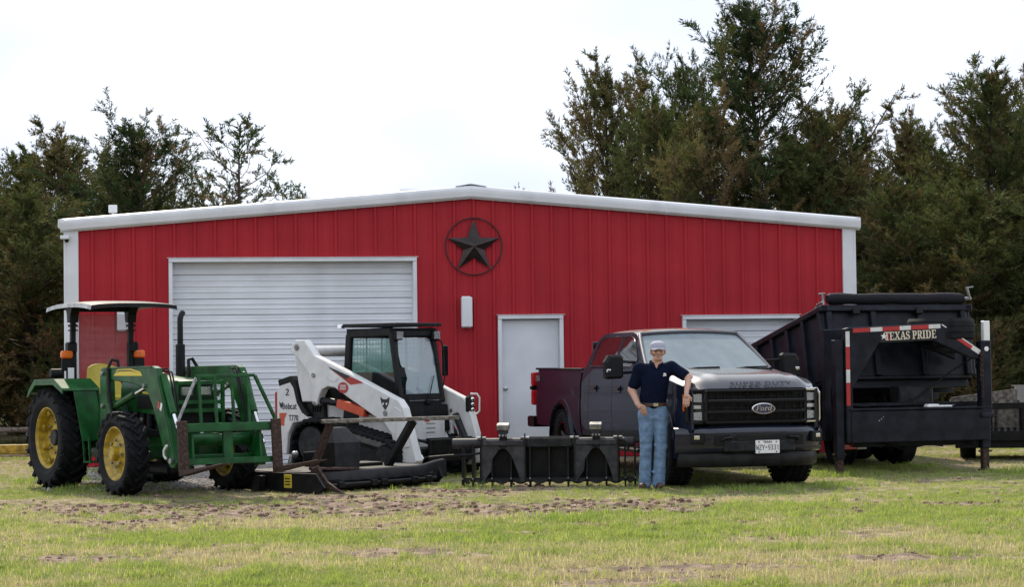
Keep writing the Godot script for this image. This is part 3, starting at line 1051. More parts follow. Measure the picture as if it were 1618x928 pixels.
func build_trees() -> void:
	var g0 := Color(0.056, 0.082, 0.03)      # dark green
	var g1 := Color(0.11, 0.116, 0.042)      # olive
	var br := Color(0.155, 0.108, 0.058)      # winter brown
	var full := cedar(101, 8.0, 2.9, 0.3, 150, 12.0, 0.0, [g0, g1, br, 0.35])
	var brown := cedar(102, 7.5, 2.8, 0.4, 140, 12.0, 0.0, [g1, Color(0.115, 0.1, 0.05), br, 0.5])
	var tall := cedar(103, 9.5, 3.2, 0.8, 180, 12.0, 0.05, [Color(0.04, 0.062, 0.026), g0, br, 0.25])
	var thin := cedar(104, 7.2, 2.4, 1.0, 52, 6.5, 0.5, [g0, Color(0.07, 0.075, 0.035), br, 0.2])
	var wispy := cedar(105, 8.0, 2.8, 0.8, 100, 8.5, 0.25, [g1, g0, br, 0.4])
	var low := cedar(106, 4.2, 2.2, 0.1, 90, 9.0, 0.0, [g0, g1, br, 0.5])
	var left := "cedars beyond the left end of the barn"
	var right := "cedars beyond the right end of the barn"
	var S := Vector3.ONE
	# beyond the left end: x, z, kind, scale x, scale y, turn, label
	for e in [
		[-7.9, -46.0, tall, 0.95, 0.69, 40.0, "tall cedar with open right side rising over the barn's left roof"],
		[-9.9, -47.0, brown, 1.0, 0.855, 110.0, "broad brown-green cedar left of the tallest one over the barn's left eave"],
		[-10.9, -48.0, full, 0.9, 0.779, 10.0, "round-topped cedar at the far left behind the tractor"],
		[-11.2, -42.5, brown, 0.85, 0.627, 200.0, "bushy brown cedar at the left edge behind the tractor's rear wheel"],
		[-9.4, -42.0, full, 0.9, 0.608, 77.0, "dense dark cedar against the barn's left corner trim"],
		[-12.6, -44.0, full, 0.9, 0.807, 310.0, "large dark cedar filling the left edge of the wood"],
		[-6.9, -48.5, wispy, 0.6, 0.684, 15.0, "slender wispy cedar between the tall one and the sparse one"],
		[-5.5, -44.6, thin, 1.1, 0.9, 200.0, "sparse cedar with bare trunk showing above the wide door's roof"],
		[-4.75, -49.5, wispy, 0.62, 0.66, 90.0, "small cedar tip peeking over the barn's left roof slope"],
		[-7.6, -50.0, brown, 0.7, 0.684, 140.0, "low olive cedar behind the tall one on the left"],
	]:
		plant(e[2], "cedar_tree", e[6], Vector3(e[0], 0, e[1]), e[5], Vector3(e[3], e[4], e[3]), left)
	# beyond the right end
	for e in [
		[0.55, -49.0, wispy, 0.36, 0.630, 60.0, "tiny cedar tip just right of the ridge above the roof"],
		[2.05, -48.0, brown, 0.95, 1.045, 30.0, "olive-brown cedar with two tips above the entry door's roof"],
		[2.95, -50.0, wispy, 0.75, 1.008, 250.0, "wispy olive cedar leaning against the tallest cedar"],
		[5.3, -46.0, tall, 1.05, 0.945, 30.0, "tallest dark green cedar towering over the barn's right roof"],
		[4.1, -44.5, brown, 0.85, 0.883, 300.0, "rusty brown cedar in front of the tallest one"],
		[6.6, -46.5, brown, 0.9, 0.9, 70.0, "rust-tinged cedar on the right flank of the tallest one"],
		[3.2, -46.0, full, 0.8, 0.85, 145.0, "dark cedar filling the gap between the two-tipped cedar and the tallest"],
		[3.9, -48.0, full, 0.6, 0.997, 20.0, "dark green side tip left of the tallest cedar"],
		[7.15, -47.5, wispy, 0.75, 0.855, 200.0, "lacy green cedar right of the tallest one over the roof corner"],
		[5.9, -45.0, full, 0.9, 0.741, 120.0, "dense cedar just above the barn's right eave"],
		[8.2, -44.5, brown, 0.85, 0.836, 85.0, "olive cedar with a double tip right of the barn"],
		[9.5, -42.5, full, 0.95, 0.883, 210.0, "dense olive cedar behind the dump trailer's crank"],
		[10.2, -44.5, tall, 0.75, 0.715, 15.0, "pointed cedar at the right edge with a narrow dark tip"],
		[11.3, -43.0, brown, 1.0, 0.921, 160.0, "broad cedar at the right edge of the wood"],
		[8.6, -40.0, full, 0.85, 0.570, 55.0, "dark cedar close behind the dump trailer"],
		[10.6, -39.6, full, 0.9, 0.627, 300.0, "dark cedar behind the utility trailer"],
		[7.4, -41.0, full, 0.7, 0.589, 190.0, "deep green cedar against the barn's right corner trim"],
		[12.3, -41.0, brown, 0.9, 0.760, 20.0, "shaggy cedar past the utility trailer"],
	]:
		plant(e[2], "cedar_tree", e[6], Vector3(e[0], 0, e[1]), e[5], Vector3(e[3], e[4], e[3]), right)
	# undergrowth at the foot of the wood
	for e in [[-8.3, -39.5, 0.5, 10.0, "low brown bush by the barn's left rear side"], [-10.1, -39.0, 0.6, 80.0, "low bush behind the tractor's rear wheel"], [-11.6, -39.8, 0.7, 150.0, "leafy bush at the left edge of the clearing"],
			[7.0, -38.6, 0.42, 220.0, "low dark bush behind the dump box"], [8.4, -38.0, 0.45, 300.0, "low dark bush behind the gooseneck"], [9.7, -38.2, 0.5, 30.0, "low bush behind the utility trailer's ramp"], [10.9, -38.0, 0.5, 100.0, "low bush at the right edge of the clearing"]]:
		plant(low, "cedar_bush", e[4], Vector3(e[0], 0, e[1]), e[3], Vector3(e[2], e[2], e[2]), "bushes at the foot of the wood")
	# the wood behind, which reads as one mass
	var r := RandomNumberGenerator.new()
	r.seed = 5
	var xf := []
	var cc := []
	for i in 46:
		var x := r.randf_range(7.0, 22.0)
		if i % 2 == 0: x = r.randf_range(-24.0, -9.0)
		var k := r.randf_range(0.55, 0.8)
		xf.append(Transform3D(Basis(Vector3.UP, r.randf() * TAU).scaled(Vector3(k * 1.2, k, k * 1.2)), Vector3(x, 0, r.randf_range(-62.0, -50.0))))
		cc.append(Color(1, 1, 1))
	scatter("far_wood", full[1], "foliage", "dark mass of cedars deeper in the wood behind the clearing", "wood", xf, cc)
	# unseen cedars added behind the camera to darken what the pickup and trailer mirror
	xf = []; cc = []
	for i in 34:
		var k := r.randf_range(0.9, 1.3)
		xf.append(Transform3D(Basis(Vector3.UP, r.randf() * TAU).scaled(Vector3(k * 1.25, k, k * 1.25)), Vector3(-56.0 + i * 3.4 + r.randfn(), 0, 26.0 + r.randf_range(0.0, 9.0))))
		cc.append(Color(1, 1, 1))
	scatter("added_cedar_row", full[1], "foliage", "unseen row of cedars added behind the camera to darken reflections", "wood", xf, cc)

# ---------- farm tractor with loader and pallet forks ----------
func ag_tyre(R: float, W: float, rim: float, lugs: int) -> ArrayMesh:
	# axis along x, centre at the origin
	var g := G.new()
	var b := R - 0.035 * R / 0.6
	g.lathe([Vector2(rim - 0.02, -W * 0.34), Vector2(rim + 0.01, -W * 0.42), Vector2(lerpf(rim, b, 0.35), -W * 0.5), Vector2(lerpf(rim, b, 0.75), -W * 0.5), Vector2(b - 0.02, -W * 0.44), Vector2(b, -W * 0.25), Vector2(b + 0.004, 0),
		Vector2(b, W * 0.25), Vector2(b - 0.02, W * 0.44), Vector2(lerpf(rim, b, 0.75), W * 0.5), Vector2(lerpf(rim, b, 0.35), W * 0.5), Vector2(rim + 0.01, W * 0.42), Vector2(rim - 0.02, W * 0.34)], Vector3.ZERO, Vector3.RIGHT, 40)
	for s in [-1.0, 1.0]:
		for i in lugs:
			var a := TAU * (i + (0.5 if s > 0 else 0.0)) / lugs
			var d := TAU / lugs * 1.05
			var P := func(t: float, h: float, rr: float) -> Vector3:
				return Vector3(h, cos(t) * rr, sin(t) * rr)
			var p0: Vector3 = P.call(a + d, s * -0.02, b + 0.008)
			var p1: Vector3 = P.call(a + d * 0.5, s * W * 0.26, b + 0.01)
			var p2: Vector3 = P.call(a, s * W * 0.485, b - 0.006)
			var p3: Vector3 = P.call(a - d * 0.1, s * W * 0.5, b - 0.1 * R)
			g.bar(p0, p1, 0.048 * R / 0.6, 0.055 * R / 0.6, p0, 0.006)
			g.bar(p1, p2, 0.055 * R / 0.6, 0.055 * R / 0.6, p1, 0.006)
			g.bar(p2, p3, 0.06 * R / 0.6, 0.03, Vector3(s, 0, 0), 0.006)
	return g.mesh()

func ag_rim(rim: float, W: float, s: float, disc: float) -> G:
	# s: which side faces out along x
	var g := G.new()
	var h := W * 0.4
	g.lathe([Vector2(rim - 0.035, -h), Vector2(rim + 0.012, -h), Vector2(rim, -h + 0.02), Vector2(rim - 0.03, 0), Vector2(rim, h - 0.02), Vector2(rim + 0.012, h), Vector2(rim - 0.012, h)], Vector3.ZERO, Vector3(s, 0, 0), 36)
	# dish, seen from outside
	g.lathe([Vector2(rim - 0.012, h), Vector2(rim - 0.03, h * 0.8), Vector2(rim - 0.045, disc + 0.03), Vector2(rim * 0.75, disc), Vector2(rim * 0.55, disc + 0.012), Vector2(rim * 0.42, disc + 0.05), Vector2(0.0, disc + 0.05)], Vector3.ZERO, Vector3(s, 0, 0), 36)
	return g

func ag_wheel(t: Node3D, R: float, W: float, rim: float, lugs: int, at: Vector3, s: float, tyre: Mesh, front: bool) -> void:
	var w := Node3D.new()
	w.name = "front_wheel" if front else "rear_wheel"
	t.add_child(w, true)
	w.position = at
	obj("tyre", tyre, "rubber", w)
	var disc := W * (0.12 if front else -0.05)
	obj("rim", ag_rim(rim, W, s, disc), "yellow_paint", w)
	var hub := G.new()
	hub.cyl(Vector3(s * disc, 0, 0), Vector3(s * (disc + (0.13 if front else 0.09)), 0, 0), rim * 0.27, 20, 0.012)
	obj("hub", hub, "yellow_paint" if front else "dark_steel", w)
	var nuts := G.new()
	for i in 8:
		var a := TAU * i / 8
		var c := Vector3(s * (disc + 0.045), cos(a) * rim * 0.5, sin(a) * rim * 0.5)
		nuts.cyl(c, c + Vector3(s * 0.03, 0, 0), 0.016, 6, 0.002)
	obj("wheel_nuts", nuts, "bare_steel", w).set_meta("kind", "stuff")
	if not front:
		for i in 8:
			var a := TAU * (i + 0.5) / 8
			var lug := G.new()
			lug.box(Vector3(s * (disc + 0.06), cos(a) * rim * 0.86, sin(a) * rim * 0.86), Vector3(0.09, 0.07, 0.07), 0.012, Basis(Vector3.RIGHT, a))
			obj("rim_clamp", lug, "yellow_paint", w)

func build_tractor() -> void:
	var t := thing("farm_tractor", "green and yellow farm tractor with canopy, front loader and pallet fork frame", "tractor", Vector3(-5.19, 0, -27.73), 33.8)
	var rear := ag_tyre(0.645, 0.38, 0.385, 20)
	var front := ag_tyre(0.505, 0.27, 0.32, 18)
	for s in [-1.0, 1.0]:
		ag_wheel(t, 0.645, 0.38, 0.385, 20, Vector3(s * 0.70, 0.64, 0), s, rear, false)
		ag_wheel(t, 0.505, 0.27, 0.32, 18, Vector3(s * 0.71, 0.5, 2.04), s, front, true)
	# chassis
	var g := G.new()
	g.box(Vector3(0, 0.62, 0.05), Vector3(0.42, 0.5, 0.7), 0.03)
	g.box(Vector3(0, 0.62, 0.85), Vector3(0.34, 0.4, 1.0), 0.03)
	g.cyl(Vector3(-0.55, 0.62, 0), Vector3(0.55, 0.62, 0), 0.13, 16, 0.02)
	g.box(Vector3(0, 0.62, 1.8), Vector3(0.3, 0.22, 0.9), 0.02)
	obj("transmission", g, "green_paint", t)
	g = G.new()
	g.box(Vector3(0, 0.86, 1.72), Vector3(0.34, 0.4, 0.85), 0.03)
	g.cyl(Vector3(-0.2, 0.82, 1.5), Vector3(-0.2, 1.0, 1.5), 0.05, 12)
	g.cyl(Vector3(-0.21, 0.78, 1.72), Vector3(-0.21, 0.95, 1.72), 0.045, 12)
	g.box(Vector3(-0.19, 0.92, 1.95), Vector3(0.08, 0.12, 0.2), 0.02)
	obj("engine", g, "dark_steel", t)
	g = G.new()
	g.bar(Vector3(-0.6, 0.5, 2.04), Vector3(0.6, 0.5, 2.04), 0.12, 0.16, Vector3.UP, 0.02)
	g.box(Vector3(0, 0.54, 2.1), Vector3(0.3, 0.24, 0.5), 0.03)
	for s in [-1.0, 1.0]:
		g.cyl(Vector3(s * 0.5, 0.36, 2.04), Vector3(s * 0.5, 0.68, 2.04), 0.075, 14, 0.015)
	obj("front_axle", g, "green_paint", t)
	# hood: rounded top, tapering a little to the front
	var rows := []
	for i in 9:
		var k := i / 8.0
		var z := lerpf(1.05, 2.5, k)
		var top := lerpf(1.44, 1.36, k * k)
		var w := lerpf(0.3, 0.26, k)
		var row := []
		for q in [[-1.0, 0.98 - 0.0], [-1.0, 1.14], [-0.99, 1.25], [-0.94, 1.33], [-0.8, 1.39], [-0.5, 1.425], [0.0, 1.44], [0.5, 1.425], [0.8, 1.39], [0.94, 1.33], [0.99, 1.25], [1.0, 1.14], [1.0, 0.98]]:
			row.append(Vector3(q[0] * w, q[1] - (1.44 - top), z))
		rows.append(row)
	var lastrow := []
	for p in rows[8]:
		lastrow.append(Vector3(p.x * 0.95, p.y - 0.02 if p.y > 1.1 else p.y, 2.54))
	rows.append(lastrow)
	g = G.new()
	g.grid(rows, Vector3(0, 1.0, 1.8))
	g.box(Vector3(0, 1.15, 2.49), Vector3(0.46, 0.36, 0.03), 0.01)
	g.box(Vector3(0, 1.18, 1.07), Vector3(0.5, 0.42, 0.03), 0.01)
	var hood := obj("hood", g, "green_paint", t)
	for s in [-1.0, 1.0]:
		g = G.new()
		g.px([Vector2(1.7, 1.2), Vector2(2.4, 1.17), Vector2(2.42, 1.19), Vector2(1.7, 1.225)], s * 0.302, s * 0.306, 0.0)
		obj("hood_stripe", g, "decal_yellow", hood)
	# nose and grille guard
	g = G.new()
	for y in [0.83, 1.0, 1.1, 1.33]:
		g.bar(Vector3(-0.3, y, 2.66), Vector3(0.3, y, 2.66), 0.04, 0.045)
	for x in [-0.3, 0.3]:
		g.bar(Vector3(x, 0.6, 2.66), Vector3(x, 1.36, 2.66), 0.045, 0.04)
		g.bar(Vector3(x, 0.7, 2.66), Vector3(x * 0.8, 0.7, 2.3), 0.05, 0.1)
	g.box(Vector3(0, 0.66, 2.6), Vector3(0.62, 0.14, 0.12), 0.012)
	var guard := obj("grille_guard", g, "green_paint", t)
	g = G.new()
	for i in 17:
		var x := -0.29 + i * 0.0363
		for s in [-1.0, 1.0]:
			var pts := []
			for j in 11:
				pts.append(Vector3(clampf(x + s * (0.018 if j % 2 == 0 else -0.018), -0.3, 0.3), 1.01 + j * 0.031, 2.65))
			g.tube(pts, 0.0032, 4, false)
	obj("guard_mesh", g, "green_paint", guard).set_meta("kind", "stuff")
	part_box("grille", t, "black_plastic", Vector3(0, 1.08, 2.53), Vector3(0.46, 0.5, 0.05), 0.015)
	for s in [-1.0, 1.0]:
		g = G.new()
		g.box(Vector3(s * 0.12, 1.23, 2.565), Vector3(0.15, 0.1, 0.03), 0.012)
		obj("headlight", g, "lamp_glass", t)
		g = G.new()
		g.box(Vector3(s * 0.12, 1.23, 2.552), Vector3(0.13, 0.085, 0.012), 0.004)
		obj("headlight_reflector", g, "reflector", t)
	# exhaust stack
	g = G.new()
	g.cyl(Vector3(0.24, 1.4, 1.62), Vector3(0.24, 1.8, 1.62), 0.058, 16, 0.01)
	g.tube([Vector3(0.24, 1.78, 1.62), Vector3(0.24, 2.04, 1.62), Vector3(0.245, 2.11, 1.61), Vector3(0.27, 2.16, 1.59), Vector3(0.3, 2.19, 1.57)], 0.036, 14)
	obj("exhaust_stack", g, "black_paint", t)
	# operator station
	g = G.new()
	g.box(Vector3(0, 0.62 + 0.06, 0.72), Vector3(1.05, 0.05, 0.75), 0.01)
	g.box(Vector3(0, 0.92, 0.02), Vector3(0.6, 0.16, 0.7), 0.02)
	obj("platform", g, "black_paint", t)
	g = G.new()
	g.box(Vector3(0, 1.1, 0.28), Vector3(0.46, 0.1, 0.42), 0.035)
	var seat := obj("seat", g, "yellow_vinyl", t)
	seat.position = Vector3(-0.05, 0.02, -0.17)
	g = G.new()
	var br := []
	for i in 7:
		var k := i / 6.0
		var row := []
		for j in 9:
			var a := lerpf(-1.0, 1.0, j / 8.0)
			row.append(Vector3(a * (0.24 - 0.05 * k * k), 1.08 + k * 0.47 - 0.05 * a * a * k * k, 0.06 - 0.08 * k + 0.09 * a * a + 0.02))
		br.append(row)
	g.grid(br, Vector3(0, 1.3, -1))
	var br2 := []
	for row in br:
		var r2 := []
		for p in row:
			r2.append(p + Vector3(0, 0, -0.06))
		br2.append(r2)
	g.grid(br2, Vector3(0, 1.3, 1))
	g.grid([br[6], br2[6]], Vector3(0, 1.2, 0))
	var e0 := []
	var e1 := []
	var e2 := []
	var e3 := []
	for i in 7:
		e0.append(br[i][0]); e1.append(br2[i][0]); e2.append(br[i][8]); e3.append(br2[i][8])
	g.grid([e0, e1], Vector3(0, 1.3, 0))
	g.grid([e2, e3], Vector3(0, 1.3, 0))
	obj("seat_back", g, "yellow_vinyl", seat)
	g = G.new()
	g.tube([Vector3(0, 0.95, 1.05), Vector3(0, 1.42, 0.75)], 0.03, 8)
	var wp := []
	for i in 25:
		var a := TAU * i / 24
		wp.append(Vector3(cos(a) * 0.19, 1.43 + sin(a) * 0.1, 0.74 + sin(a) * 0.16))
	g.tube(wp, 0.016, 8, false)
	for i in 3:
		var a := TAU * i / 3
		g.tube([Vector3(0, 1.42, 0.745), Vector3(cos(a) * 0.19, 1.43 + sin(a) * 0.1, 0.74 + sin(a) * 0.16)], 0.011, 6)
	obj("steering_wheel", g, "black_plastic", t)
	g = G.new()
	g.box(Vector3(0, 1.16, 1.0), Vector3(0.44, 0.5, 0.12), 0.03)
	obj("dash", g, "black_plastic", t)
	# fenders: a bent cover over each rear wheel, a front plate and a step
	for s in [-1.0, 1.0]:
		g = G.new()
		var top := [Vector2(-0.46, 1.18), Vector2(-0.4, 1.24), Vector2(-0.2, 1.375), Vector2(0.45, 1.385), Vector2(0.72, 1.27), Vector2(0.74, 1.24), Vector2(0.7, 1.25), Vector2(0.44, 1.355), Vector2(-0.18, 1.345), Vector2(-0.38, 1.21)]
		g.px(top, s * 0.44, s * 0.93, 0.008)
		# rolled outer lip
		g.px([Vector2(-0.46, 1.14), Vector2(-0.4, 1.24), Vector2(-0.2, 1.375), Vector2(0.45, 1.385), Vector2(0.72, 1.27), Vector2(0.73, 1.2), Vector2(0.42, 1.31), Vector2(-0.18, 1.3), Vector2(-0.4, 1.16)], s * 0.92, s * 0.94, 0.004)
		# inner wall and front plate down to the step
		g.px([Vector2(-0.38, 0.9), Vector2(-0.38, 1.2), Vector2(-0.18, 1.34), Vector2(0.44, 1.35), Vector2(0.72, 1.24), Vector2(0.86, 0.7), Vector2(0.5, 0.7)], s * 0.44, s * 0.46, 0.004)
		g.bar(Vector3(s * 0.64, 1.25, 0.715), Vector3(s * 0.6, 0.62, 0.9), 0.3, 0.012, Vector3(0, 0.3, 1))
		var f := obj("fender", g, "green_paint", t)
		g = G.new()
		g.bar(Vector3(s * 0.45, 0.36, 0.95), Vector3(s * 0.72, 0.36, 0.95), 0.22, 0.02)
		for z in [0.86, 1.04]:
			g.bar(Vector3(s * 0.48, 0.66, z), Vector3(s * 0.5, 0.36, z), 0.02, 0.03)
			g.bar(Vector3(s * 0.7, 0.66, z - 0.05), Vector3(s * 0.7, 0.36, z), 0.02, 0.03)
		obj("step", g, "green_paint", f)
		# roll bar post with bolted lower half
		g = G.new()
		g.bar(Vector3(s * 0.4, 0.9, -0.24), Vector3(s * 0.4, 1.84, -0.24), 0.08, 0.08, Vector3(0, 0, 1), 0.008)
		g.bar(Vector3(s * 0.4, 1.8, -0.24), Vector3(s * 0.4, 2.3, -0.22), 0.065, 0.065, Vector3(0, 0, 1), 0.008)
		g.box(Vector3(s * 0.425, 1.78, -0.23), Vector3(0.13, 0.14, 0.12), 0.02)
		g.px([Vector2(-0.34, 2.3), Vector2(-0.1, 2.3), Vector2(-0.17, 2.2), Vector2(-0.18, 2.1), Vector2(-0.28, 2.1), Vector2(-0.29, 2.2)], s * 0.4 - 0.06, s * 0.4 + 0.06, 0.008)
		g.box(Vector3(s * 0.4, 2.06, -0.23), Vector3(0.1, 0.03, 0.1), 0.005)
		g.box(Vector3(s * 0.4, 2.0, -0.23), Vector3(0.1, 0.02, 0.1), 0.005)
		obj("roll_bar_post", g, "black_paint", t)
		# amber flasher on a black bracket
		g = G.new()
		g.box(Vector3(s * 0.5, 1.56, -0.2), Vector3(0.14, 0.16, 0.05), 0.01)
		g.box(Vector3(s * 0.48, 1.46, -0.2), Vector3(0.05, 0.16, 0.03), 0.006)
		obj("flasher_bracket", g, "black_plastic", t)
		g = G.new()
		g.box(Vector3(s * 0.5, 1.69, -0.2), Vector3(0.15, 0.1, 0.09), 0.02)
		var am := obj("flasher", g, "amber", t)
		g = G.new()
		g.box(Vector3(s * 0.5, 1.69, -0.151), Vector3(0.02, 0.08, 0.006), 0.002)
		obj("lens_rib", g, "amber", am)
		# work lamp on the fender
	g = G.new()
	g.cyl(Vector3(-0.74, 1.45, -0.16), Vector3(-0.58, 1.45, -0.16), 0.06, 16, 0.015)
	g.bar(Vector3(-0.66, 1.37, -0.16), Vector3(-0.66, 1.42, -0.16), 0.04, 0.02)
	obj("work_lamp", g, "black_plastic", t)
	g = G.new()
	g.box(Vector3(-0.47, 1.45, -0.13), Vector3(0.08, 0.14, 0.02), 0.004)
	obj("reflector_plate", g, "decal_white", t)
	g = G.new()
	g.bar(Vector3(-0.4, 2.27, -0.23), Vector3(0.4, 2.27, -0.23), 0.065, 0.065)
	obj("roll_bar_top", g, "black_paint", t)
	# guard mesh behind the seat
	g = G.new()
	for i in 22:
		var x := -0.36 + i * 0.0343
		for s in [-1.0, 1.0]:
			var pts := []
			for j in 35:
				pts.append(Vector3(clampf(x + s * (0.017 if j % 2 == 0 else -0.017), -0.37, 0.37), 1.2 + j * 0.0295, -0.27))
			g.tube(pts, 0.0042, 3, false)
	obj("rear_guard_mesh", g, "bare_steel", t).set_meta("kind", "stuff")
	# canopy: arched sheet with a downturned rim, dark underneath
	var topr := []
	var botr := []
	for i in 13:
		var a := lerpf(-1.0, 1.0, i / 12.0)
		var r1 := []
		var r2 := []
		for j in 9:
			var b := lerpf(-1.0, 1.0, j / 8.0)
			var y := 2.375 - 0.028 * pow(absf(a), 3.0) - 0.045 * pow(absf(b), 2.5)
			r1.append(Vector3(0.08 + a * 0.58, y, -0.12 + b * 0.74))
			r2.append(Vector3(0.08 + a * 0.57, y - 0.03, -0.12 + b * 0.73))
		topr.append(r1)
		botr.append(r2)
	g = G.new()
	g.grid(topr, Vector3(0, 0, -0.2))
	var cn := obj("canopy", g, "black_paint", t)
	g = G.new()
	g.grid(botr, Vector3(0, 5, -0.2))
	obj("canopy_underside", g, "black_paint", cn)
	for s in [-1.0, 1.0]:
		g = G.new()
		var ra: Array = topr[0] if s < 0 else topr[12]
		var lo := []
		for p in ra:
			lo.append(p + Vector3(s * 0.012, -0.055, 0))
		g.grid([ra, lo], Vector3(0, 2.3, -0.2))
		obj("canopy_side_rim", g, "sunlit_rim", cn)  # white paints the sun caught along the rim of a dark canopy
		g = G.new()
		var rb := []
		var lb := []
		for i in 13:
			var p: Vector3 = topr[i][0] if s < 0 else topr[i][8]
			rb.append(p)
			lb.append(p + Vector3(0, -0.05, s * 0.006))
		g.grid([rb, lb], Vector3(0, 2.3, -0.2))
		obj("canopy_end_rim", g, "black_paint", cn)
	# loader: masts, boomerang arms, cylinders, torque tube
	for s in [-1.0, 1.0]:
		g = G.new()
		g.px([Vector2(1.1, 0.62), Vector2(1.1, 1.44), Vector2(1.14, 1.51), Vector2(1.27, 1.51), Vector2(1.31, 1.44), Vector2(1.33, 1.1), Vector2(1.42, 0.98), Vector2(1.42, 0.62)], s * 0.49, s * 0.6, 0.012)
		g.box(Vector3(s * 0.38, 0.66, 1.3), Vector3(0.3, 0.14, 0.4), 0.015)
		obj("loader_mast", g, "green_paint", t)
		g = G.new()
		g.px([Vector2(1.17, 1.38), Vector2(1.17, 1.52), Vector2(2.6, 1.535), Vector2(2.7, 1.51), Vector2(2.78, 1.42), Vector2(3.26, 0.42), Vector2(3.2, 0.36), Vector2(3.1, 0.36), Vector2(2.98, 0.44), Vector2(2.62, 1.06), Vector2(2.5, 1.2), Vector2(2.36, 1.29), Vector2(2.05, 1.33)], s * 0.5, s * 0.585, 0.008)
		var arm := obj("loader_arm", g, "green_paint", t)
		# ribs along both edges of the arm
		g = G.new()
		g.bar(Vector3(s * 0.59, 1.51, 1.2), Vector3(s * 0.59, 1.525, 2.6), 0.012, 0.02)
		g.bar(Vector3(s * 0.59, 1.4, 2.77), Vector3(s * 0.59, 0.45, 3.22), 0.012, 0.02, Vector3(0, 0, 1))
		obj("arm_rib", g, "green_paint", arm)
		g = G.new()
		g.px([Vector2(1.5, 1.42), Vector2(1.62, 1.5), Vector2(2.0, 1.508), Vector2(2.28, 1.47), Vector2(2.34, 1.42)], s * 0.587, s * 0.59, 0.0)
		obj("arm_decal", g, "decal_yellow", arm)
		if s < 0:
			g = G.new()
			g.px([Vector2(1.56, 1.455), Vector2(1.66, 1.486), Vector2(1.98, 1.49), Vector2(2.24, 1.455), Vector2(1.98, 1.477), Vector2(1.68, 1.472)], -0.592, -0.5905, 0.0)
			obj("decal_line", g, "decal_black", arm)
			g = G.new()
			g.box(Vector3(-0.588, 1.06, 2.86), Vector3(0.005, 0.09, 0.05), 0.0, Basis(Vector3.RIGHT, 0.45))
			obj("warning_decal", g, "decal_white", arm)
			g = G.new()
			g.box(Vector3(-0.588, 1.08, 2.79), Vector3(0.005, 0.09, 0.05), 0.0, Basis(Vector3.RIGHT, 0.45))
			obj("warning_decal", g, "tape_red", arm)
		g = G.new()
		g.cyl(Vector3(s * 0.54, 1.03, 1.36), Vector3(s * 0.54, 1.2, 2.02), 0.045, 14, 0.008)
		var cy := obj("lift_cylinder", g, "green_paint", t)
		g = G.new()
		g.cyl(Vector3(s * 0.54, 1.2, 2.02), Vector3(s * 0.54, 1.29, 2.38), 0.022, 12, 0.002)
		obj("cylinder_rod", g, "rod_chrome", cy)
		g = G.new()
		g.cyl(Vector3(s * 0.52, 1.44, 2.78), Vector3(s * 0.52, 0.98, 3.06), 0.04, 14, 0.008)
		var c2 := obj("tilt_cylinder", g, "green_paint", t)
		g = G.new()
		g.cyl(Vector3(s * 0.52, 0.98, 3.06), Vector3(s * 0.52, 0.62, 3.3), 0.02, 12, 0.002)
		obj("cylinder_rod", g, "rod_chrome", c2)
		g = G.new()
		for y in [1.45, 1.05]:
			g.cyl(Vector3(s * 0.47, y, 1.21), Vector3(s * 0.63, y, 1.21), 0.03, 12, 0.004)
		g.cyl(Vector3(s * 0.48, 0.44, 3.15), Vector3(s * 0.62, 0.44, 3.15), 0.035, 12, 0.004)
		g.cyl(Vector3(s * 0.48, 1.3, 2.4), Vector3(s * 0.61, 1.3, 2.4), 0.028, 12, 0.004)
		obj("pivot_pins", g, "bare_steel", t).set_meta("kind", "stuff")
		g = G.new()
		g.tube([Vector3(s * 0.46, 1.4, 1.4), Vector3(s * 0.47, 1.6, 1.36), Vector3(s * 0.54, 1.62, 1.32), Vector3(s * 0.6, 1.5, 1.36), Vector3(s * 0.61, 1.2, 1.42), Vector3(s * 0.57, 0.9, 1.45)], 0.022, 8)
		g.tube([Vector3(s * 0.47, 1.5, 2.55), Vector3(s * 0.44, 1.5, 2.75), Vector3(s * 0.44, 1.3, 2.85), Vector3(s * 0.45, 1.0, 2.95), Vector3(s * 0.46, 0.7, 3.12)], 0.012, 6)
		g.tube([Vector3(s * 0.47, 1.48, 2.6), Vector3(s * 0.41, 1.46, 2.78), Vector3(s * 0.41, 1.2, 2.9), Vector3(s * 0.44, 0.8, 3.05)], 0.012, 6)
		obj("hydraulic_hose", g, "black_plastic", t)
	g = G.new()
	g.cyl(Vector3(-0.5, 0.66, 2.95), Vector3(0.5, 0.66, 2.95), 0.075, 16, 0.01)
	g.box(Vector3(0, 0.44, 3.08), Vector3(1.0, 0.12, 0.05), 0.008)
	obj("torque_tube", g, "green_paint", t)
	# pallet fork carriage, tilted back a little
	var car := Node3D.new()
	car.name = "fork_carriage"
	t.add_child(car)
	car.position = Vector3(0.04, 0.3, 3.35)
	car.rotation_degrees.x = -5.0
	g = G.new()
	g.bar(Vector3(-0.6, 0.52, 0), Vector3(0.6, 0.52, 0), 0.07, 0.1)
	g.bar(Vector3(-0.6, 0.13, 0), Vector3(0.6, 0.13, 0), 0.07, 0.07)
	g.bar(Vector3(0, 0.12, -0.01), Vector3(0, 0.52, -0.01), 0.12, 0.04, Vector3(0, 0, 1))
	for s in [-1.0, 1.0]:
		g.px([Vector2(-0.2, 0.05), Vector2(-0.02, 0.1), Vector2(-0.02, 0.5), Vector2(-0.2, 0.42)], s * 0.42, s * 0.45, 0.004)
	obj("carriage_frame", g, "green_paint", car)
	g = G.new()
	g.bar(Vector3(-0.36, 1.12, -0.03), Vector3(0.4, 1.12, -0.03), 0.03, 0.035)
	for x in [-0.32, -0.12, 0.1, 0.3]:
		g.bar(Vector3(x, 0.55, -0.02), Vector3(x, 1.12, -0.03), 0.035, 0.03, Vector3(0, 0, 1))
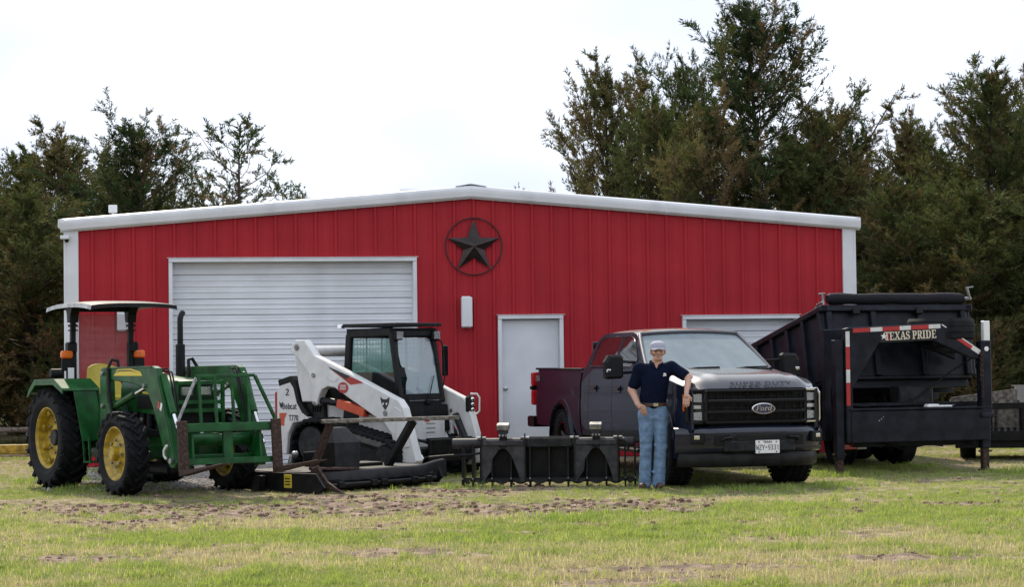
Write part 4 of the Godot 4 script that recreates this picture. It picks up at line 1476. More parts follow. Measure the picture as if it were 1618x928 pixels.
	g.bar(Vector3(0.4, 1.12, -0.03), Vector3(0.63, 0.62, -0.02), 0.035, 0.04, Vector3(0, 0, 1))
	g.bar(Vector3(0.63, 0.64, -0.02), Vector3(0.63, 0.54, -0.02), 0.035, 0.05, Vector3(0, 0, 1))
	obj("load_backrest", g, "green_paint", car)
	g = G.new()
	g.bar(Vector3(-0.36, 1.1, -0.02), Vector3(-0.64, 0.56, 0.0), 0.03, 0.03, Vector3(0, 0, 1))
	obj("backrest_brace", g, "bare_steel", car)
	for s in [-1.0, 1.0]:
		g = G.new()
		g.bar(Vector3(s * 0.6, -0.02, 0.06), Vector3(s * 0.6, 0.6, 0.06), 0.12, 0.05, Vector3(0, 0, 1), 0.008)
		g.prism([Vector2(0.04, -0.03), Vector2(1.15, 0.05), Vector2(1.15, 0.062), Vector2(0.04, 0.03)], Vector3.ZERO, Vector3(0, 0, 1), Vector3.UP, Vector3.RIGHT, s * 0.6 - 0.06, s * 0.6 + 0.06, 0.004)
		obj("fork", g, "rusty_steel", car)
	# cables, a battery box, side screens and a dipstick for the clutter round the engine
	g = G.new()
	g.tube([Vector3(-0.3, 1.1, 1.2), Vector3(-0.36, 0.95, 1.4), Vector3(-0.33, 0.8, 1.7), Vector3(-0.24, 0.74, 2.0)], 0.014, 6)
	g.tube([Vector3(-0.28, 1.05, 1.25), Vector3(-0.38, 0.86, 1.35), Vector3(-0.4, 0.7, 1.6)], 0.012, 6)
	g.tube([Vector3(-0.5, 0.75, 1.2), Vector3(-0.42, 0.6, 1.5), Vector3(-0.36, 0.56, 1.9)], 0.014, 6)
	obj("cables", g, "black_plastic", t)
	part_box("battery_box", t, "black_plastic", Vector3(-0.32, 0.62, 1.0), Vector3(0.2, 0.24, 0.3), 0.02)
	part_box("side_screen", t, "black_plastic", Vector3(-0.292, 1.1, 1.9), Vector3(0.02, 0.16, 0.7), 0.005)
	g = G.new()
	g.tube([Vector3(-0.62, 0.62, 3.08), Vector3(-0.63, 0.56, 3.02), Vector3(-0.62, 0.5, 3.0), Vector3(-0.61, 0.46, 3.04)], 0.016, 6)
	obj("loose_strap", g, "decal_white", t)
	# rear hitch parts hanging low
	g = G.new()
	for s in [-1.0, 1.0]:
		g.bar(Vector3(s * 0.25, 0.4, -0.2), Vector3(s * 0.38, 0.34, -1.0), 0.03, 0.06)
	g.bar(Vector3(0, 0.4, -0.2), Vector3(0, 0.38, -0.7), 0.06, 0.03)
	obj("hitch_arms", g, "black_paint", t)
	g = G.new()
	g.box(Vector3(0.0, 0.28, 1.5), Vector3(0.36, 0.12, 1.3), 0.03)
	g.tube([Vector3(-0.35, 0.34, 1.45), Vector3(0.1, 0.3, 1.6), Vector3(0.35, 0.36, 1.45)], 0.03, 8)
	obj("belly_guard", g, "black_paint", t)

# ---------- compact track loader ----------
func sidetext() -> Basis:      # for writing that faces -x
	return Basis(Vector3(0, 0, 1), Vector3.UP, Vector3(-1, 0, 0))

func build_loader() -> void:
	var t := thing("track_loader", "white and black compact track loader with enclosed cab behind the brush cutter", "loader", Vector3(-1.254 - 0.0658 * 0.682, 0, -29.344 + 0.0658 * 0.731), 47.0)
	t.scale = Vector3(0.86, 1, 1)
	var g: G
	# rubber tracks with sprocket, idlers and rollers
	for s in [-1.0, 1.0]:
		var band := [Vector2(-1.42, 0.03), Vector2(-1.6, 0.12), Vector2(-1.68, 0.28), Vector2(-1.66, 0.5), Vector2(-1.56, 0.66), Vector2(-1.36, 0.745), Vector2(-1.1, 0.755), Vector2(0.2, 0.5), Vector2(0.36, 0.42), Vector2(0.43, 0.28), Vector2(0.38, 0.13), Vector2(0.24, 0.03)]
		g = G.new()
		for i in band.size():
			var p: Vector2 = band[i]
			var q: Vector2 = band[(i + 1) % band.size()]
			var n2 := Vector2((q - p).y, -(q - p).x).normalized()
			g.bar(Vector3(s * 0.76, p.y, p.x), Vector3(s * 0.76, q.y, q.x), 0.42, 0.045, Vector3(0, -n2.y, -n2.x), 0.006)
			var L := p.distance_to(q)
			var k := int(maxf(1, L / 0.1))
			for j in k:
				var c := p.lerp(q, (j + 0.5) / k)
				for h in [-0.1, 0.1]:
					g.bar(Vector3(s * 0.76 + h - 0.09, c.y - n2.y * 0.0, c.x), Vector3(s * 0.76 + h + 0.09, c.y, c.x + 0.02), 0.05, 0.085, Vector3(0, n2.y, n2.x), 0.006)
		var tr := obj("track", g, "rubber", t)
		for w in [[-1.34, 0.43, 0.25], [0.15, 0.26, 0.19], [-1.36, 0.2, 0.14]]:
			g = G.new()
			g.cyl(Vector3(s * 0.6, w[1], w[0]), Vector3(s * 0.9, w[1], w[0]), w[2], 20, 0.02)
			obj("track_wheel", g, "dark_steel", tr)
		for z in [-1.05, -0.78, -0.5, -0.22]:
			g = G.new()
			g.cyl(Vector3(s * 0.6, 0.14, z), Vector3(s * 0.9, 0.14, z), 0.1, 16, 0.015)
			obj("track_roller", g, "dark_steel", tr)
		g = G.new()
		g.px([Vector2(-1.25, 0.2), Vector2(0.1, 0.2), Vector2(0.1, 0.34), Vector2(-0.9, 0.52), Vector2(-1.2, 0.5)], s * 0.62, s * 0.88, 0.015)
		obj("track_frame", g, "black_paint", tr)
	# body
	g = G.new()
	g.px([Vector2(-1.75, 0.24), Vector2(0.1, 0.24), Vector2(0.14, 0.5), Vector2(-0.1, 0.92), Vector2(-1.1, 1.0), Vector2(-1.75, 0.9)], -0.54, 0.54, 0.02)
	obj("chassis", g, "white_paint", t)
	g = G.new()
	g.px([Vector2(-1.0, 0.62), Vector2(-0.95, 1.02), Vector2(0.1, 0.95), Vector2(0.14, 0.6)], -0.57, 0.57, 0.02)
	obj("lower_cab", g, "black_paint", t)
	g = G.new()
	g.px([Vector2(-2.1, 0.5), Vector2(-1.0, 0.6), Vector2(-1.0, 1.22), Vector2(-1.75, 1.24), Vector2(-2.1, 1.22)], -0.5, 0.5, 0.04)
	obj("engine_cover", g, "black_paint", t)
	g = G.new()
	for i in 8:
		g.box(Vector3(0, 1.245, -1.95 + i * 0.1), Vector3(0.8, 0.02, 0.05), 0.005)
	obj("cooling_grille", g, "black_plastic", t)
	# white tail panels with the red lamp strip
	for s in [-1.0, 1.0]:
		g = G.new()
		g.px([Vector2(-2.2, 0.26), Vector2(-2.26, 0.5), Vector2(-2.26, 1.14), Vector2(-2.18, 1.23), Vector2(-1.98, 1.27), Vector2(-1.88, 1.18), Vector2(-1.82, 0.98), Vector2(-1.72, 0.84), Vector2(-1.56, 0.78), Vector2(-1.62, 0.74), Vector2(-1.92, 0.7), Vector2(-2.02, 0.55), Vector2(-2.06, 0.26)], s * 0.52, s * 0.66, 0.012)
		var tail := obj("tail_panel", g, "white_paint", t)
		g = G.new()
		g.px([Vector2(-2.25, 0.4), Vector2(-2.29, 0.42), Vector2(-2.29, 1.12), Vector2(-2.25, 1.14)], s * 0.53, s * 0.67, 0.004)
		obj("tail_strip", g, "red_trim", tail)
		g = G.new()
		g.px([Vector2(-2.2, 1.22), Vector2(-2.22, 1.3), Vector2(-1.96, 1.36), Vector2(-1.86, 1.3), Vector2(-1.76, 1.0), Vector2(-1.58, 0.82), Vector2(-1.6, 0.79), Vector2(-1.72, 0.85), Vector2(-1.83, 0.99), Vector2(-1.9, 1.2), Vector2(-1.98, 1.285)], s * 0.5, s * 0.67, 0.006)
		obj("tail_edge", g, "black_plastic", tail)
		if s < 0:
			lettering("Bobcat", 0.085, "decal_black", tail, Vector3(-0.662, 0.93, -1.985), sidetext(), "Droid Sans", true, 0.82)
			lettering("T770", 0.085, "decal_black", tail, Vector3(-0.662, 0.77, -1.9), sidetext(), "Droid Sans", true, 0.8)
			g = G.new()
			g.px([Vector2(-2.2, 0.66), Vector2(-2.2, 0.84), Vector2(-2.04, 0.84), Vector2(-2.09, 0.76), Vector2(-2.1, 0.66)], -0.664, -0.661, 0.0)
			obj("tail_decal", g, "orange_paint", tail)
			lettering("2", 0.1, "decal_black", tail, Vector3(-0.662, 1.13, -2.03), sidetext(), "Droid Sans", true, 1.1)
			g = G.new()
			g.px([Vector2(-2.16, 0.97), Vector2(-2.2, 1.0), Vector2(-2.19, 0.94), Vector2(-2.16, 0.9), Vector2(-2.13, 0.94), Vector2(-2.12, 1.0)], -0.664, -0.661, 0.0)
			obj("emblem", g, "decal_black", tail)
	g = G.new()
	g.box(Vector3(0, 0.7, -2.2), Vector3(1.05, 0.9, 0.06), 0.015)
	obj("tailgate", g, "black_paint", t)
	# lift arms
	for s in [-1.0, 1.0]:
		var xi := 0.69 if s < 0 else 0.6
		var xo := 0.84 if s < 0 else 0.73
		g = G.new()
		g.px([Vector2(-1.78, 1.7), Vector2(-1.74, 1.81), Vector2(-1.66, 1.86), Vector2(-1.5, 1.86), Vector2(-1.28, 1.64), Vector2(-0.74, 1.45), Vector2(0.22, 1.09), Vector2(0.36, 1.04), Vector2(0.46, 0.93), Vector2(0.7, 0.24), Vector2(0.66, 0.17), Vector2(0.42, 0.13), Vector2(0.36, 0.2), Vector2(0.22, 0.6), Vector2(0.1, 0.72), Vector2(-0.06, 0.8), Vector2(-0.68, 1.1), Vector2(-0.88, 1.2), Vector2(-1.02, 1.215), Vector2(-1.14, 1.17), Vector2(-1.2, 1.08), Vector2(-1.24, 0.97), Vector2(-1.3, 0.95), Vector2(-1.34, 1.0), Vector2(-1.34, 1.25), Vector2(-1.4, 1.38), Vector2(-1.62, 1.6)], s * xi, s * xo, 0.012)
		var arm := obj("lift_arm", g, "white_paint", t)
		g = G.new()
		g.cyl(Vector3(s * xi, 1.76, -1.64), Vector3(s * (xo + 0.025), 1.76, -1.64), 0.045, 14, 0.006)
		g.cyl(Vector3(s * xi, 1.37, -1.3), Vector3(s * (xo + 0.025), 1.37, -1.3), 0.032, 12, 0.004)
		g.cyl(Vector3(s * xi, 0.99, -1.29), Vector3(s * (xo + 0.02), 0.99, -1.29), 0.025, 12, 0.004)
		g.cyl(Vector3(s * xi, 0.86, 0.12), Vector3(s * (xo + 0.02), 0.86, 0.12), 0.035, 12, 0.004)
		obj("arm_pins", g, "bare_steel", arm).set_meta("kind", "stuff")
		if s < 0:
			g = G.new()
			g.px([Vector2(-0.98, 1.47), Vector2(-0.55, 1.24), Vector2(-0.3, 1.265), Vector2(-0.42, 1.31)], -0.846, -0.842, 0.0)
			obj("arm_stripe", g, "red_trim", arm)
			g = G.new()
			g.px([Vector2(-0.99, 1.485), Vector2(-0.56, 1.355), Vector2(-0.64, 1.315), Vector2(-0.96, 1.462)], -0.8475, -0.843, 0.0)
			obj("arm_stripe_edge", g, "decal_black", arm)
			g = G.new()
			var el := []
			for i in 24:
				el.append(Vector2(-0.7 + cos(TAU * i / 24) * 0.1, 1.2 + sin(TAU * i / 24) * 0.075))
			g.px(el, -0.849, -0.842, 0.0)
			var ov := obj("round_sticker", g, "red_trim", arm)
			for yy in [1.225, 1.2, 1.175]:
				g = G.new()
				g.px([Vector2(-0.76, yy), Vector2(-0.64, yy - 0.0), Vector2(-0.64, yy + 0.01), Vector2(-0.76, yy + 0.01)], -0.8505, -0.849, 0.0)
				obj("sticker_line", g, "decal_white", ov)
			# black animal-head emblem
			g = G.new()
			g.px([Vector2(0.12, 0.9), Vector2(0.07, 0.96), Vector2(0.05, 1.0), Vector2(0.03, 1.075), Vector2(0.085, 1.045), Vector2(0.15, 1.045), Vector2(0.205, 1.075), Vector2(0.19, 1.0), Vector2(0.17, 0.96)], -0.846, -0.842, 0.0)
			var em := obj("emblem", g, "decal_black", arm)
			g = G.new()
			for q in [0.085, 0.15]:
				g.px([Vector2(q - 0.015, 0.995), Vector2(q + 0.018, 1.005), Vector2(q + 0.01, 0.975), Vector2(q - 0.008, 0.965)], -0.849, -0.8465, 0.0)
			obj("emblem_eyes", g, "decal_white", em)
		# rear upright
		g = G.new()
		g.px([Vector2(-1.86, 1.68), Vector2(-1.82, 1.8), Vector2(-1.72, 1.83), Vector2(-1.62, 1.72), Vector2(-1.5, 1.3), Vector2(-1.4, 1.0), Vector2(-1.7, 1.0), Vector2(-1.78, 1.26)], s * 0.56, s * 0.68, 0.012)
		obj("rear_link", g, "white_paint", t)
		g = G.new()
		g.px([Vector2(-1.68, 0.6), Vector2(-1.72, 1.24), Vector2(-1.46, 1.46), Vector2(-1.34, 1.3), Vector2(-1.3, 0.74)], s * 0.5, s * 0.6, 0.02)
		obj("upright", g, "black_paint", t)
		# lift cylinder with orange sleeve
		g = G.new()
		g.cyl(Vector3(s * 0.76, 1.02, -1.22), Vector3(s * 0.76, 0.985, -0.8), 0.05, 14, 0.006)
		var cyl := obj("lift_cylinder", g, "black_paint", t)
		g = G.new()
		g.bar(Vector3(s * 0.78, 0.985, -0.84), Vector3(s * 0.78, 0.86, -0.3), 0.12, 0.11)
		obj("cylinder_lock", g, "orange_paint", cyl)
		g = G.new()
		g.cyl(Vector3(s * 0.76, 0.87, -0.32), Vector3(s * 0.76, 0.83, 0.05), 0.028, 12, 0.004)
		obj("cylinder_rod", g, "dark_steel", cyl)
		# tilt cylinder at the front
		g = G.new()
		g.cyl(Vector3(s * 0.56, 0.82, 0.24), Vector3(s * 0.56, 0.42, 0.46), 0.05, 14, 0.006)
		var tc := obj("tilt_cylinder", g, "charcoal_paint", t)
		g = G.new()
		g.cyl(Vector3(s * 0.56, 0.42, 0.46), Vector3(s * 0.56, 0.24, 0.58), 0.026, 12, 0.003)
		obj("cylinder_rod", g, "rod_chrome", tc)
		# frame plate inside the arm
		g = G.new()
		g.px([Vector2(-0.6, 0.55), Vector2(-0.6, 1.04), Vector2(-0.1, 0.84), Vector2(0.14, 0.72), Vector2(0.18, 0.5)], s * 0.58, s * 0.62, 0.006)
		obj("side_plate", g, "white_paint", t)
	g = G.new()
	g.cyl(Vector3(-0.7, 1.7, -1.42), Vector3(0.7, 1.7, -1.42), 0.075, 18, 0.01)
	obj("cross_tube", g, "white_paint", t)
	g = G.new()
	g.cyl(Vector3(-0.7, 0.34, 0.5), Vector3(0.7, 0.34, 0.5), 0.07, 16, 0.01)
	g.box(Vector3(0, 0.36, 0.64), Vector3(1.0, 0.3, 0.06), 0.01)
	obj("quick_hitch", g, "black_paint", t)
	g = G.new()
	g.box(Vector3(0, 0.62, 0.14), Vector3(0.84, 0.28, 0.04), 0.01)
	obj("front_plate", g, "white_paint", t)
	# cab: steel frame, glass, roof plate
	g = G.new()
	var zr := -1.0
	for s in [-1.0, 1.0]:
		g.bar(Vector3(s * 0.44, 1.95, -0.1), Vector3(s * 0.455, 0.98, 0.08), 0.09, 0.09, Vector3(0, 0, 1), 0.02)
		g.bar(Vector3(s * 0.44, 1.93, -0.93), Vector3(s * 0.455, 0.98, -1.0), 0.09, 0.12, Vector3(0, 0, 1), 0.02)
		g.bar(Vector3(s * 0.44, 1.93, -0.96), Vector3(s * 0.44, 1.95, -0.08), 0.09, 0.12, Vector3.UP, 0.02)
		g.bar(Vector3(s * 0.455, 1.02, -1.0), Vector3(s * 0.455, 1.02, 0.06), 0.09, 0.1, Vector3.UP, 0.02)
	g.bar(Vector3(-0.46, 1.93, -0.08), Vector3(0.46, 1.93, -0.08), 0.12, 0.12, Vector3.UP, 0.03)
	g.bar(Vector3(-0.46, 1.93, -0.95), Vector3(0.46, 1.93, -0.95), 0.12, 0.12, Vector3.UP, 0.03)
	g.bar(Vector3(-0.46, 1.3, -1.0), Vector3(0.46, 1.3, -1.0), 0.06, 0.5, Vector3.UP, 0.02)
	var cab := obj("cab_frame", g, "black_paint", t)
	g = G.new()
	g.box(Vector3(0, 1.985, -0.5), Vector3(0.94, 0.03, 0.96), 0.01)
	obj("cab_roof", g, "black_paint", cab)
	g = G.new()
	g.py([Vector2(-0.5, -1.02), Vector2(0.5, -1.02), Vector2(0.5, 0.04), Vector2(-0.5, 0.04)], 2.02, 2.07, 0.008)
	obj("roof_guard", g, "black_paint", t)
	part_box("strobe_lamp", t, "reflector", Vector3(-0.47, 2.035, -1.08), Vector3(0.08, 0.05, 0.09), 0.008)
	# chin of the cab front, narrowing downward
	g = G.new()
	g.prism([Vector2(-0.44, 0.35), Vector2(0.44, 0.35), Vector2(0.42, 0.2), Vector2(0.3, 0.02), Vector2(0.2, -0.02), Vector2(-0.2, -0.02), Vector2(-0.3, 0.02), Vector2(-0.42, 0.2)], Vector3(0, 0.76, 0.1), Vector3.RIGHT, Vector3(0, 0.99, -0.12).normalized(), Vector3(0, 0.12, 0.99).normalized(), -0.04, 0.03, 0.01)
	obj("cab_chin", g, "black_paint", t)
	# door: black frame round one rounded pane
	var U := Vector3.RIGHT
	var V := Vector3(0, 0.984, -0.178)
	var W := Vector3(0, 0.178, 0.984)
	var o := Vector3(0, 0.9, 0.1)
	var pane := [Vector2(-0.3, 0.1), Vector2(0.38, 0.1), Vector2(0.4, 0.2), Vector2(0.39, 0.72), Vector2(0.35, 0.95), Vector2(0.26, 1.01), Vector2(-0.3, 1.01), Vector2(-0.39, 0.93), Vector2(-0.41, 0.75), Vector2(-0.39, 0.6), Vector2(-0.31, 0.5), Vector2(-0.29, 0.42), Vector2(-0.34, 0.33), Vector2(-0.36, 0.2)]
	g = G.new()
	g.prism(pane, o, U, V, W, 0.012, 0.02, 0.002)
	var dg := obj("door_pane", g, "clear_glass", t)
	g = G.new()
	for i in pane.size():
		var p: Vector2 = pane[i]
		var q: Vector2 = pane[(i + 1) % pane.size()]
		g.bar(o + U * p.x + V * p.y + W * 0.012, o + U * q.x + V * q.y + W * 0.012, 0.02, 0.03, W, 0.003)
	g.bar(o + U * -0.42 + V * 0.5 + W * 0.015, o + U * -0.3 + V * 0.5 + W * 0.015, 0.14, 0.03, W, 0.01)
	g.bar(o + U * 0.41 + V * 0.6 + W * 0.03, o + U * 0.41 + V * 0.72 + W * 0.03, 0.05, 0.05, W, 0.01)
	obj("door_frame", g, "black_plastic", dg)
	g = G.new()
	g.bar(o + U * 0.1 + V * 0.1 + W * 0.04, o + U * 0.3 + V * 0.45 + W * 0.04, 0.012, 0.012, W, 0.002)
	g.box(o + U * 0.12 + V * 0.09 + W * 0.04, Vector3(0.14, 0.06, 0.05), 0.012)
	obj("wiper", g, "black_plastic", dg)
	# side windows: green glass with an inner wire grid
	for s in [-1.0, 1.0]:
		g = G.new()
		g.px([Vector2(-0.92, 1.08), Vector2(0.0, 1.08), Vector2(-0.06, 1.86), Vector2(-0.86, 1.86)], s * 0.44, s * 0.446, 0.0)
		var sw := obj("side_window", g, "green_glass", t)
		g = G.new()
		for i in 14:
			var z := -0.86 + i * 0.06
			g.tube([Vector3(s * 0.42, 1.42, z), Vector3(s * 0.42, 1.86, z)], 0.004, 4, false)
		for i in 8:
			var y := 1.42 + i * 0.062
			g.tube([Vector3(s * 0.42, y, -0.88), Vector3(s * 0.42, y, -0.06)], 0.004, 4, false)
		obj("window_grid", g, "black_paint", sw).set_meta("kind", "stuff")
		g = G.new()
		g.px([Vector2(-0.92, 1.08), Vector2(0.0, 1.08), Vector2(-0.03, 1.4), Vector2(-0.9, 1.4)], s * 0.447, s * 0.452, 0.0)
		obj("lower_pane", g, "tinted_glass", sw)
		g = G.new()
		for z in [-0.6, -0.3]:
			g.bar(Vector3(s * 0.436, 1.4, z), Vector3(s * 0.436, 1.88, z), 0.03, 0.012, Vector3(s, 0, 0))
		obj("window_divider", g, "black_paint", sw)
		# work lamp at the front roof corner
		g = G.new()
		g.box(Vector3(s * 0.41, 1.9, 0.0), Vector3(0.16, 0.13, 0.06), 0.02)
		var lm := obj("work_lamp", g, "black_plastic", t)
		g = G.new()
		g.box(Vector3(s * 0.41, 1.9, 0.034), Vector3(0.13, 0.1, 0.012), 0.005)
		obj("lamp_lens", g, "lamp_glass", lm)
	g = G.new()
	for i in 12:
		var x := -0.4 + i * 0.0727
		g.tube([Vector3(x, 1.3, -0.96), Vector3(x, 1.88, -0.96)], 0.004, 4, false)
	for i in 9:
		g.tube([Vector3(-0.41, 1.32 + i * 0.066, -0.96), Vector3(0.41, 1.32 + i * 0.066, -0.96)], 0.004, 4, false)
	obj("rear_grid", g, "black_paint", t).set_meta("kind", "stuff")
	g = G.new()
	g.box(Vector3(0, 1.12, -0.55), Vector3(0.46, 0.12, 0.42), 0.04)
	g.box(Vector3(0, 1.4, -0.78), Vector3(0.42, 0.5, 0.1), 0.04)
	obj("operator_seat", g, "seat_grey", t)
	g = G.new()
	for s in [-1.0, 1.0]:
		g.tube([Vector3(s * 0.3, 1.08, -0.3), Vector3(s * 0.27, 1.28, -0.22)], 0.02, 8)
		g.ball(Vector3(s * 0.27, 1.3, -0.22), Vector3(0.03, 0.05, 0.03), 6)
	obj("joysticks", g, "black_plastic", t)
	# headlamp cluster with a tube guard on the right arm, mirror with loop handle
	g = G.new()
	g.box(Vector3(0.66, 0.95, 0.44), Vector3(0.15, 0.24, 0.1), 0.03)
	var hl := obj("arm_lamp", g, "black_plastic", t)
	g = G.new()
	for y in [0.88, 0.95, 1.02]:
		g.ball(Vector3(0.66, y, 0.488), Vector3(0.04, 0.03, 0.02), 6)
	obj("lamp_lens", g, "reflector", hl)
	g = G.new()
	g.tube([Vector3(0.72, 1.09, 0.4), Vector3(0.77, 1.09, 0.48), Vector3(0.79, 1.04, 0.51), Vector3(0.79, 0.86, 0.51), Vector3(0.77, 0.82, 0.48), Vector3(0.72, 0.82, 0.4)], 0.014, 8)
	obj("lamp_guard", g, "white_paint", hl)
	g = G.new()
	g.tube([Vector3(0.46, 1.84, -0.02), Vector3(0.54, 1.82, 0.0), Vector3(0.56, 1.7, 0.02), Vector3(0.56, 1.35, 0.05), Vector3(0.5, 1.2, 0.06)], 0.012, 8)
	var mh := obj("grab_handle", g, "black_paint", t)
	g = G.new()
	g.box(Vector3(0.62, 1.55, 0.0), Vector3(0.12, 0.42, 0.04), 0.015)
	obj("mirror", g, "gloss_black", mh)
	# pressed pocket and weld plates on the near arm, hoses, steps, dirt-catching ledges
	g = G.new()
	g.px([Vector2(-1.05, 1.36), Vector2(-1.0, 1.42), Vector2(-0.9, 1.41), Vector2(-0.8, 1.33), Vector2(-0.84, 1.28), Vector2(-0.96, 1.29)], -0.848, -0.838, 0.004)
	obj("arm_pocket", g, "white_paint", t)
	g = G.new()
	g.px([Vector2(0.24, 0.62), Vector2(0.3, 0.95), Vector2(0.42, 0.9), Vector2(0.58, 0.42), Vector2(0.46, 0.4)], -0.85, -0.838, 0.004)
	obj("arm_doubler", g, "white_paint", t)
	g = G.new()
	for k in 4:
		var z := -1.56 + k * 0.05
		g.tube([Vector3(-0.6, 0.86, z), Vector3(-0.63, 1.1, z + 0.05), Vector3(-0.62, 1.3, z - 0.02), Vector3(-0.56, 1.42, z - 0.1)], 0.018, 6)
	obj("hose_bundle", g, "black_plastic", t)
	g = G.new()
	g.tube([Vector3(-0.5, 0.5, 0.4), Vector3(-0.2, 0.42, 0.6), Vector3(0.2, 0.46, 0.6), Vector3(0.45, 0.56, 0.42)], 0.02, 6)
	g.tube([Vector3(-0.42, 0.52, 0.3), Vector3(-0.1, 0.36, 0.56), Vector3(0.3, 0.38, 0.62)], 0.016, 6)
	obj("front_hose", g, "black_plastic", t)
	g = G.new()
	for x in [-0.3, -0.1, 0.12, 0.32]:
		g.bar(Vector3(x, 0.3, 0.66), Vector3(x, 0.52, 0.62), 0.05, 0.05, Vector3(0, 0, 1), 0.006)
	g.bar(Vector3(-0.48, 0.5, 0.6), Vector3(0.48, 0.5, 0.6), 0.06, 0.05)
	obj("hitch_frame", g, "black_paint", t)
	g = G.new()
	for y in [0.58, 0.64, 0.7]:
		g.box(Vector3(0.1, y, 0.163), Vector3(0.2, 0.012, 0.003), 0.0)
	obj("plate_print", g, "decal_grey", t)
	part_box("plate_tag", t, "orange_paint", Vector3(0.02, 0.735, 0.163), Vector3(0.1, 0.02, 0.004), 0.0)
	g = G.new()
	g.box(Vector3(-0.52, 1.0, 0.05), Vector3(0.16, 0.04, 0.24), 0.008)
	obj("step_ledge", g, "black_paint", t)

# ---------- brush cutter and root grapple lying in front ----------
func build_cutter() -> void:
	var t := thing("brush_cutter", "black rotary brush cutter deck with push bar lying on the grass", "brush cutter", Vector3(-1.9, 0, -26.0), 48.0)
	var g := G.new()
	g.py([Vector2(-0.62, -1.3), Vector2(-0.72, -0.75), Vector2(-0.62, -0.2), Vector2(1.5, -0.12), Vector2(1.62, -0.6), Vector2(1.5, -1.3)], 0.21, 0.25, 0.006)
	obj("deck", g, "black_paint", t)
	# front lip: a thick wavy plate that rises at its right end
	g = G.new()
	var a := []
	var b := []
	var c := []
	for i in 13:
		var k := i / 12.0
		var x := lerpf(-0.6, 1.68, k)
		var rise := 0.06 * smoothstep(0.75, 1.0, k) + 0.05 * (1.0 - smoothstep(0.0, 0.12, k))
		var z := -0.17 + 0.1 * sin(k * PI)
		a.append(Vector3(x, 0.255 + rise, z))
		b.append(Vector3(x, 0.235 + rise, z + 0.06))
		c.append(Vector3(x, 0.13 - 0.04 * smoothstep(0.7, 1.0, k), z + 0.07))
	g.grid([a, b, c], Vector3(0.5, 0.1, -0.6))
	var c2 := []
	for p in c:
		c2.append(p + Vector3(0, 0, -0.03))
	g.grid([c, c2], Vector3(0.5, 0.6, -0.1))
	g.grid([c2, a], Vector3(0.5, 0.15, 1.0))
	obj("front_lip", g, "dark_steel", t)
	# skirts and skids
	g = G.new()
	g.px([Vector2(-1.25, 0.02), Vector2(0.1, 0.0), Vector2(0.2, 0.08), Vector2(0.05, 0.24), Vector2(-1.25, 0.24)], -0.72, -0.68, 0.006)
	var sk := obj("skid", g, "black_paint", t)
	g = G.new()
	g.box(Vector3(-0.727, 0.14, -0.42), Vector3(0.012, 0.16, 0.13), 0.002)
	var yd := obj("warning_decal", g, "decal_yellow", sk)
	g = G.new()
	for y in [0.1, 0.135, 0.17]:
		g.box(Vector3(-0.7345, y, -0.42), Vector3(0.003, 0.014, 0.09), 0.0)
	obj("decal_print", g, "decal_black", yd)
	g = G.new()
	g.px([Vector2(-1.25, 0.02), Vector2(-0.1, 0.02), Vector2(-0.02, 0.1), Vector2(-0.1, 0.24), Vector2(-1.25, 0.24)], 1.5, 1.54, 0.006)
	obj("skid", g, "black_paint", t)
	g = G.new()
	g.box(Vector3(0.4, 0.1, -0.55), Vector3(2.0, 0.14, 1.0), 0.02)
	obj("blade_housing", g, "black_paint", t)
	# round bar and clamps low at the front
	g = G.new()
	g.cyl(Vector3(-0.5, 0.09, 0.03), Vector3(1.35, 0.09, 0.03), 0.022, 10, 0.004)
	var rb := obj("front_bar", g, "dark_steel", t)
	for x in [-0.3, 0.25, 0.42, 0.95, 1.2]:
		g = G.new()
		g.box(Vector3(x, 0.09, 0.035), Vector3(0.1, 0.075, 0.075), 0.01)
		obj("clamp", g, "black_paint", rb)
	# rusty stump plate at the left front
	g = G.new()
	g.px([Vector2(-0.2, 0.02), Vector2(-0.16, 0.28), Vector2(-0.05, 0.33), Vector2(0.02, 0.24), Vector2(0.12, 0.14), Vector2(0.42, 0.0), Vector2(0.36, -0.0), Vector2(0.0, 0.08)], -0.6, -0.56, 0.006)
	g.bar(Vector3(-0.58, 0.29, -0.1), Vector3(0.12, 0.26, -0.12), 0.1, 0.03)
	obj("stump_plate", g, "rusty_steel", t)
	# push bar on two struts
	g = G.new()
	g.bar(Vector3(-0.3, 0.84, -0.26), Vector3(1.78, 0.83, 0.0), 0.09, 0.05, Vector3.UP, 0.008)
	obj("push_bar", g, "old_wood", t)
	g = G.new()
	g.bar(Vector3(-0.16, 0.82, -0.27), Vector3(-0.24, 0.24, -0.52), 0.09, 0.07, Vector3(0, 0, 1), 0.008)
	obj("strut", g, "rusty_steel", t)
	g = G.new()
	g.bar(Vector3(1.08, 0.81, -0.1), Vector3(0.92, 0.24, -0.4), 0.1, 0.08, Vector3(0, 0, 1), 0.008)
	obj("strut", g, "black_paint", t)
	# motor shroud with bevelled top
	var lo := [Vector3(-0.06, 0.25, -0.66), Vector3(0.34, 0.25, -0.66), Vector3(0.34, 0.25, -0.3), Vector3(-0.06, 0.25, -0.3)]
	var mid := [Vector3(-0.04, 0.57, -0.64), Vector3(0.4, 0.57, -0.64), Vector3(0.4, 0.57, -0.34), Vector3(-0.04, 0.57, -0.34)]
	var hi := [Vector3(0.06, 0.75, -0.6), Vector3(0.3, 0.75, -0.6), Vector3(0.3, 0.75, -0.48), Vector3(0.06, 0.75, -0.48)]
	g = G.new()
	var ctr := Vector3(0.15, 0.45, -0.5)
	for i in 4:
		var j := (i + 1) % 4
		g.quad(lo[i], lo[j], mid[j], mid[i], (lo[i] + mid[j]) * 0.5 - ctr)
		g.quad(mid[i], mid[j], hi[j], hi[i], (mid[i] + hi[j]) * 0.5 - ctr)
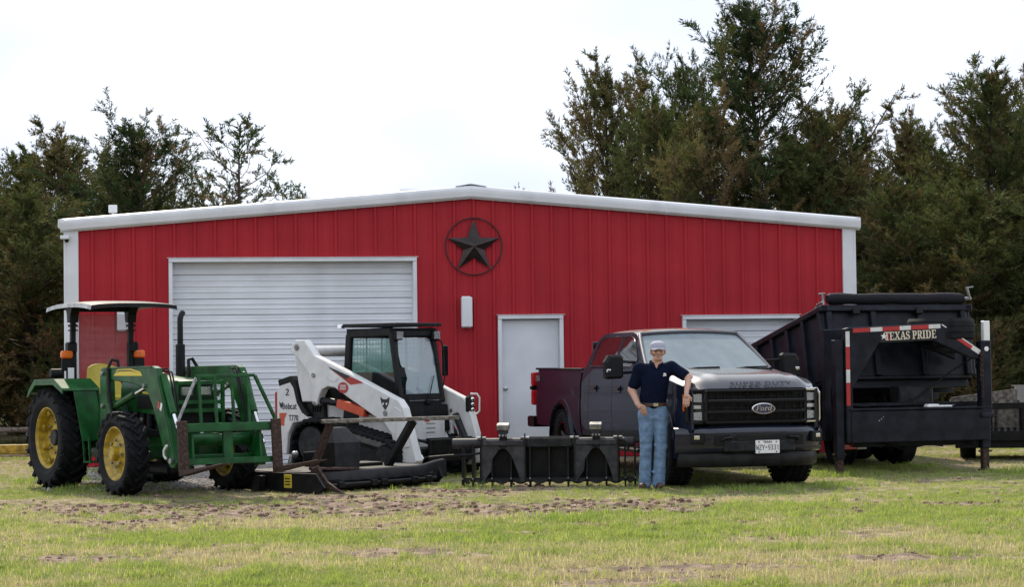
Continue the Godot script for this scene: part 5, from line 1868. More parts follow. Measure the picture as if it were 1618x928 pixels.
	g.quad(hi[0], hi[1], hi[2], hi[3], Vector3.UP)
	obj("motor_shroud", g, "charcoal_paint", t)
	g = G.new()
	g.box(Vector3(0.75, 0.27, -0.75), Vector3(0.5, 0.05, 0.4), 0.01)
	g.tube([Vector3(0.3, 0.4, -0.8), Vector3(0.5, 0.44, -0.9), Vector3(0.8, 0.36, -0.95), Vector3(1.0, 0.3, -1.2)], 0.03, 8)
	g.tube([Vector3(0.3, 0.34, -0.7), Vector3(0.6, 0.36, -0.75), Vector3(0.9, 0.3, -0.9), Vector3(1.1, 0.28, -1.2)], 0.03, 8)
	obj("hoses", g, "black_plastic", t)
	g = G.new()
	g.tube([Vector3(-0.42, 0.27, -0.75), Vector3(-0.4, 0.42, -0.72), Vector3(-0.32, 0.46, -0.7)], 0.025, 8)
	g.ball(Vector3(-0.36, 0.44, -0.7), Vector3(0.05, 0.04, 0.04), 6)
	obj("hose_coupler", g, "bare_steel", t)
	g = G.new()
	g.box(Vector3(0.65, 0.33, -1.25), Vector3(0.7, 0.2, 0.05), 0.01)
	obj("mount_plate", g, "black_paint", t)
	# scraps of bent plate behind the left skid
	g = G.new()
	g.px([Vector2(-0.95, 0.0), Vector2(-0.86, 0.2), Vector2(-0.78, 0.2), Vector2(-0.8, 0.02)], -0.86, -0.76, 0.004)
	obj("chain_guard", g, "black_paint", t)

func build_grapple() -> void:
	var t := thing("root_grapple", "black steel root grapple with row of tines standing beside the man", "grapple", Vector3(0.40, 0, -26.35), -3.0)
	var g: G
	# main tube in three lengths with collars
	g = G.new()
	g.cyl(Vector3(-1.16, 0.535, -0.06), Vector3(1.07, 0.535, -0.06), 0.062, 20, 0.01)
	obj("main_tube", g, "lit_grey", t)
	g = G.new()
	g.bar(Vector3(-0.24, 0.605, -0.03), Vector3(0.31, 0.605, -0.03), 0.05, 0.015)
	g.box(Vector3(0.035, 0.54, 0.0), Vector3(0.56, 0.11, 0.03), 0.01)
	obj("top_plate", g, "dark_steel", t)
	# thin vertical tines with pointed shoes
	var X := [-1.03, -0.905, -0.67, -0.437, -0.205, 0.03, 0.26, 0.49, 0.725, 0.955, 1.075]
	for x in X:
		g = G.new()
		g.prism([Vector2(-0.45, 0.2), Vector2(-0.08, 0.55), Vector2(0.0, 0.55), Vector2(0.025, 0.12), Vector2(0.05, 0.085), Vector2(0.04, 0.0), Vector2(-0.05, 0.0), Vector2(-0.5, 0.12)], Vector3.ZERO, Vector3(0, 0, 1), Vector3.UP, Vector3.RIGHT, x - 0.012, x + 0.012, 0.003)
		var tn := obj("tine", g, "black_paint", t)
		g = G.new()
		g.box(Vector3(x, 0.105, 0.055), Vector3(0.018, 0.02, 0.02), 0.004)
		obj("tine_tip", g, "bare_steel", tn)
	# bottom rail with scalloped skirts
	g = G.new()
	g.bar(Vector3(-1.03, 0.09, 0.0), Vector3(1.08, 0.09, 0.0), 0.03, 0.05)
	obj("bottom_rail", g, "black_paint", t)
	for i in X.size() - 1:
		var x0: float = X[i] + 0.012
		var x1: float = X[i + 1] - 0.012
		var p := [Vector2(x0, 0.1)]
		for j in 9:
			var k := j / 8.0
			p.append(Vector2(lerpf(x0, x1, k), 0.035 + 0.05 * pow(absf(k * 2.0 - 1.0), 2.0)))
		p.append(Vector2(x1, 0.1))
		g = G.new()
		g.pz(p, 0.005, 0.02, 0.0)
		obj("skirt", g, "charcoal_paint", t)
	g = G.new()
	g.box(Vector3(0.03, 0.28, -0.16), Vector3(1.72, 0.46, 0.02), 0.004)
	obj("back_plate", g, "black_paint", t)
	# two arch-shaped mounting plates
	for c in [-0.53, 0.605]:
		var w := 0.265
		var pl := Node3D.new()
		pl.name = "mounting_plate"
		t.add_child(pl, true)
		g = G.new()
		g.pz([Vector2(c - w, 0.565), Vector2(c - w, 0.06), Vector2(c - w + 0.02, 0.06), Vector2(c - 0.15, 0.2), Vector2(c - 0.135, 0.34), Vector2(c - 0.05, 0.46), Vector2(c, 0.475), Vector2(c + 0.04, 0.46), Vector2(c + 0.1, 0.38), Vector2(c + 0.17, 0.2), Vector2(c + 0.21, 0.06), Vector2(c + w, 0.06), Vector2(c + w, 0.565)], 0.03, 0.045, 0.002)
		obj("arch", g, "lit_grey", pl)
		g = G.new()
		g.box(Vector3(c, 0.54, 0.055), Vector3(w * 2 - 0.03, 0.06, 0.03), 0.006)
		obj("arch_lip", g, "lit_grey", pl)
		for s in [-1.0, 1.0]:
			g = G.new()
			g.px([Vector2(-0.12, 0.06), Vector2(0.06, 0.06), Vector2(0.06, 0.58), Vector2(0.03, 0.655), Vector2(-0.06, 0.6), Vector2(-0.12, 0.5)], c + s * w - 0.008, c + s * w + 0.008, 0.002)
			obj("side_ear", g, "dark_steel", pl)
			g = G.new()
			g.cyl(Vector3(c + s * w - 0.055, 0.6, 0.0), Vector3(c + s * w + 0.055, 0.6, 0.0), 0.018, 10, 0.003)
			obj("pin", g, "bare_steel", pl)
		# upper arm folded behind, its square end showing above the tube
		g = G.new()
		g.box(Vector3(c, 0.68, -0.06), Vector3(0.12, 0.06, 0.08), 0.006)
		var ua := obj("upper_arm", g, "lit_grey", pl)
		g = G.new()
		g.box(Vector3(c - 0.005, 0.735, -0.08), Vector3(0.155, 0.07, 0.16), 0.008, Basis(Vector3.RIGHT, 0.16))
		obj("lit_arm_cap", g, "bare_steel", ua)  # pale metal paints the sun glint on top of a dark arm
		g = G.new()
		g.px([Vector2(-0.06, 0.48), Vector2(0.06, 0.48), Vector2(0.07, 0.62), Vector2(0.02, 0.67), Vector2(-0.05, 0.66)], c - 0.045, c + 0.045, 0.008)
		obj("knuckle", g, "black_paint", ua)
		g = G.new()
		for x in [-0.04, 0.0, 0.04]:
			g.cyl(Vector3(c + x, 0.63, 0.06), Vector3(c + x, 0.63, 0.085), 0.014, 8, 0.003)
		obj("bolts", g, "bare_steel", ua).set_meta("kind", "stuff")
	g = G.new()
	g.tube([Vector3(-1.45, 0.37, 0.02), Vector3(-1.2, 0.39, 0.03), Vector3(-0.95, 0.4, 0.03), Vector3(-0.8, 0.42, 0.04)], 0.016, 8)
	g.tube([Vector3(0.87, 0.58, 0.05), Vector3(0.95, 0.55, 0.07), Vector3(1.0, 0.45, 0.08)], 0.016, 8)
	obj("hydraulic_hose", g, "black_plastic", t)

# ---------- crew-cab pickup ----------
func lerp_table(tb: Array, x: float) -> float:
	for i in tb.size() - 1:
		if x <= tb[i + 1].x:
			var k: float = clampf((x - tb[i].x) / (tb[i + 1].x - tb[i].x), 0.0, 1.0)
			return lerpf(tb[i].y, tb[i + 1].y, k)
	return tb[tb.size() - 1].y

# half width of the body side against height
var PSIDE := [Vector2(0.42, 0.84), Vector2(0.5, 0.885), Vector2(0.62, 0.905), Vector2(0.8, 0.915), Vector2(0.98, 0.912), Vector2(1.06, 0.9), Vector2(1.12, 0.905), Vector2(1.25, 0.895), Vector2(1.36, 0.875), Vector2(1.42, 0.86)]
# half width of the cab above the belt
var PCAB := [Vector2(1.40, 0.845), Vector2(1.5, 0.815), Vector2(1.65, 0.765), Vector2(1.8, 0.71), Vector2(1.88, 0.665), Vector2(1.93, 0.6)]

func side_panel(s: float, z0: float, z1: float, top: Callable, bottom: Callable, flare := false) -> G:
	var g := G.new()
	var n := int(maxf(4, ceil(absf(z1 - z0) / 0.035)))
	var rows := []
	for i in n + 1:
		var z := lerpf(z0, z1, float(i) / n)
		var lo: float = bottom.call(z)
		var hi: float = top.call(z)
		var row := []
		for j in 17:
			var y := lerpf(lo, hi, j / 16.0)
			var x := lerp_table(PSIDE, y)
			# taper towards the nose, rounded front corner
			if z > 0.2:
				x -= 0.10 * pow(clampf((z - 0.2) / 0.65, 0.0, 1.0), 2.2)
			if z < -5.3:
				x -= 0.05 * pow(clampf((-5.3 - z) / 0.25, 0.0, 1.0), 2.0)
			row.append(Vector3(s * x, y, z))
		rows.append(row)
	g.grid(rows, Vector3(0, 0.9, (z0 + z1) * 0.5))
	return g

func arch(z: float, c: float, r: float, cy: float, base: float) -> float:
	var d := absf(z - c)
	if d < r:
		return maxf(base, cy + sqrt(r * r - d * d))
	return base

func truck_wheel(t: Node3D, at: Vector3, s: float, turn := 0.0) -> void:
	var w := Node3D.new()
	w.name = "wheel"
	t.add_child(w, true)
	w.position = at
	w.rotation_degrees.y = turn
	var R := 0.425
	var W := 0.29
	var rim := 0.25
	var g := G.new()
	g.lathe([Vector2(rim, -W * 0.42), Vector2(rim + 0.03, -W * 0.48), Vector2(R - 0.07, -W * 0.51), Vector2(R - 0.025, -W * 0.46), Vector2(R - 0.01, -W * 0.38), Vector2(R - 0.008, W * 0.38), Vector2(R - 0.025, W * 0.46), Vector2(R - 0.07, W * 0.51), Vector2(rim + 0.03, W * 0.48), Vector2(rim, W * 0.42)], Vector3.ZERO, Vector3.RIGHT, 40)
	for i in 40:
		var a := TAU * i / 40
		for h in [-0.42, -0.15, 0.15, 0.42]:
			var aa: float = a + (0.08 if h > 0 else 0.0)
			g.box(Vector3(h * W, cos(aa) * (R - 0.006), sin(aa) * (R - 0.006)), Vector3(W * 0.2, 0.02, 0.045), 0.003, Basis(Vector3.RIGHT, aa))
	obj("tyre", g, "rubber", w)
	g = G.new()
	g.lathe([Vector2(rim - 0.02, -W * 0.4), Vector2(rim + 0.006, -W * 0.4), Vector2(rim - 0.02, 0), Vector2(rim + 0.006, W * 0.44), Vector2(rim - 0.012, W * 0.44), Vector2(rim - 0.03, W * 0.2), Vector2(0.1, W * 0.02), Vector2(0.0, W * 0.02)], Vector3.ZERO, Vector3(s, 0, 0), 36)
	for i in 6:
		var a := TAU * i / 6
		var d := Vector3(0, cos(a), sin(a))
		g.bar(Vector3(s * W * 0.22, 0, 0) + d * 0.06, Vector3(s * W * 0.3, 0, 0) + d * (rim - 0.02), 0.06, 0.03, Vector3(s, 0, 0), 0.008)
	g.cyl(Vector3(s * W * 0.1, 0, 0), Vector3(s * W * 0.34, 0, 0), 0.075, 18, 0.01)
	obj("rim", g, "gloss_black", w)

func build_pickup() -> void:
	var t := thing("pickup_truck", "dark navy crew-cab pickup truck with black grille parked nose forward", "pickup truck", Vector3(2.65, 0, -26.5), 15.5)
	var g: G
	var RA := -4.12          # rear axle
	for s in [-1.0, 1.0]:
		truck_wheel(t, Vector3(s * 0.77, 0.42, 0.02), s, 0.0)
		truck_wheel(t, Vector3(s * 0.77, 0.42, RA), s)
	# --- sides ---
	var rocker := 0.52
	var belt := func(z: float) -> float: return 1.42 - 0.012 * clampf((z + 3.2) / 2.4, 0.0, 1.0)
	var fend_top := func(z: float) -> float:
		return lerp_table([Vector2(-0.75, 1.408), Vector2(-0.4, 1.36), Vector2(0.0, 1.315), Vector2(0.4, 1.265), Vector2(0.7, 1.215), Vector2(0.86, 1.17)], z)
	var fend_low := func(z: float) -> float: return arch(z, 0.02, 0.52, 0.42, 0.5 if z < -0.3 else 0.66)
	var bed_low := func(z: float) -> float: return arch(z, RA, 0.53, 0.42, 0.5 if z > RA else 0.6)
	var flat_low := func(_z: float) -> float: return rocker
	for s in [-1.0, 1.0]:
		obj("front_fender", side_panel(s, 0.86, -0.74, fend_top, fend_low), "pickup_side", t)
		var d1 := obj("front_door", side_panel(s, -0.752, -1.86, belt, flat_low), "pickup_side", t)
		var d2 := obj("rear_door", side_panel(s, -1.872, -2.86, belt, flat_low), "pickup_side", t)
		obj("cab_corner", side_panel(s, -2.872, -3.2, belt, flat_low), "pickup_side", t)
		var bed := obj("bed_side", side_panel(s, -3.26, -5.55, func(_z: float) -> float: return 1.405, bed_low), "pickup_side", t)
		g = G.new()
		g.bar(Vector3(s * 0.83, 1.41, -3.26), Vector3(s * 0.83, 1.41, -5.52), 0.09, 0.03, Vector3.UP, 0.008)
		obj("bed_rail_cap", g, "black_plastic", bed)
		# handles
		for dz in [[d1, -1.72], [d2, -2.72]]:
			g = G.new()
			g.bar(Vector3(s * 0.925, 1.16, dz[1] - 0.02), Vector3(s * 0.925, 1.16, dz[1] + 0.22), 0.03, 0.04, Vector3.UP, 0.012)
			g.box(Vector3(s * 0.908, 1.155, dz[1] + 0.1), Vector3(0.012, 0.09, 0.24), 0.004)
			obj("door_handle", g, "gloss_black", dz[0])
		# flares over the wheel arches
		for c in [[0.02, 0.5], [RA, 0.51]]:
			g = G.new()
			var p0 := []
			var p1 := []
			var p2 := []
			for i in 25:
				var a := lerpf(-0.12, PI + 0.12, i / 24.0)
				var y: float = 0.42 + sin(a) * c[1]
				var z: float = c[0] + cos(a) * c[1]
				var y2: float = 0.42 + sin(a) * (c[1] + 0.09)
				var z2: float = c[0] + cos(a) * (c[1] + 0.09)
				p0.append(Vector3(s * 0.86, y, z))
				p1.append(Vector3(s * 0.945, y + 0.01, z))
				p2.append(Vector3(s * 0.908, y2, z2))
			g.grid([p0, p1, p2], Vector3(0, 0.42, c[0]))
			obj("wheel_flare", g, "pickup_side", t)
			g = G.new()
			g.lathe([Vector2(0.505, -0.3), Vector2(0.505, 0.3)], Vector3(s * 0.56, 0.42, c[0]), Vector3.RIGHT, 24, 0.12, PI - 0.12)
			obj("wheel_well", g, "liner_plastic", t)
		# running board
		g = G.new()
		g.bar(Vector3(s * 0.9, 0.4, -0.65), Vector3(s * 0.9, 0.4, -3.2), 0.15, 0.045, Vector3.UP, 0.012)
		g.bar(Vector3(s * 0.8, 0.46, -0.9), Vector3(s * 0.8, 0.42, -0.8), 0.2, 0.04)
		obj("running_board", g, "black_plastic", t)
		# tow mirror: two-post arm and a tall head
		g = G.new()
		g.bar(Vector3(s * 0.86, 1.5, -0.98), Vector3(s * 1.12, 1.52, -0.93), 0.03, 0.035, Vector3.UP, 0.008)
		g.bar(Vector3(s * 0.86, 1.38, -0.98), Vector3(s * 1.12, 1.37, -0.93), 0.03, 0.035, Vector3.UP, 0.008)
		g.box(Vector3(s * 0.875, 1.42, -0.99), Vector3(0.07, 0.14, 0.14), 0.02)
		var mir := obj("mirror_arm", g, "gloss_black", t)
		g = G.new()
		g.prism([Vector2(-0.115, -0.14), Vector2(-0.125, 0.06), Vector2(-0.07, 0.145), Vector2(0.09, 0.15), Vector2(0.12, 0.12), Vector2(0.12, -0.12), Vector2(0.09, -0.15), Vector2(-0.08, -0.155)], Vector3(s * 1.19, 1.45, -0.93), Vector3(-s, 0, 0), Vector3.UP, Vector3(0, 0, 1), -0.07, 0.08, 0.03)
		obj("mirror_head", g, "black_plastic", mir)
		g = G.new()
		g.box(Vector3(s * 1.27, 1.4, -0.86), Vector3(0.06, 0.04, 0.06), 0.008)
		obj("mirror_lamp", g, "reflector", mir)
		# tail lamp
		g = G.new()
		g.box(Vector3(s * 0.87, 1.26, -5.56), Vector3(0.11, 0.2, 0.1), 0.015)
		g.box(Vector3(s * 0.87, 0.99, -5.56), Vector3(0.11, 0.22, 0.1), 0.015)
		var tl := obj("tail_lamp", g, "red_lens", t)
		g = G.new()
		g.box(Vector3(s * 0.875, 1.13, -5.57), Vector3(0.13, 0.06, 0.1), 0.012)
		obj("lamp_bridge", g, "gloss_black", tl)
	lettering("FX4", 0.085, "decal_grey", t, Vector3(-0.912, 1.27, -5.28), sidetext(), "Droid Sans", true, 1.0)
	# --- underbody, floor and bed ---
	g = G.new()
	g.box(Vector3(0, 0.62, -1.9), Vector3(1.66, 0.26, 2.5), 0.02)
	g.box(Vector3(0, 0.5, -2.0), Vector3(0.9, 0.14, 6.0), 0.02)
	g.box(Vector3(0, 0.42, RA), Vector3(1.3, 0.14, 0.14), 0.03)
	g.box(Vector3(0, 0.42, 0.02), Vector3(1.3, 0.12, 0.12), 0.03)
	g.box(Vector3(0, 0.85, 0.1), Vector3(1.1, 0.5, 1.2), 0.03)
	obj("frame", g, "dark_steel", t)
	g = G.new()
	g.box(Vector3(0, 0.86, -4.4), Vector3(1.5, 0.04, 2.25), 0.01)
	g.box(Vector3(0, 1.12, -3.3), Vector3(1.6, 0.5, 0.04), 0.01)
	for s in [-1.0, 1.0]:
		g.box(Vector3(s * 0.76, 1.12, -4.4), Vector3(0.04, 0.52, 2.2), 0.008)
	obj("bed_liner", g, "black_plastic", t)
	g = G.new()
	g.box(Vector3(0, 1.1, -5.56), Vector3(1.58, 0.6, 0.07), 0.02)
	obj("tailgate", g, "pickup_side", t)
	g = G.new()
	g.prism([Vector2(-0.92, -5.5), Vector2(-0.95, -5.72), Vector2(-0.85, -5.82), Vector2(0.85, -5.82), Vector2(0.95, -5.72), Vector2(0.92, -5.5)], Vector3.ZERO, Vector3.RIGHT, Vector3(0, 0, 1), Vector3.UP, 0.56, 0.72, 0.02)
	obj("rear_bumper", g, "gloss_black", t)
	# --- cab above the belt ---
	var roofline := func(z: float) -> float:
		return lerp_table([Vector2(-3.2, 1.44), Vector2(-3.1, 1.62), Vector2(-2.98, 1.8), Vector2(-2.85, 1.87), Vector2(-2.6, 1.89), Vector2(-1.7, 1.89), Vector2(-1.5, 1.865), Vector2(-1.36, 1.82), Vector2(-0.66, 1.42)], z)
	for s in [-1.0, 1.0]:
		g = G.new()
		var rows := []
		for i in 61:
			var z := lerpf(-3.2, -0.67, i / 60.0)
			var hi: float = roofline.call(z)
			var row := []
			for j in 11:
				var y := lerpf(1.405, hi, j / 10.0)
				row.append(Vector3(s * lerp_table(PCAB, y), y, z))
			rows.append(row)
		g.grid(rows, Vector3(0, 1.5, -2))
		obj("cab_side", g, "pickup_side", t)
		# windows: dark panes standing 4 mm proud, with a trim line
		for wn in [[[-1.06, 1.445], [-1.88, 1.445], [-1.84, 1.83], [-1.66, 1.835], [-1.5, 1.81], [-1.36, 1.74], [-1.1, 1.56]], [[-1.98, 1.445], [-2.95, 1.445], [-2.98, 1.47], [-2.86, 1.76], [-2.74, 1.83], [-1.95, 1.835]]]:
			var rim := []
			g = G.new()
			var poly := PackedVector2Array()
			for q in wn:
				poly.append(Vector2(q[0], q[1]))
			# slice the pane into narrow horizontal bands so that it follows the curve of the cab
			for b in 8:
				var y0 := lerpf(1.44, 1.84, b / 8.0)
				var y1 := lerpf(1.44, 1.84, (b + 1) / 8.0)
				for piece in Geometry2D.intersect_polygons(poly, PackedVector2Array([Vector2(-4, y0), Vector2(0, y0), Vector2(0, y1), Vector2(-4, y1)])):
					var idx := Geometry2D.triangulate_polygon(piece)
					for i in range(0, idx.size(), 3):
						var v := []
						for k in 3:
							var q: Vector2 = piece[idx[i + k]]
							v.append(Vector3(s * (lerp_table(PCAB, q.y) + 0.004), q.y, q.x))
						g.tri(v[0], v[1], v[2], Vector3(s, 0.35, 0))
			var pane := obj("side_window", g, "tinted_glass", t)
			for q in wn:
				rim.append(Vector3(s * (lerp_table(PCAB, q[1]) + 0.006), q[1], q[0]))
			rim.append(rim[0])
			g = G.new()
			g.tube(rim, 0.008, 6, false)
			obj("window_trim", g, "gloss_black", pane)
	g = G.new()
	var rr := []
	for i in 31:
		var k := i / 30.0
		var z := lerpf(-3.02, -1.36, k)
		var e: float = roofline.call(z)
		var hw := lerp_table(PCAB, e)
		var row := []
		for j in 21:
			var a := lerpf(-1.0, 1.0, j / 20.0)
			row.append(Vector3(a * hw, e + 0.05 * (1.0 - pow(absf(a), 2.6)) * clampf((e - 1.7) * 6.0, 0.2, 1.0), z))
		rr.append(row)
	g.grid(rr, Vector3(0, 1.0, -2.1))
	obj("roof", g, "pickup_glare_top", t)
	g = G.new()
	for x in [-0.5, -0.25, 0.0, 0.25, 0.5]:
		g.box(Vector3(x, 1.925 - 0.05 * absf(x), -1.62), Vector3(0.1, 0.025, 0.06), 0.01)
	obj("roof_marker_lamps", g, "amber", t).set_meta("kind", "stuff")
	g = G.new()
	g.box(Vector3(0, 1.58, -3.14), Vector3(1.5, 0.4, 0.02), 0.005)
	obj("rear_window", g, "tinted_glass", t)
	# windscreen
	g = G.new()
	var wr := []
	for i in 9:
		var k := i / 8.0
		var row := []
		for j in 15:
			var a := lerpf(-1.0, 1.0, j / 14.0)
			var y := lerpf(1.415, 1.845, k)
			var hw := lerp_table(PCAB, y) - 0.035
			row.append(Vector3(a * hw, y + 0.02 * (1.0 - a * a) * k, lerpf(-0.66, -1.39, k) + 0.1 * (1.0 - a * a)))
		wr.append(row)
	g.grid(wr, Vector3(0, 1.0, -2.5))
	var ws := obj("windscreen", g, "dusty_sheen_glass", t)
	# pillars that carry the windscreen
	g = G.new()
	for s in [-1.0, 1.0]:
		var p := []
		for i in 9:
			var y := lerpf(1.4, 1.86, i / 8.0)
			p.append(Vector3(s * (lerp_table(PCAB, y) - 0.02), y, lerpf(-0.665, -1.405, i / 8.0)))
		g.tube(p, 0.026, 8)
	var hp := []
	for j in 15:
		var a := lerpf(-1.0, 1.0, j / 14.0)
		hp.append(Vector3(a * 0.66, 1.86 + 0.025 * (1.0 - a * a), -1.4 + 0.09 * (1.0 - a * a)))
	g.tube(hp, 0.03, 8)
	obj("pillar", g, "pickup_glare_top", t)
	g = G.new()
	for s in [-0.35, 0.3]:
		g.tube([Vector3(s - 0.05, 1.4, -0.5), Vector3(s + 0.15, 1.425, -0.55), Vector3(s + 0.45, 1.43, -0.57)], 0.012, 6)
	g.bar(Vector3(-0.78, 1.385, -0.58), Vector3(0.78, 1.385, -0.58), 0.18, 0.02, Vector3.UP, 0.006)
	obj("wiper", g, "black_plastic", ws)
	# interior
	g = G.new()
	g.box(Vector3(0, 1.26, -1.05), Vector3(1.5, 0.24, 0.5), 0.06)
	obj("dashboard", g, "black_plastic", t)
	g = G.new()
	var sw := []
	for i in 25:
		var a := TAU * i / 24
		sw.append(Vector3(0.36 + cos(a) * 0.18, 1.44 + sin(a) * 0.16, -1.38 - sin(a) * 0.07))
	g.tube(sw, 0.018, 8, false)
	g.bar(Vector3(0.2, 1.43, -1.38), Vector3(0.52, 1.43, -1.38), 0.06, 0.03)
	obj("steering_wheel", g, "seat_grey", t)
	for x in [-0.38, 0.38]:
		g = G.new()
		g.box(Vector3(x, 1.0, -1.75), Vector3(0.52, 0.18, 0.5), 0.06)
		g.box(Vector3(x, 1.3, -2.0), Vector3(0.5, 0.6, 0.14), 0.06)
		g.box(Vector3(x, 1.66, -2.02), Vector3(0.24, 0.16, 0.1), 0.04)
		obj("seat", g, "seat_grey", t)
	g = G.new()
	g.box(Vector3(0, 1.22, -2.75), Vector3(1.4, 0.6, 0.14), 0.05)
	obj("rear_bench", g, "seat_grey", t)
	# --- hood: raised centre, sides rolling into the fenders ---
	g = G.new()
	var hr := []
	for i in 25:
		var k := i / 24.0
		var z := lerpf(-0.62, 0.9, k)
		var mid := lerp_table([Vector2(-0.62, 1.4), Vector2(0.0, 1.375), Vector2(0.45, 1.345), Vector2(0.68, 1.315), Vector2(0.8, 1.275), Vector2(0.86, 1.23), Vector2(0.9, 1.185)], z)
		var edge: float = fend_top.call(minf(z, 0.86)) + 0.004
		if z > 0.86: edge = 1.165
		var hw := lerp_table(PSIDE, edge) - 0.012
		if z > 0.2:
			hw -= 0.10 * pow(clampf((z - 0.2) / 0.65, 0.0, 1.0), 2.2)
		var row := []
		for j in 33:
			var a := lerpf(-1.0, 1.0, j / 32.0)
			var b := absf(a)
			var y := lerpf(edge, mid, smoothstep(1.0, 0.72, b))
			y += 0.02 * smoothstep(0.62, 0.5, b) * smoothstep(0.9, 0.6, z)
			row.append(Vector3(a * hw, y, z - 0.1 * b * b * smoothstep(0.3, 0.9, z)))
		hr.append(row)
	g.grid(hr, Vector3(0, 0.6, 0))
	var hood := obj("hood", g, "pickup_glare_top", t)
	lettering("SUPER DUTY", 0.052, "pickup_paint", hood, Vector3(0.06, 1.238, 0.884), Basis(Vector3.RIGHT, deg_to_rad(-35.0)), "Droid Sans", true, 1.95)
	# --- nose ---
	g = G.new()
	g.box(Vector3(0, 0.98, 0.74), Vector3(1.5, 0.42, 0.14), 0.02)
	obj("radiator_support", g, "liner_plastic", t)
	# grille: frame, two wide bars, mesh rows
	g = G.new()
	g.bar(Vector3(-0.64, 1.155, 0.885), Vector3(0.64, 1.155, 0.885), 0.05, 0.035, Vector3.UP, 0.01)
	g.bar(Vector3(-0.64, 0.785, 0.89), Vector3(0.64, 0.785, 0.89), 0.05, 0.04, Vector3.UP, 0.01)
	for s in [-1.0, 1.0]:
		g.bar(Vector3(s * 0.63, 0.79, 0.87), Vector3(s * 0.63, 1.16, 0.87), 0.04, 0.06, Vector3(0, 0, 1), 0.01)
	var gr := obj("grille_frame", g, "gloss_black", t)
	for y in [1.035, 0.905]:
		g = G.new()
		g.bar(Vector3(-0.62, y, 0.89), Vector3(0.62, y, 0.89), 0.06, 0.042, Vector3.UP, 0.01)
		obj("grille_bar", g, "gloss_black", gr)
	g = G.new()
	for row in [[1.06, 1.135], [0.93, 1.01], [0.81, 0.88]]:
		for i in 13:
			var x := -0.58 + i * 0.0967
			g.bar(Vector3(x, row[0], 0.845), Vector3(x, row[1], 0.845), 0.012, 0.03, Vector3(0, 0, 1), 0.002)
		for k in 2:
			var y := lerpf(row[0], row[1], (k + 0.5) / 2.0)
			g.bar(Vector3(-0.62, y, 0.85), Vector3(0.62, y, 0.85), 0.02, 0.008, Vector3.UP, 0.002)
	obj("grille_mesh", g, "gloss_black", gr)
	# oval badge
	g = G.new()
	var ov := []
	var ov2 := []
	for i in 32:
		ov.append(Vector2(0.08 + cos(TAU * i / 32) * 0.15, 0.94 + sin(TAU * i / 32) * 0.067))
		ov2.append(Vector2(0.08 + cos(TAU * i / 32) * 0.135, 0.94 + sin(TAU * i / 32) * 0.055))
	g.pz(ov, 0.9, 0.93, 0.006)
	var badge := obj("badge", g, "chrome", t)
	g = G.new()
	g.pz(ov2, 0.928, 0.933, 0.001)
	obj("badge_face", g, "badge_blue", badge)
	lettering("Ford", 0.056, "chrome", badge, Vector3(0.08, 0.942, 0.936), Basis(Vector3(1, 0, 0), Vector3(0.3, 1, 0), Vector3(0, 0, 1)), "Droid Serif", false, 1.2)
	# headlamps: C-shaped bezel round two stacked lamps
	for s in [-1.0, 1.0]:
		g = G.new()
		g.prism([Vector2(0.655, 1.18), Vector2(0.82, 1.18), Vector2(0.86, 1.12), Vector2(0.86, 0.8), Vector2(0.83, 0.76), Vector2(0.655, 0.76), Vector2(0.655, 0.795), Vector2(0.81, 0.8), Vector2(0.825, 0.83), Vector2(0.825, 1.1), Vector2(0.8, 1.14), Vector2(0.655, 1.14)], Vector3(0, 0, 0), Vector3(s, 0, -0.16), Vector3.UP, Vector3(0, 0, 1), 0.9, 0.955, 0.01)
		var bz := obj("headlamp_bezel", g, "gloss_black" if s < 0 else "chrome", t)  # chrome on one side paints the sun reflection in a gloss black bezel
		g = G.new()
		g.prism([Vector2(0.66, 1.14), Vector2(0.8, 1.13), Vector2(0.82, 1.1), Vector2(0.82, 0.83), Vector2(0.8, 0.8), Vector2(0.66, 0.795)], Vector3.ZERO, Vector3(s, 0, -0.16), Vector3.UP, Vector3(0, 0, 1), 0.86, 0.9, 0.004)
		obj("lamp_back", g, "gloss_black", bz)
		for y in [1.075, 0.86]:
			g = G.new()
			g.prism([Vector2(0.67, y - 0.045), Vector2(0.81, y - 0.04), Vector2(0.81, y + 0.04), Vector2(0.67, y + 0.045)], Vector3.ZERO, Vector3(s, 0, -0.16), Vector3.UP, Vector3(0, 0, 1), 0.9, 0.915, 0.003)
			var hl := obj("headlamp", g, "lamp_white", t)
			g = G.new()
			for x in [0.695, 0.74, 0.785]:
				g.prism(circle(x, y, 0.019, 12), Vector3.ZERO, Vector3(s, 0, -0.16), Vector3.UP, Vector3(0, 0, 1), 0.915, 0.922, 0.002)
			obj("projector", g, "tinted_glass", hl)
			g = G.new()
			g.prism([Vector2(0.665, y - 0.05), Vector2(0.815, y - 0.045), Vector2(0.815, y + 0.045), Vector2(0.665, y + 0.05)], Vector3.ZERO, Vector3(s, 0, -0.16), Vector3.UP, Vector3(0, 0, 1), 0.928, 0.934, 0.002)
			obj("lamp_cover", g, "lamp_glass", hl)
		g = G.new()
		g.prism([Vector2(0.67, 0.945), Vector2(0.815, 0.945), Vector2(0.815, 0.99), Vector2(0.67, 0.99)], Vector3.ZERO, Vector3(s, 0, -0.16), Vector3.UP, Vector3(0, 0, 1), 0.9, 0.93, 0.004)
		obj("lamp_bar", g, "lamp_white", t)
		# corner of the nose between lamps and fender, with the amber side marker
		g = G.new()
		var q0 := []
		var q1 := []
		var q2 := []
		for i in 9:
			var y := lerpf(0.7, 1.17, i / 8.0)
			q0.append(Vector3(s * (lerp_table(PSIDE, y) - 0.103), y, 0.84))
			q1.append(Vector3(s * (lerp_table(PSIDE, y) - 0.05 - 0.07), y, 0.83))
			q2.append(Vector3(s * 0.77, y, 0.83))
		g.grid([q0, q1, q2], Vector3(0, 0.9, 0))
		obj("nose_corner", g, "pickup_paint", t)
		g = G.new()
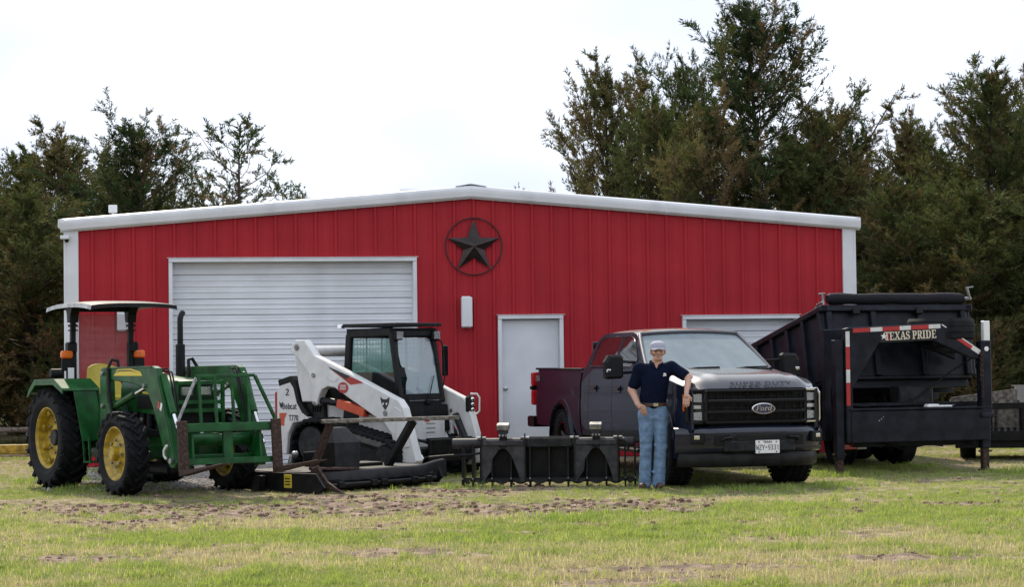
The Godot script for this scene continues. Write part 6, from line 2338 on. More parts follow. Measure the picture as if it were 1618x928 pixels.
		g.box(Vector3(s * 0.855, 1.02, 0.72), Vector3(0.02, 0.2, 0.09), 0.006, Basis(Vector3.UP, s * 0.4))
		obj("side_marker", g, "amber", t)
	# bumper: shaped bar with recesses, lower valance, tow hooks, fog lamps
	var brows := []
	for q in [[0.72, 0.84], [0.74, 0.93], [0.71, 0.985], [0.66, 1.0], [0.6, 0.985], [0.54, 0.97], [0.5, 0.98], [0.45, 0.97], [0.43, 0.92]]:
		var row := []
		for j in 33:
			var a := lerpf(-1.0, 1.0, j / 32.0)
			var b := absf(a)
			row.append(Vector3(a * 0.94, q[0] - 0.015 * b * b, q[1] - 0.3 * pow(b, 5.0) - 0.05 * b * b))
		brows.append(row)
	g = G.new()
	g.grid(brows, Vector3(0, 0.6, 0.2))
	var bump := obj("front_bumper", g, "pickup_paint", t)
	g = G.new()
	var vr := []
	for q in [[0.44, 0.9], [0.36, 0.93], [0.27, 0.9], [0.25, 0.84]]:
		var row := []
		for j in 25:
			var a := lerpf(-1.0, 1.0, j / 24.0)
			var b := absf(a)
			row.append(Vector3(a * 0.9, q[0], q[1] - 0.28 * pow(b, 5.0) - 0.05 * b * b))
		vr.append(row)
	g.grid(vr, Vector3(0, 0.4, 0.2))
	obj("air_dam", g, "charcoal_paint", t)
	for s in [-1.0, 1.0]:
		g = G.new()
		g.box(Vector3(s * 0.43, 0.575, 0.972), Vector3(0.26, 0.13, 0.02), 0.008)
		var rc := obj("bumper_recess", g, "black_plastic", bump)
		g = G.new()
		g.tube([Vector3(s * 0.36, 0.6, 0.97), Vector3(s * 0.38, 0.61, 1.03), Vector3(s * 0.46, 0.6, 1.04), Vector3(s * 0.48, 0.57, 1.0)], 0.018, 8)
		obj("tow_hook", g, "gloss_black", rc)
		g = G.new()
		g.box(Vector3(s * 0.76, 0.6, 0.90), Vector3(0.17, 0.13, 0.05), 0.012, Basis(Vector3.UP, s * 0.35))
		var fg := obj("fog_recess", g, "black_plastic", bump)
		g = G.new()
		g.box(Vector3(s * 0.77, 0.61, 0.925), Vector3(0.07, 0.045, 0.012), 0.004, Basis(Vector3.UP, s * 0.35))
		obj("fog_lamp", g, "reflector", fg)
	g = G.new()
	g.box(Vector3(0.0, 0.575, 0.985), Vector3(0.6, 0.15, 0.01), 0.004)
	obj("bumper_intake", g, "black_plastic", bump)
	# licence plate
	g = G.new()
	g.box(Vector3(0.09, 0.49, 1.0), Vector3(0.305, 0.155, 0.01), 0.003)
	var pl := obj("licence_plate", g, "decal_white", t)
	lettering("WZY•9331", 0.064, "decal_black", pl, Vector3(0.09, 0.482, 1.006), Basis.IDENTITY, "Droid Sans Mono", true, 0.72)
	lettering("TEXAS", 0.024, "decal_black", pl, Vector3(0.09, 0.547, 1.006), Basis.IDENTITY, "Droid Sans", true, 1.2)
	g = G.new()
	for x in [-0.02, 0.2]:
		for y in [0.43, 0.548]:
			g.cyl(Vector3(x, y, 1.004), Vector3(x, y, 1.008), 0.009, 8, 0.001)
	obj("plate_bolts", g, "decal_black", pl).set_meta("kind", "stuff")

# ---------- gooseneck dump trailer ----------
func build_dump_trailer() -> void:
	var t := thing("dump_trailer", "black gooseneck dump trailer with raised bed and rolled tarp", "trailer", Vector3(5.24, 0, -28.4), 16.0)
	var g: G
	# riser, neck beam and sloped beam to the coupler: one flat side of the gooseneck
	g = G.new()
	g.pz([Vector2(-0.96, 0.42), Vector2(-0.96, 1.9), Vector2(-0.9, 1.92), Vector2(0.28, 1.965), Vector2(0.42, 1.962), Vector2(0.99, 1.6), Vector2(0.99, 1.48), Vector2(0.86, 1.5), Vector2(0.3, 1.74), Vector2(-0.48, 1.71), Vector2(-0.86, 1.12), Vector2(-0.86, 0.42)], -0.06, 0.06, 0.01)
	var neck := obj("gooseneck", g, "trailer_paint", t)
	g = G.new()
	g.pz([Vector2(-0.96, 0.42), Vector2(-0.96, 1.9), Vector2(0.28, 1.965), Vector2(0.42, 1.962), Vector2(0.99, 1.6), Vector2(0.99, 1.48), Vector2(0.3, 1.74), Vector2(-0.48, 1.71), Vector2(-0.86, 1.12), Vector2(-0.86, 0.42)], -0.72, -0.62, 0.01)
	obj("gooseneck_far_side", g, "trailer_paint", neck)
	g = G.new()
	g.pz([Vector2(-0.86, 1.12), Vector2(-0.86, 1.7), Vector2(-0.48, 1.7)], -0.01, 0.015, 0.002)
	obj("gusset", g, "trailer_paint", neck)
	# red and white reflective tape
	var spans := [[-0.85, -0.6, 0], [-0.6, -0.43, 1], [-0.43, -0.18, 0], [-0.18, -0.02, 1], [-0.02, 0.24, 0], [0.24, 0.41, 1]]
	for q in spans:
		g = G.new()
		var f := func(x: float) -> float: return lerpf(1.905, 1.955, (x + 0.9) / 1.3)
		g.pz([Vector2(q[0], f.call(q[0]) - 0.055), Vector2(q[1], f.call(q[1]) - 0.055), Vector2(q[1], f.call(q[1])), Vector2(q[0], f.call(q[0]))], 0.0605, 0.063, 0.0)
		obj("tape", g, "tape_white" if q[2] == 1 else "tape_red", neck)
	for q in [[1.87, 1.67, 1], [1.67, 1.37, 0], [1.37, 1.2, 1], [1.2, 0.9, 0]]:
		g = G.new()
		g.pz([Vector2(-0.955, q[0]), Vector2(-0.9, q[0]), Vector2(-0.9, q[1]), Vector2(-0.955, q[1])], 0.0605, 0.063, 0.0)
		obj("tape", g, "tape_white" if q[2] == 1 else "tape_red", neck)
	var sl := func(k: float, d: float) -> Vector2: return Vector2(0.43, 1.945).lerp(Vector2(0.99, 1.59), k) + Vector2(-0.53, -0.85) * d
	for q in [[0.36, 0.8, 0], [0.8, 1.0, 1]]:
		g = G.new()
		g.pz([sl.call(q[0], 0.0), sl.call(q[1], 0.0), sl.call(q[1], 0.05), sl.call(q[0], 0.05)], 0.0605, 0.063, 0.0)
		obj("tape", g, "tape_white" if q[2] == 1 else "tape_red", neck)
	g = G.new()
	g.pz([sl.call(0.0, -0.012), sl.call(1.0, -0.012), sl.call(1.0, 0.003), sl.call(0.0, 0.003)], 0.0605, 0.064, 0.0)
	obj("edge_strip", g, "tape_white", neck)
	# name panel
	g = G.new()
	g.pz([Vector2(-0.46, 1.72), Vector2(0.29, 1.745), Vector2(0.29, 1.895), Vector2(-0.46, 1.865)], 0.0605, 0.064, 0.0)
	var sg := obj("name_panel", g, "charcoal_paint", neck)
	lettering("TEXAS PRIDE", 0.115, "decal_cream", sg, Vector3(-0.03, 1.812, 0.066), Basis(Vector3(0, 0, 1), 0.035), "Droid Serif", true, 0.72)
	g = G.new()
	var st := []
	for k in 10:
		var a := PI / 2 + k * PI / 5
		var r: float = 0.05 if k % 2 == 0 else 0.02
		st.append(Vector2(-0.41 + cos(a) * r, 1.8 + sin(a) * r))
	g.pz(st, 0.0645, 0.0665, 0.0)
	obj("panel_star", g, "decal_white", sg)
	g = G.new()
	g.pz([Vector2(-0.37, 1.83), Vector2(-0.35, 1.84), Vector2(-0.34, 1.8), Vector2(-0.33, 1.76), Vector2(-0.35, 1.74), Vector2(-0.37, 1.77)], 0.0645, 0.0665, 0.0)
	obj("panel_mark", g, "tape_red", sg)
	# coupler post, white inner tube, chains
	g = G.new()
	g.box(Vector3(1.07, 1.23, 0), Vector3(0.15, 1.0, 0.15), 0.012)
	g.box(Vector3(1.07, 0.74, 0), Vector3(0.2, 0.06, 0.2), 0.012)
	obj("coupler", g, "trailer_paint", t)
	g = G.new()
	g.box(Vector3(1.1, 1.86, 0), Vector3(0.09, 0.27, 0.09), 0.008)
	obj("coupler_inner_tube", g, "decal_white", t)
	g = G.new()
	g.cyl(Vector3(1.07, 1.62, 0.07), Vector3(1.07, 1.62, 0.085), 0.032, 14, 0.003)
	obj("reflector_disc", g, "decal_white", t)
	g = G.new()
	var cr := []
	for i in 25:
		var a := lerpf(-0.6, PI + 0.3, i / 24.0)
		cr.append(Vector3(1.1 + cos(a) * 0.12, 1.78 + sin(a) * 0.2, -0.02))
	cr.append(Vector3(0.95, 1.7, -0.02))
	g.tube(cr, 0.007, 5)
	obj("breakaway_cable", g, "black_plastic", t)
	for c in [[0.985, 0.4], [1.0, 0.62]]:
		g = G.new()
		for i in int(c[1] / 0.035):
			var y: float = 1.56 - i * 0.035
			var p := []
			for j in 9:
				var a := TAU * j / 8
				p.append(Vector3(c[0] + (cos(a) * 0.014 if i % 2 == 0 else 0.0), y + sin(a) * 0.024, 0.085 + (cos(a) * 0.014 if i % 2 == 1 else 0.0)))
			g.tube(p, 0.006, 5, false)
		obj("safety_chain", g, "rusty_steel", t)
	# wiring, hydraulic hoses and a winch-like pump box on the front of the chassis
	g = G.new()
	g.tube([Vector3(0.95, 1.5, -0.1), Vector3(0.7, 1.3, -0.3), Vector3(0.3, 1.0, -0.34), Vector3(0.0, 0.88, -0.3)], 0.012, 6)
	g.tube([Vector3(-0.82, 1.7, -0.1), Vector3(-0.8, 1.2, -0.14), Vector3(-0.78, 0.9, -0.2), Vector3(-0.5, 0.88, -0.25)], 0.012, 6)
	g.tube([Vector3(-0.4, 0.42, -0.2), Vector3(0.0, 0.3, -0.25), Vector3(0.4, 0.36, -0.3), Vector3(0.7, 0.32, -0.5)], 0.014, 6)
	obj("wiring", g, "black_plastic", t)
	part_box("pump_box", t, "dark_steel", Vector3(0.25, 1.0, -0.5), Vector3(0.5, 0.28, 0.3), 0.02)
	g = G.new()
	for x in [-0.5, -0.47, -0.44]:
		g.cyl(Vector3(x, 0.72 + (x + 0.47) * 0.8, 0.068), Vector3(x, 0.72 + (x + 0.47) * 0.8, 0.076), 0.01, 8, 0.002)
	obj("box_bolts", g, "bare_steel", t).set_meta("kind", "stuff")
	# spare tyre lying on the neck
	g = G.new()
	g.lathe([Vector2(0.24, 0.02), Vector2(0.3, 0.0), Vector2(0.42, 0.0), Vector2(0.445, 0.03), Vector2(0.45, 0.08), Vector2(0.44, 0.085), Vector2(0.44, 0.1), Vector2(0.452, 0.105), Vector2(0.452, 0.16), Vector2(0.442, 0.165), Vector2(0.442, 0.18), Vector2(0.45, 0.185), Vector2(0.445, 0.25), Vector2(0.42, 0.29), Vector2(0.3, 0.29), Vector2(0.24, 0.27)], Vector3(0.63, 1.745, -0.36), Vector3.UP, 40)
	var sp := obj("spare_tyre", g, "rubber", t)
	g = G.new()
	g.lathe([Vector2(0.245, 0.02), Vector2(0.25, 0.27), Vector2(0.23, 0.27), Vector2(0.2, 0.15), Vector2(0.0, 0.15)], Vector3(0.63, 1.745, -0.36), Vector3.UP, 30)
	obj("spare_rim", g, "decal_white", sp)
	g = G.new()
	g.box(Vector3(0.63, 1.7, -0.36), Vector3(0.5, 0.06, 0.55), 0.01)
	for y in [1.66, 1.58]:
		g.bar(Vector3(0.6, y, -0.3), Vector3(1.1, y, -0.1), 0.03, 0.03)
	obj("spare_mount", g, "trailer_paint", t)
	# cross box between the jacks
	g = G.new()
	g.box(Vector3(0.11, 0.62, -0.08), Vector3(2.02, 0.42, 0.3), 0.012)
	obj("tool_box", g, "trailer_paint", t)
	g = G.new()
	g.box(Vector3(0.11, 0.845, -0.09), Vector3(2.04, 0.025, 0.34), 0.006)
	obj("tool_box_lid", g, "trailer_paint", t)
	g = G.new()
	g.bar(Vector3(-0.86, 0.9, -0.28), Vector3(1.12, 0.9, -0.28), 0.04, 0.04)
	obj("rear_rail", g, "trailer_paint", t)
	for x in [-1.03, 1.08]:
		g = G.new()
		g.box(Vector3(x, 0.98 if x < 0 else 0.55, -0.04), Vector3(0.12, 1.56 if x < 0 else 0.5, 0.12), 0.008)
		var jk := obj("landing_jack", g, "trailer_paint", t)
		g = G.new()
		g.box(Vector3(x, 0.2, -0.04), Vector3(0.09, 0.4, 0.09), 0.006)
		obj("jack_leg", g, "rusty_steel", jk)
		g = G.new()
		g.box(Vector3(x, 0.01, -0.04), Vector3(0.14, 0.025, 0.14), 0.004)
		obj("jack_foot", g, "rusty_steel", jk)
		g = G.new()
		g.cyl(Vector3(x - 0.09, 0.26, -0.04), Vector3(x + 0.1, 0.26, -0.04), 0.014, 8, 0.002)
		obj("jack_pin", g, "rusty_steel", jk)
	g = G.new()
	g.box(Vector3(-0.75, 0.34, -0.35), Vector3(0.24, 0.06, 0.04), 0.006)
	obj("marker_bar", g, "red_lens", t)
	g = G.new()
	g.box(Vector3(-0.56, 0.34, -0.35), Vector3(0.13, 0.06, 0.04), 0.006)
	obj("marker_bar", g, "tape_white", t)
	g = G.new()
	g.box(Vector3(-1.2, 0.82, -0.5), Vector3(0.14, 0.07, 0.05), 0.01)
	obj("side_lamp", g, "red_lens", t)
	# chassis running back
	g = G.new()
	for s in [-1.0, 1.0]:
		g.bar(Vector3(0.2 + s * 0.55, 0.55, -0.2), Vector3(0.2 + s * 0.55, 0.55, -5.2), 0.1, 0.2)
	g.bar(Vector3(-0.7, 0.42, -0.3), Vector3(1.05, 0.42, -0.3), 0.1, 0.16)
	for z in [-1.6, -3.0, -4.6]:
		g.bar(Vector3(-0.4, 0.55, z), Vector3(0.8, 0.55, z), 0.08, 0.14)
	obj("chassis", g, "trailer_paint", t)
	g = G.new()
	g.cyl(Vector3(0.2, 0.55, -0.9), Vector3(0.2, 1.1, -1.5), 0.07, 14, 0.01)
	g.bar(Vector3(0.5, 0.6, -1.0), Vector3(0.55, 1.0, -2.0), 0.06, 0.1)
	g.bar(Vector3(-0.1, 0.6, -1.0), Vector3(-0.15, 1.0, -2.0), 0.06, 0.1)
	obj("hoist", g, "dark_steel", t)
	for z in [-2.9, -3.75]:
		for s in [-1.0, 1.0]:
			g = G.new()
			g.lathe([Vector2(0.2, -0.1), Vector2(0.36, -0.11), Vector2(0.385, -0.08), Vector2(0.385, 0.08), Vector2(0.36, 0.11), Vector2(0.2, 0.1)], Vector3(0.2 + s * 0.82, 0.385, z), Vector3.RIGHT, 28)
			var w := obj("wheel", g, "rubber", t)
			g = G.new()
			g.cyl(Vector3(0.2 + s * 0.82 - 0.07, 0.385, z), Vector3(0.2 + s * 0.82 + 0.07, 0.385, z), 0.21, 20, 0.02)
			obj("rim", g, "decal_grey", w)
		g = G.new()
		g.cyl(Vector3(-0.6, 0.385, z), Vector3(1.0, 0.385, z), 0.05, 10, 0.006)
		obj("axle", g, "dark_steel", t)
	for x in [-0.3, 0.6]:
		for z in [-1.1]:
			g = G.new()
			g.lathe([Vector2(0.2, -0.1), Vector2(0.34, -0.11), Vector2(0.36, -0.08), Vector2(0.36, 0.08), Vector2(0.34, 0.11), Vector2(0.2, 0.1)], Vector3(x + 0.2, 0.36, z - 0.9), Vector3.RIGHT, 28)
			obj("wheel", g, "rubber", t)
	# dump bed, hinged at the rear and raised at the front
	var bed := Node3D.new()
	bed.name = "dump_bed"
	t.add_child(bed)
	bed.position = Vector3(0.27, 1.27, -0.82)
	bed.rotation_degrees.x = -11.5
	var bw := 1.05
	var bh := 0.9
	var bl := 4.6
	g = G.new()
	g.box(Vector3(0, bh * 0.5, -0.02), Vector3(bw * 2, bh, 0.04), 0.006)
	obj("headboard", g, "trailer_paint", bed)
	for x in [-1.0, -0.35, 0.35, 1.0]:
		g = G.new()
		g.box(Vector3(x, bh * 0.5, 0.035), Vector3(0.08, bh, 0.07), 0.01)
		obj("headboard_stake", g, "trailer_paint", bed)
	for s in [-1.0, 1.0]:
		g = G.new()
		g.box(Vector3(s * bw, bh * 0.5, -bl * 0.5), Vector3(0.04, bh, bl), 0.006)
		var sd := obj("side_board", g, "trailer_paint", bed)
		for i in 9:
			g = G.new()
			g.box(Vector3(s * (bw + 0.045), bh * 0.5, -0.05 - i * 0.56), Vector3(0.07, bh, 0.08), 0.01)
			obj("stake", g, "trailer_paint", sd)
		g = G.new()
		g.box(Vector3(s * (bw + 0.03), bh + 0.03, -bl * 0.5 + 0.04), Vector3(0.11, 0.08, bl + 0.1), 0.012)
		obj("top_rail", g, "trailer_paint", bed)
	g = G.new()
	g.box(Vector3(0, bh + 0.03, 0.03), Vector3(bw * 2 + 0.16, 0.09, 0.12), 0.012)
	obj("front_rail", g, "trailer_paint", bed)
	for x in [-0.62, 0.32]:
		g = G.new()
		g.box(Vector3(x, bh - 0.02, 0.1), Vector3(0.1, 0.09, 0.05), 0.01)
		obj("tarp_bracket", g, "black_paint", bed)
	g = G.new()
	g.box(Vector3(0, -0.02, -bl * 0.5), Vector3(bw * 2, 0.04, bl), 0.006)
	for i in 10:
		g.bar(Vector3(-bw, -0.09, -0.15 - i * 0.45), Vector3(bw, -0.09, -0.15 - i * 0.45), 0.06, 0.1)
	obj("bed_floor", g, "trailer_paint", bed)
	g = G.new()
	g.box(Vector3(0, bh * 0.5, -bl), Vector3(bw * 2, bh, 0.05), 0.006)
	obj("bed_gate", g, "trailer_paint", bed)
	# rolled tarp with its crank
	g = G.new()
	var rp := []
	var rad := []
	for i in 41:
		var k := i / 40.0
		rp.append(Vector3(lerpf(-1.0, 1.04, k), 1.065 + 0.004 * sin(k * 17.0), 0.03))
		rad.append(0.078 + 0.004 * sin(k * 23.0) - (0.02 if i == 0 or i == 40 else 0.0))
	g.tube(rp, rad, 16)
	obj("tarp_roll", g, "vinyl_tarp", bed)
	g = G.new()
	g.cyl(Vector3(1.04, 1.065, 0.03), Vector3(1.16, 1.065, 0.03), 0.025, 10, 0.003)
	g.bar(Vector3(1.14, 1.04, 0.04), Vector3(1.1, 1.22, 0.06), 0.035, 0.02)
	g.bar(Vector3(1.1, 1.21, 0.06), Vector3(1.2, 1.225, 0.06), 0.02, 0.02)
	g.box(Vector3(1.06, 0.96, 0.05), Vector3(0.12, 0.03, 0.05), 0.005)
	obj("tarp_crank", g, "bare_steel", bed)
	g = G.new()
	g.bar(Vector3(-1.02, 1.14, 0.04), Vector3(-1.1, 1.14, 0.0), 0.05, 0.02)
	g.bar(Vector3(-1.06, 0.9, 0.03), Vector3(-1.06, 1.14, 0.03), 0.03, 0.03)
	g.bar(Vector3(-1.08, 1.02, -0.1), Vector3(-1.1, 0.92, -0.35), 0.025, 0.025)
	g.bar(Vector3(-1.08, 1.02, -0.1), Vector3(-1.08, 1.02, 0.05), 0.025, 0.025)
	obj("tarp_frame", g, "bare_steel", bed)

func build_utility_trailer() -> void:
	var t := thing("utility_trailer", "low black utility trailer with mesh side behind the gooseneck", "trailer", Vector3(7.3, 0, -31.2), -10.0)
	var g := G.new()
	g.bar(Vector3(-0.9, 0.78, 0.0), Vector3(2.6, 0.84, 0.0), 0.06, 0.09)
	g.bar(Vector3(-0.9, 0.36, 0.0), Vector3(2.6, 0.36, 0.0), 0.08, 0.14)
	for i in 8:
		g.bar(Vector3(-0.85 + i * 0.46, 0.36, 0.0), Vector3(-0.85 + i * 0.46, 0.8, 0.0), 0.05, 0.05, Vector3(0, 0, 1))
	obj("side_frame", g, "black_paint", t)
	part_box("side_skirt", t, "black_paint", Vector3(0.85, 0.33, -0.06), Vector3(3.5, 0.3, 0.04), 0.006)
	g = G.new()
	for i in 38:
		var x := -0.82 + i * 0.09
		for s in [-1.0, 1.0]:
			var p := []
			for j in 11:
				p.append(Vector3(x + s * (0.022 if j % 2 == 0 else -0.022), 0.42 + j * 0.034, 0.0))
			g.tube(p, 0.005, 3, false)
	obj("side_mesh", g, "bare_steel", t).set_meta("kind", "stuff")
	g = G.new()
	g.box(Vector3(0.85, 0.33, -0.9), Vector3(3.5, 0.08, 1.75), 0.01)
	obj("deck", g, "old_wood", t)
	g = G.new()
	g.bar(Vector3(-0.9, 0.82, -1.8), Vector3(2.6, 0.82, -1.8), 0.06, 0.06)
	g.bar(Vector3(-0.9, 0.82, -1.8), Vector3(-0.9, 0.78, 0.0), 0.06, 0.06)
	for i in 4:
		g.bar(Vector3(-0.85 + i * 1.1, 0.36, -1.8), Vector3(-0.85 + i * 1.1, 0.82, -1.8), 0.05, 0.05, Vector3(0, 0, 1))
	obj("far_frame", g, "black_paint", t)
	for x in [-0.35, 1.6]:
		g = G.new()
		g.lathe([Vector2(0.19, -0.1), Vector2(0.32, -0.11), Vector2(0.34, -0.08), Vector2(0.34, 0.08), Vector2(0.32, 0.11), Vector2(0.19, 0.1)], Vector3(x - 0.35, 0.34, -0.7), Vector3.RIGHT, 28)
		var w := obj("wheel", g, "rubber", t)
		g = G.new()
		g.cyl(Vector3(x - 0.43, 0.34, -0.7), Vector3(x - 0.25, 0.34, -0.7), 0.19, 20, 0.02)
		obj("rim", g, "decal_white", w)
	g = G.new()
	g.box(Vector3(0.28, 0.4, 0.06), Vector3(0.09, 0.09, 0.06), 0.02)
	obj("side_lamp", g, "amber", t)
	g = G.new()
	g.tube([Vector3(-0.75, 0.66, 0.1), Vector3(-0.5, 0.62, 0.14), Vector3(-0.4, 0.5, 0.14), Vector3(-0.45, 0.4, 0.12)], 0.022, 8)
	obj("tongue_hose", g, "dark_steel", t)
	# load: a tapered steel bin standing on the deck
	var b := thing("steel_bin", "tapered grey steel bin with wooden side standing on the utility trailer", "bin", Vector3(7.2, 0.375, -31.9), -6.0)
	g = G.new()
	g.px([Vector2(-0.5, 0.0), Vector2(0.42, 0.0), Vector2(0.5, 0.42), Vector2(-0.1, 0.7), Vector2(-0.5, 0.7)], 0.22, 0.95, 0.01)
	obj("hopper", g, "charcoal_paint", b)
	g = G.new()
	g.pz([Vector2(-0.75, 0.02), Vector2(0.21, 0.02), Vector2(0.21, 0.66), Vector2(-0.75, 0.54)], 0.3, 0.34, 0.004)
	obj("side_plank", g, "old_wood", b)
	for x in [-0.5, -0.3, -0.1]:
		part_box("rib", b, "rusty_steel", Vector3(x, 0.25, 0.36), Vector3(0.05, 0.44, 0.03))

func build_small_things() -> void:
	# an old pole and a yellow plank lie at the edge of the wood
	var p := thing("fallen_pole", "pale weathered pole resting level at the edge of the wood", "pole", Vector3(-9.6, 0, -38.4), 6.0)
	var g := G.new()
	g.tube([Vector3(-2.2, 0.36, 0), Vector3(-0.5, 0.37, 0.02), Vector3(0.6, 0.39, 0.0), Vector3(1.7, 0.4, 0)], [0.06, 0.055, 0.05, 0.045], 10)
	obj("pole", g, "old_wood", p)
	for x in [-1.8, 1.4]:
		g = G.new()
		g.tube([Vector3(x, 0.0, 0.08), Vector3(x, 0.42, 0.1)], 0.045, 8)
		obj("post", g, "old_wood", p)
	var y := thing("yellow_beam", "dull yellow steel beam lying on the ground behind the tractor", "beam", Vector3(-8.7, 0, -36.6), 4.0)
	g = G.new()
	g.bar(Vector3(-2.4, 0.12, 0), Vector3(1.4, 0.12, 0), 0.2, 0.16, Vector3.UP, 0.012)
	obj("beam", g, "yellow_paint", y)
	for x in [-1.9, 0.9]:
		g = G.new()
		g.box(Vector3(x, 0.02, 0), Vector3(0.15, 0.045, 0.4), 0.006)
		obj("bearer", g, "old_wood", y)
	# white tray lying on the dump trailer's tool box
	var w := thing("white_tray", "small white plastic tray lying on the dump trailer's tool box", "tray", Vector3(5.62, 0.858, -28.55), 16.0)
	g = G.new()
	g.box(Vector3(0, 0.012, 0), Vector3(0.36, 0.024, 0.12), 0.006)
	obj("tray_base", g, "decal_white", w)
	g = G.new()
	g.box(Vector3(-0.09, 0.03, 0), Vector3(0.16, 0.02, 0.1), 0.006)
	obj("tray_rim", g, "decal_white", w)

# ---------- the man ----------
func sdf_mesh(prims: Array, cell: float, k: float) -> G:
	# prims: [a, b, ra, rb, squash] tapered capsules; squash > 1 flattens them front to back. Meshed as surface nets.
	var lo := Vector3(1e9, 1e9, 1e9)
	var hi := -lo
	for p in prims:
		var m: float = maxf(p[2], p[3]) + k + 3.0 * cell
		for e in [p[0], p[1]]:
			lo = lo.min(e - Vector3.ONE * m)
			hi = hi.max(e + Vector3.ONE * m)
	var nx := int((hi.x - lo.x) / cell) + 2
	var ny := int((hi.y - lo.y) / cell) + 2
	var nz := int((hi.z - lo.z) / cell) + 2
	var f := PackedFloat32Array()
	f.resize(nx * ny * nz)
	f.fill(1.0)
	for p in prims:
		var a: Vector3 = p[0]
		var b: Vector3 = p[1]
		var ra: float = p[2]
		var rb: float = p[3]
		var sq: float = p[4] if p.size() > 4 else 1.0
		var m: float = maxf(ra, rb) + k + 2.5 * cell
		var p0 := (a.min(b) - Vector3.ONE * m - lo) / cell
		var p1 := (a.max(b) + Vector3.ONE * m - lo) / cell
		var ab := b - a
		ab.z *= sq
		var dd := maxf(ab.length_squared(), 1e-9)
		for z in range(maxi(0, int(p0.z)), mini(nz, int(p1.z) + 2)):
			for y in range(maxi(0, int(p0.y)), mini(ny, int(p1.y) + 2)):
				for x in range(maxi(0, int(p0.x)), mini(nx, int(p1.x) + 2)):
					var q := lo + Vector3(x, y, z) * cell - a
					q.z *= sq
					var t := clampf(q.dot(ab) / dd, 0.0, 1.0)
					var d := (q - ab * t).length() - lerpf(ra, rb, t)
					var i := (z * ny + y) * nx + x
					var h := maxf(k - absf(f[i] - d), 0.0) / k
					f[i] = minf(f[i], d) - h * h * k * 0.25
	var g := G.new()
	var vid := {}
	var V := []
	var N := []
	var offs := [0, 1, nx, nx + 1, nx * ny, nx * ny + 1, nx * ny + nx, nx * ny + nx + 1]
	var crn := [Vector3(0, 0, 0), Vector3(1, 0, 0), Vector3(0, 1, 0), Vector3(1, 1, 0), Vector3(0, 0, 1), Vector3(1, 0, 1), Vector3(0, 1, 1), Vector3(1, 1, 1)]
	var edges := [[0, 1], [2, 3], [4, 5], [6, 7], [0, 2], [1, 3], [4, 6], [5, 7], [0, 4], [1, 5], [2, 6], [3, 7]]
	for z in nz - 1:
		for y in ny - 1:
			for x in nx - 1:
				var i := (z * ny + y) * nx + x
				var neg := 0
				for o in 8:
					if f[i + offs[o]] < 0.0: neg += 1
				if neg == 0 or neg == 8:
					continue
				var s := Vector3.ZERO
				var c := 0
				for e in edges:
					var fa := f[i + offs[e[0]]]
					var fb := f[i + offs[e[1]]]
					if (fa < 0.0) != (fb < 0.0):
						s += crn[e[0]].lerp(crn[e[1]], fa / (fa - fb))
						c += 1
				s /= c
				vid[i] = V.size()
				V.append(lo + (Vector3(x, y, z) + s) * cell)
				var gx := f[i + 1] + f[i + nx + 1] + f[i + offs[5]] + f[i + offs[7]] - f[i] - f[i + nx] - f[i + offs[4]] - f[i + offs[6]]
				var gy := f[i + nx] + f[i + nx + 1] + f[i + offs[6]] + f[i + offs[7]] - f[i] - f[i + 1] - f[i + offs[4]] - f[i + offs[5]]
				var gz := f[i + offs[4]] + f[i + offs[5]] + f[i + offs[6]] + f[i + offs[7]] - f[i] - f[i + 1] - f[i + nx] - f[i + nx + 1]
				N.append(Vector3(gx, gy, gz).normalized())
	var st := [1, nx, nx * ny]
	for i in vid:
		for ax in 3:
			var j: int = i + st[ax]
			if (f[i] < 0.0) == (f[j] < 0.0):
				continue
			var u: int = st[(ax + 1) % 3]
			var w: int = st[(ax + 2) % 3]
			if vid.has(i - u) and vid.has(i - w) and vid.has(i - u - w):
				var A: int = vid[i]
				var B: int = vid[i - u]
				var C: int = vid[i - u - w]
				var D: int = vid[i - w]
				g.t3(V[A], V[B], V[C], N[A], N[B], N[C])
				g.t3(V[A], V[C], V[D], N[A], N[C], N[D])
	return g

func merge(a: G, b: G) -> void:
	a.v.append_array(b.v)
	a.n.append_array(b.n)

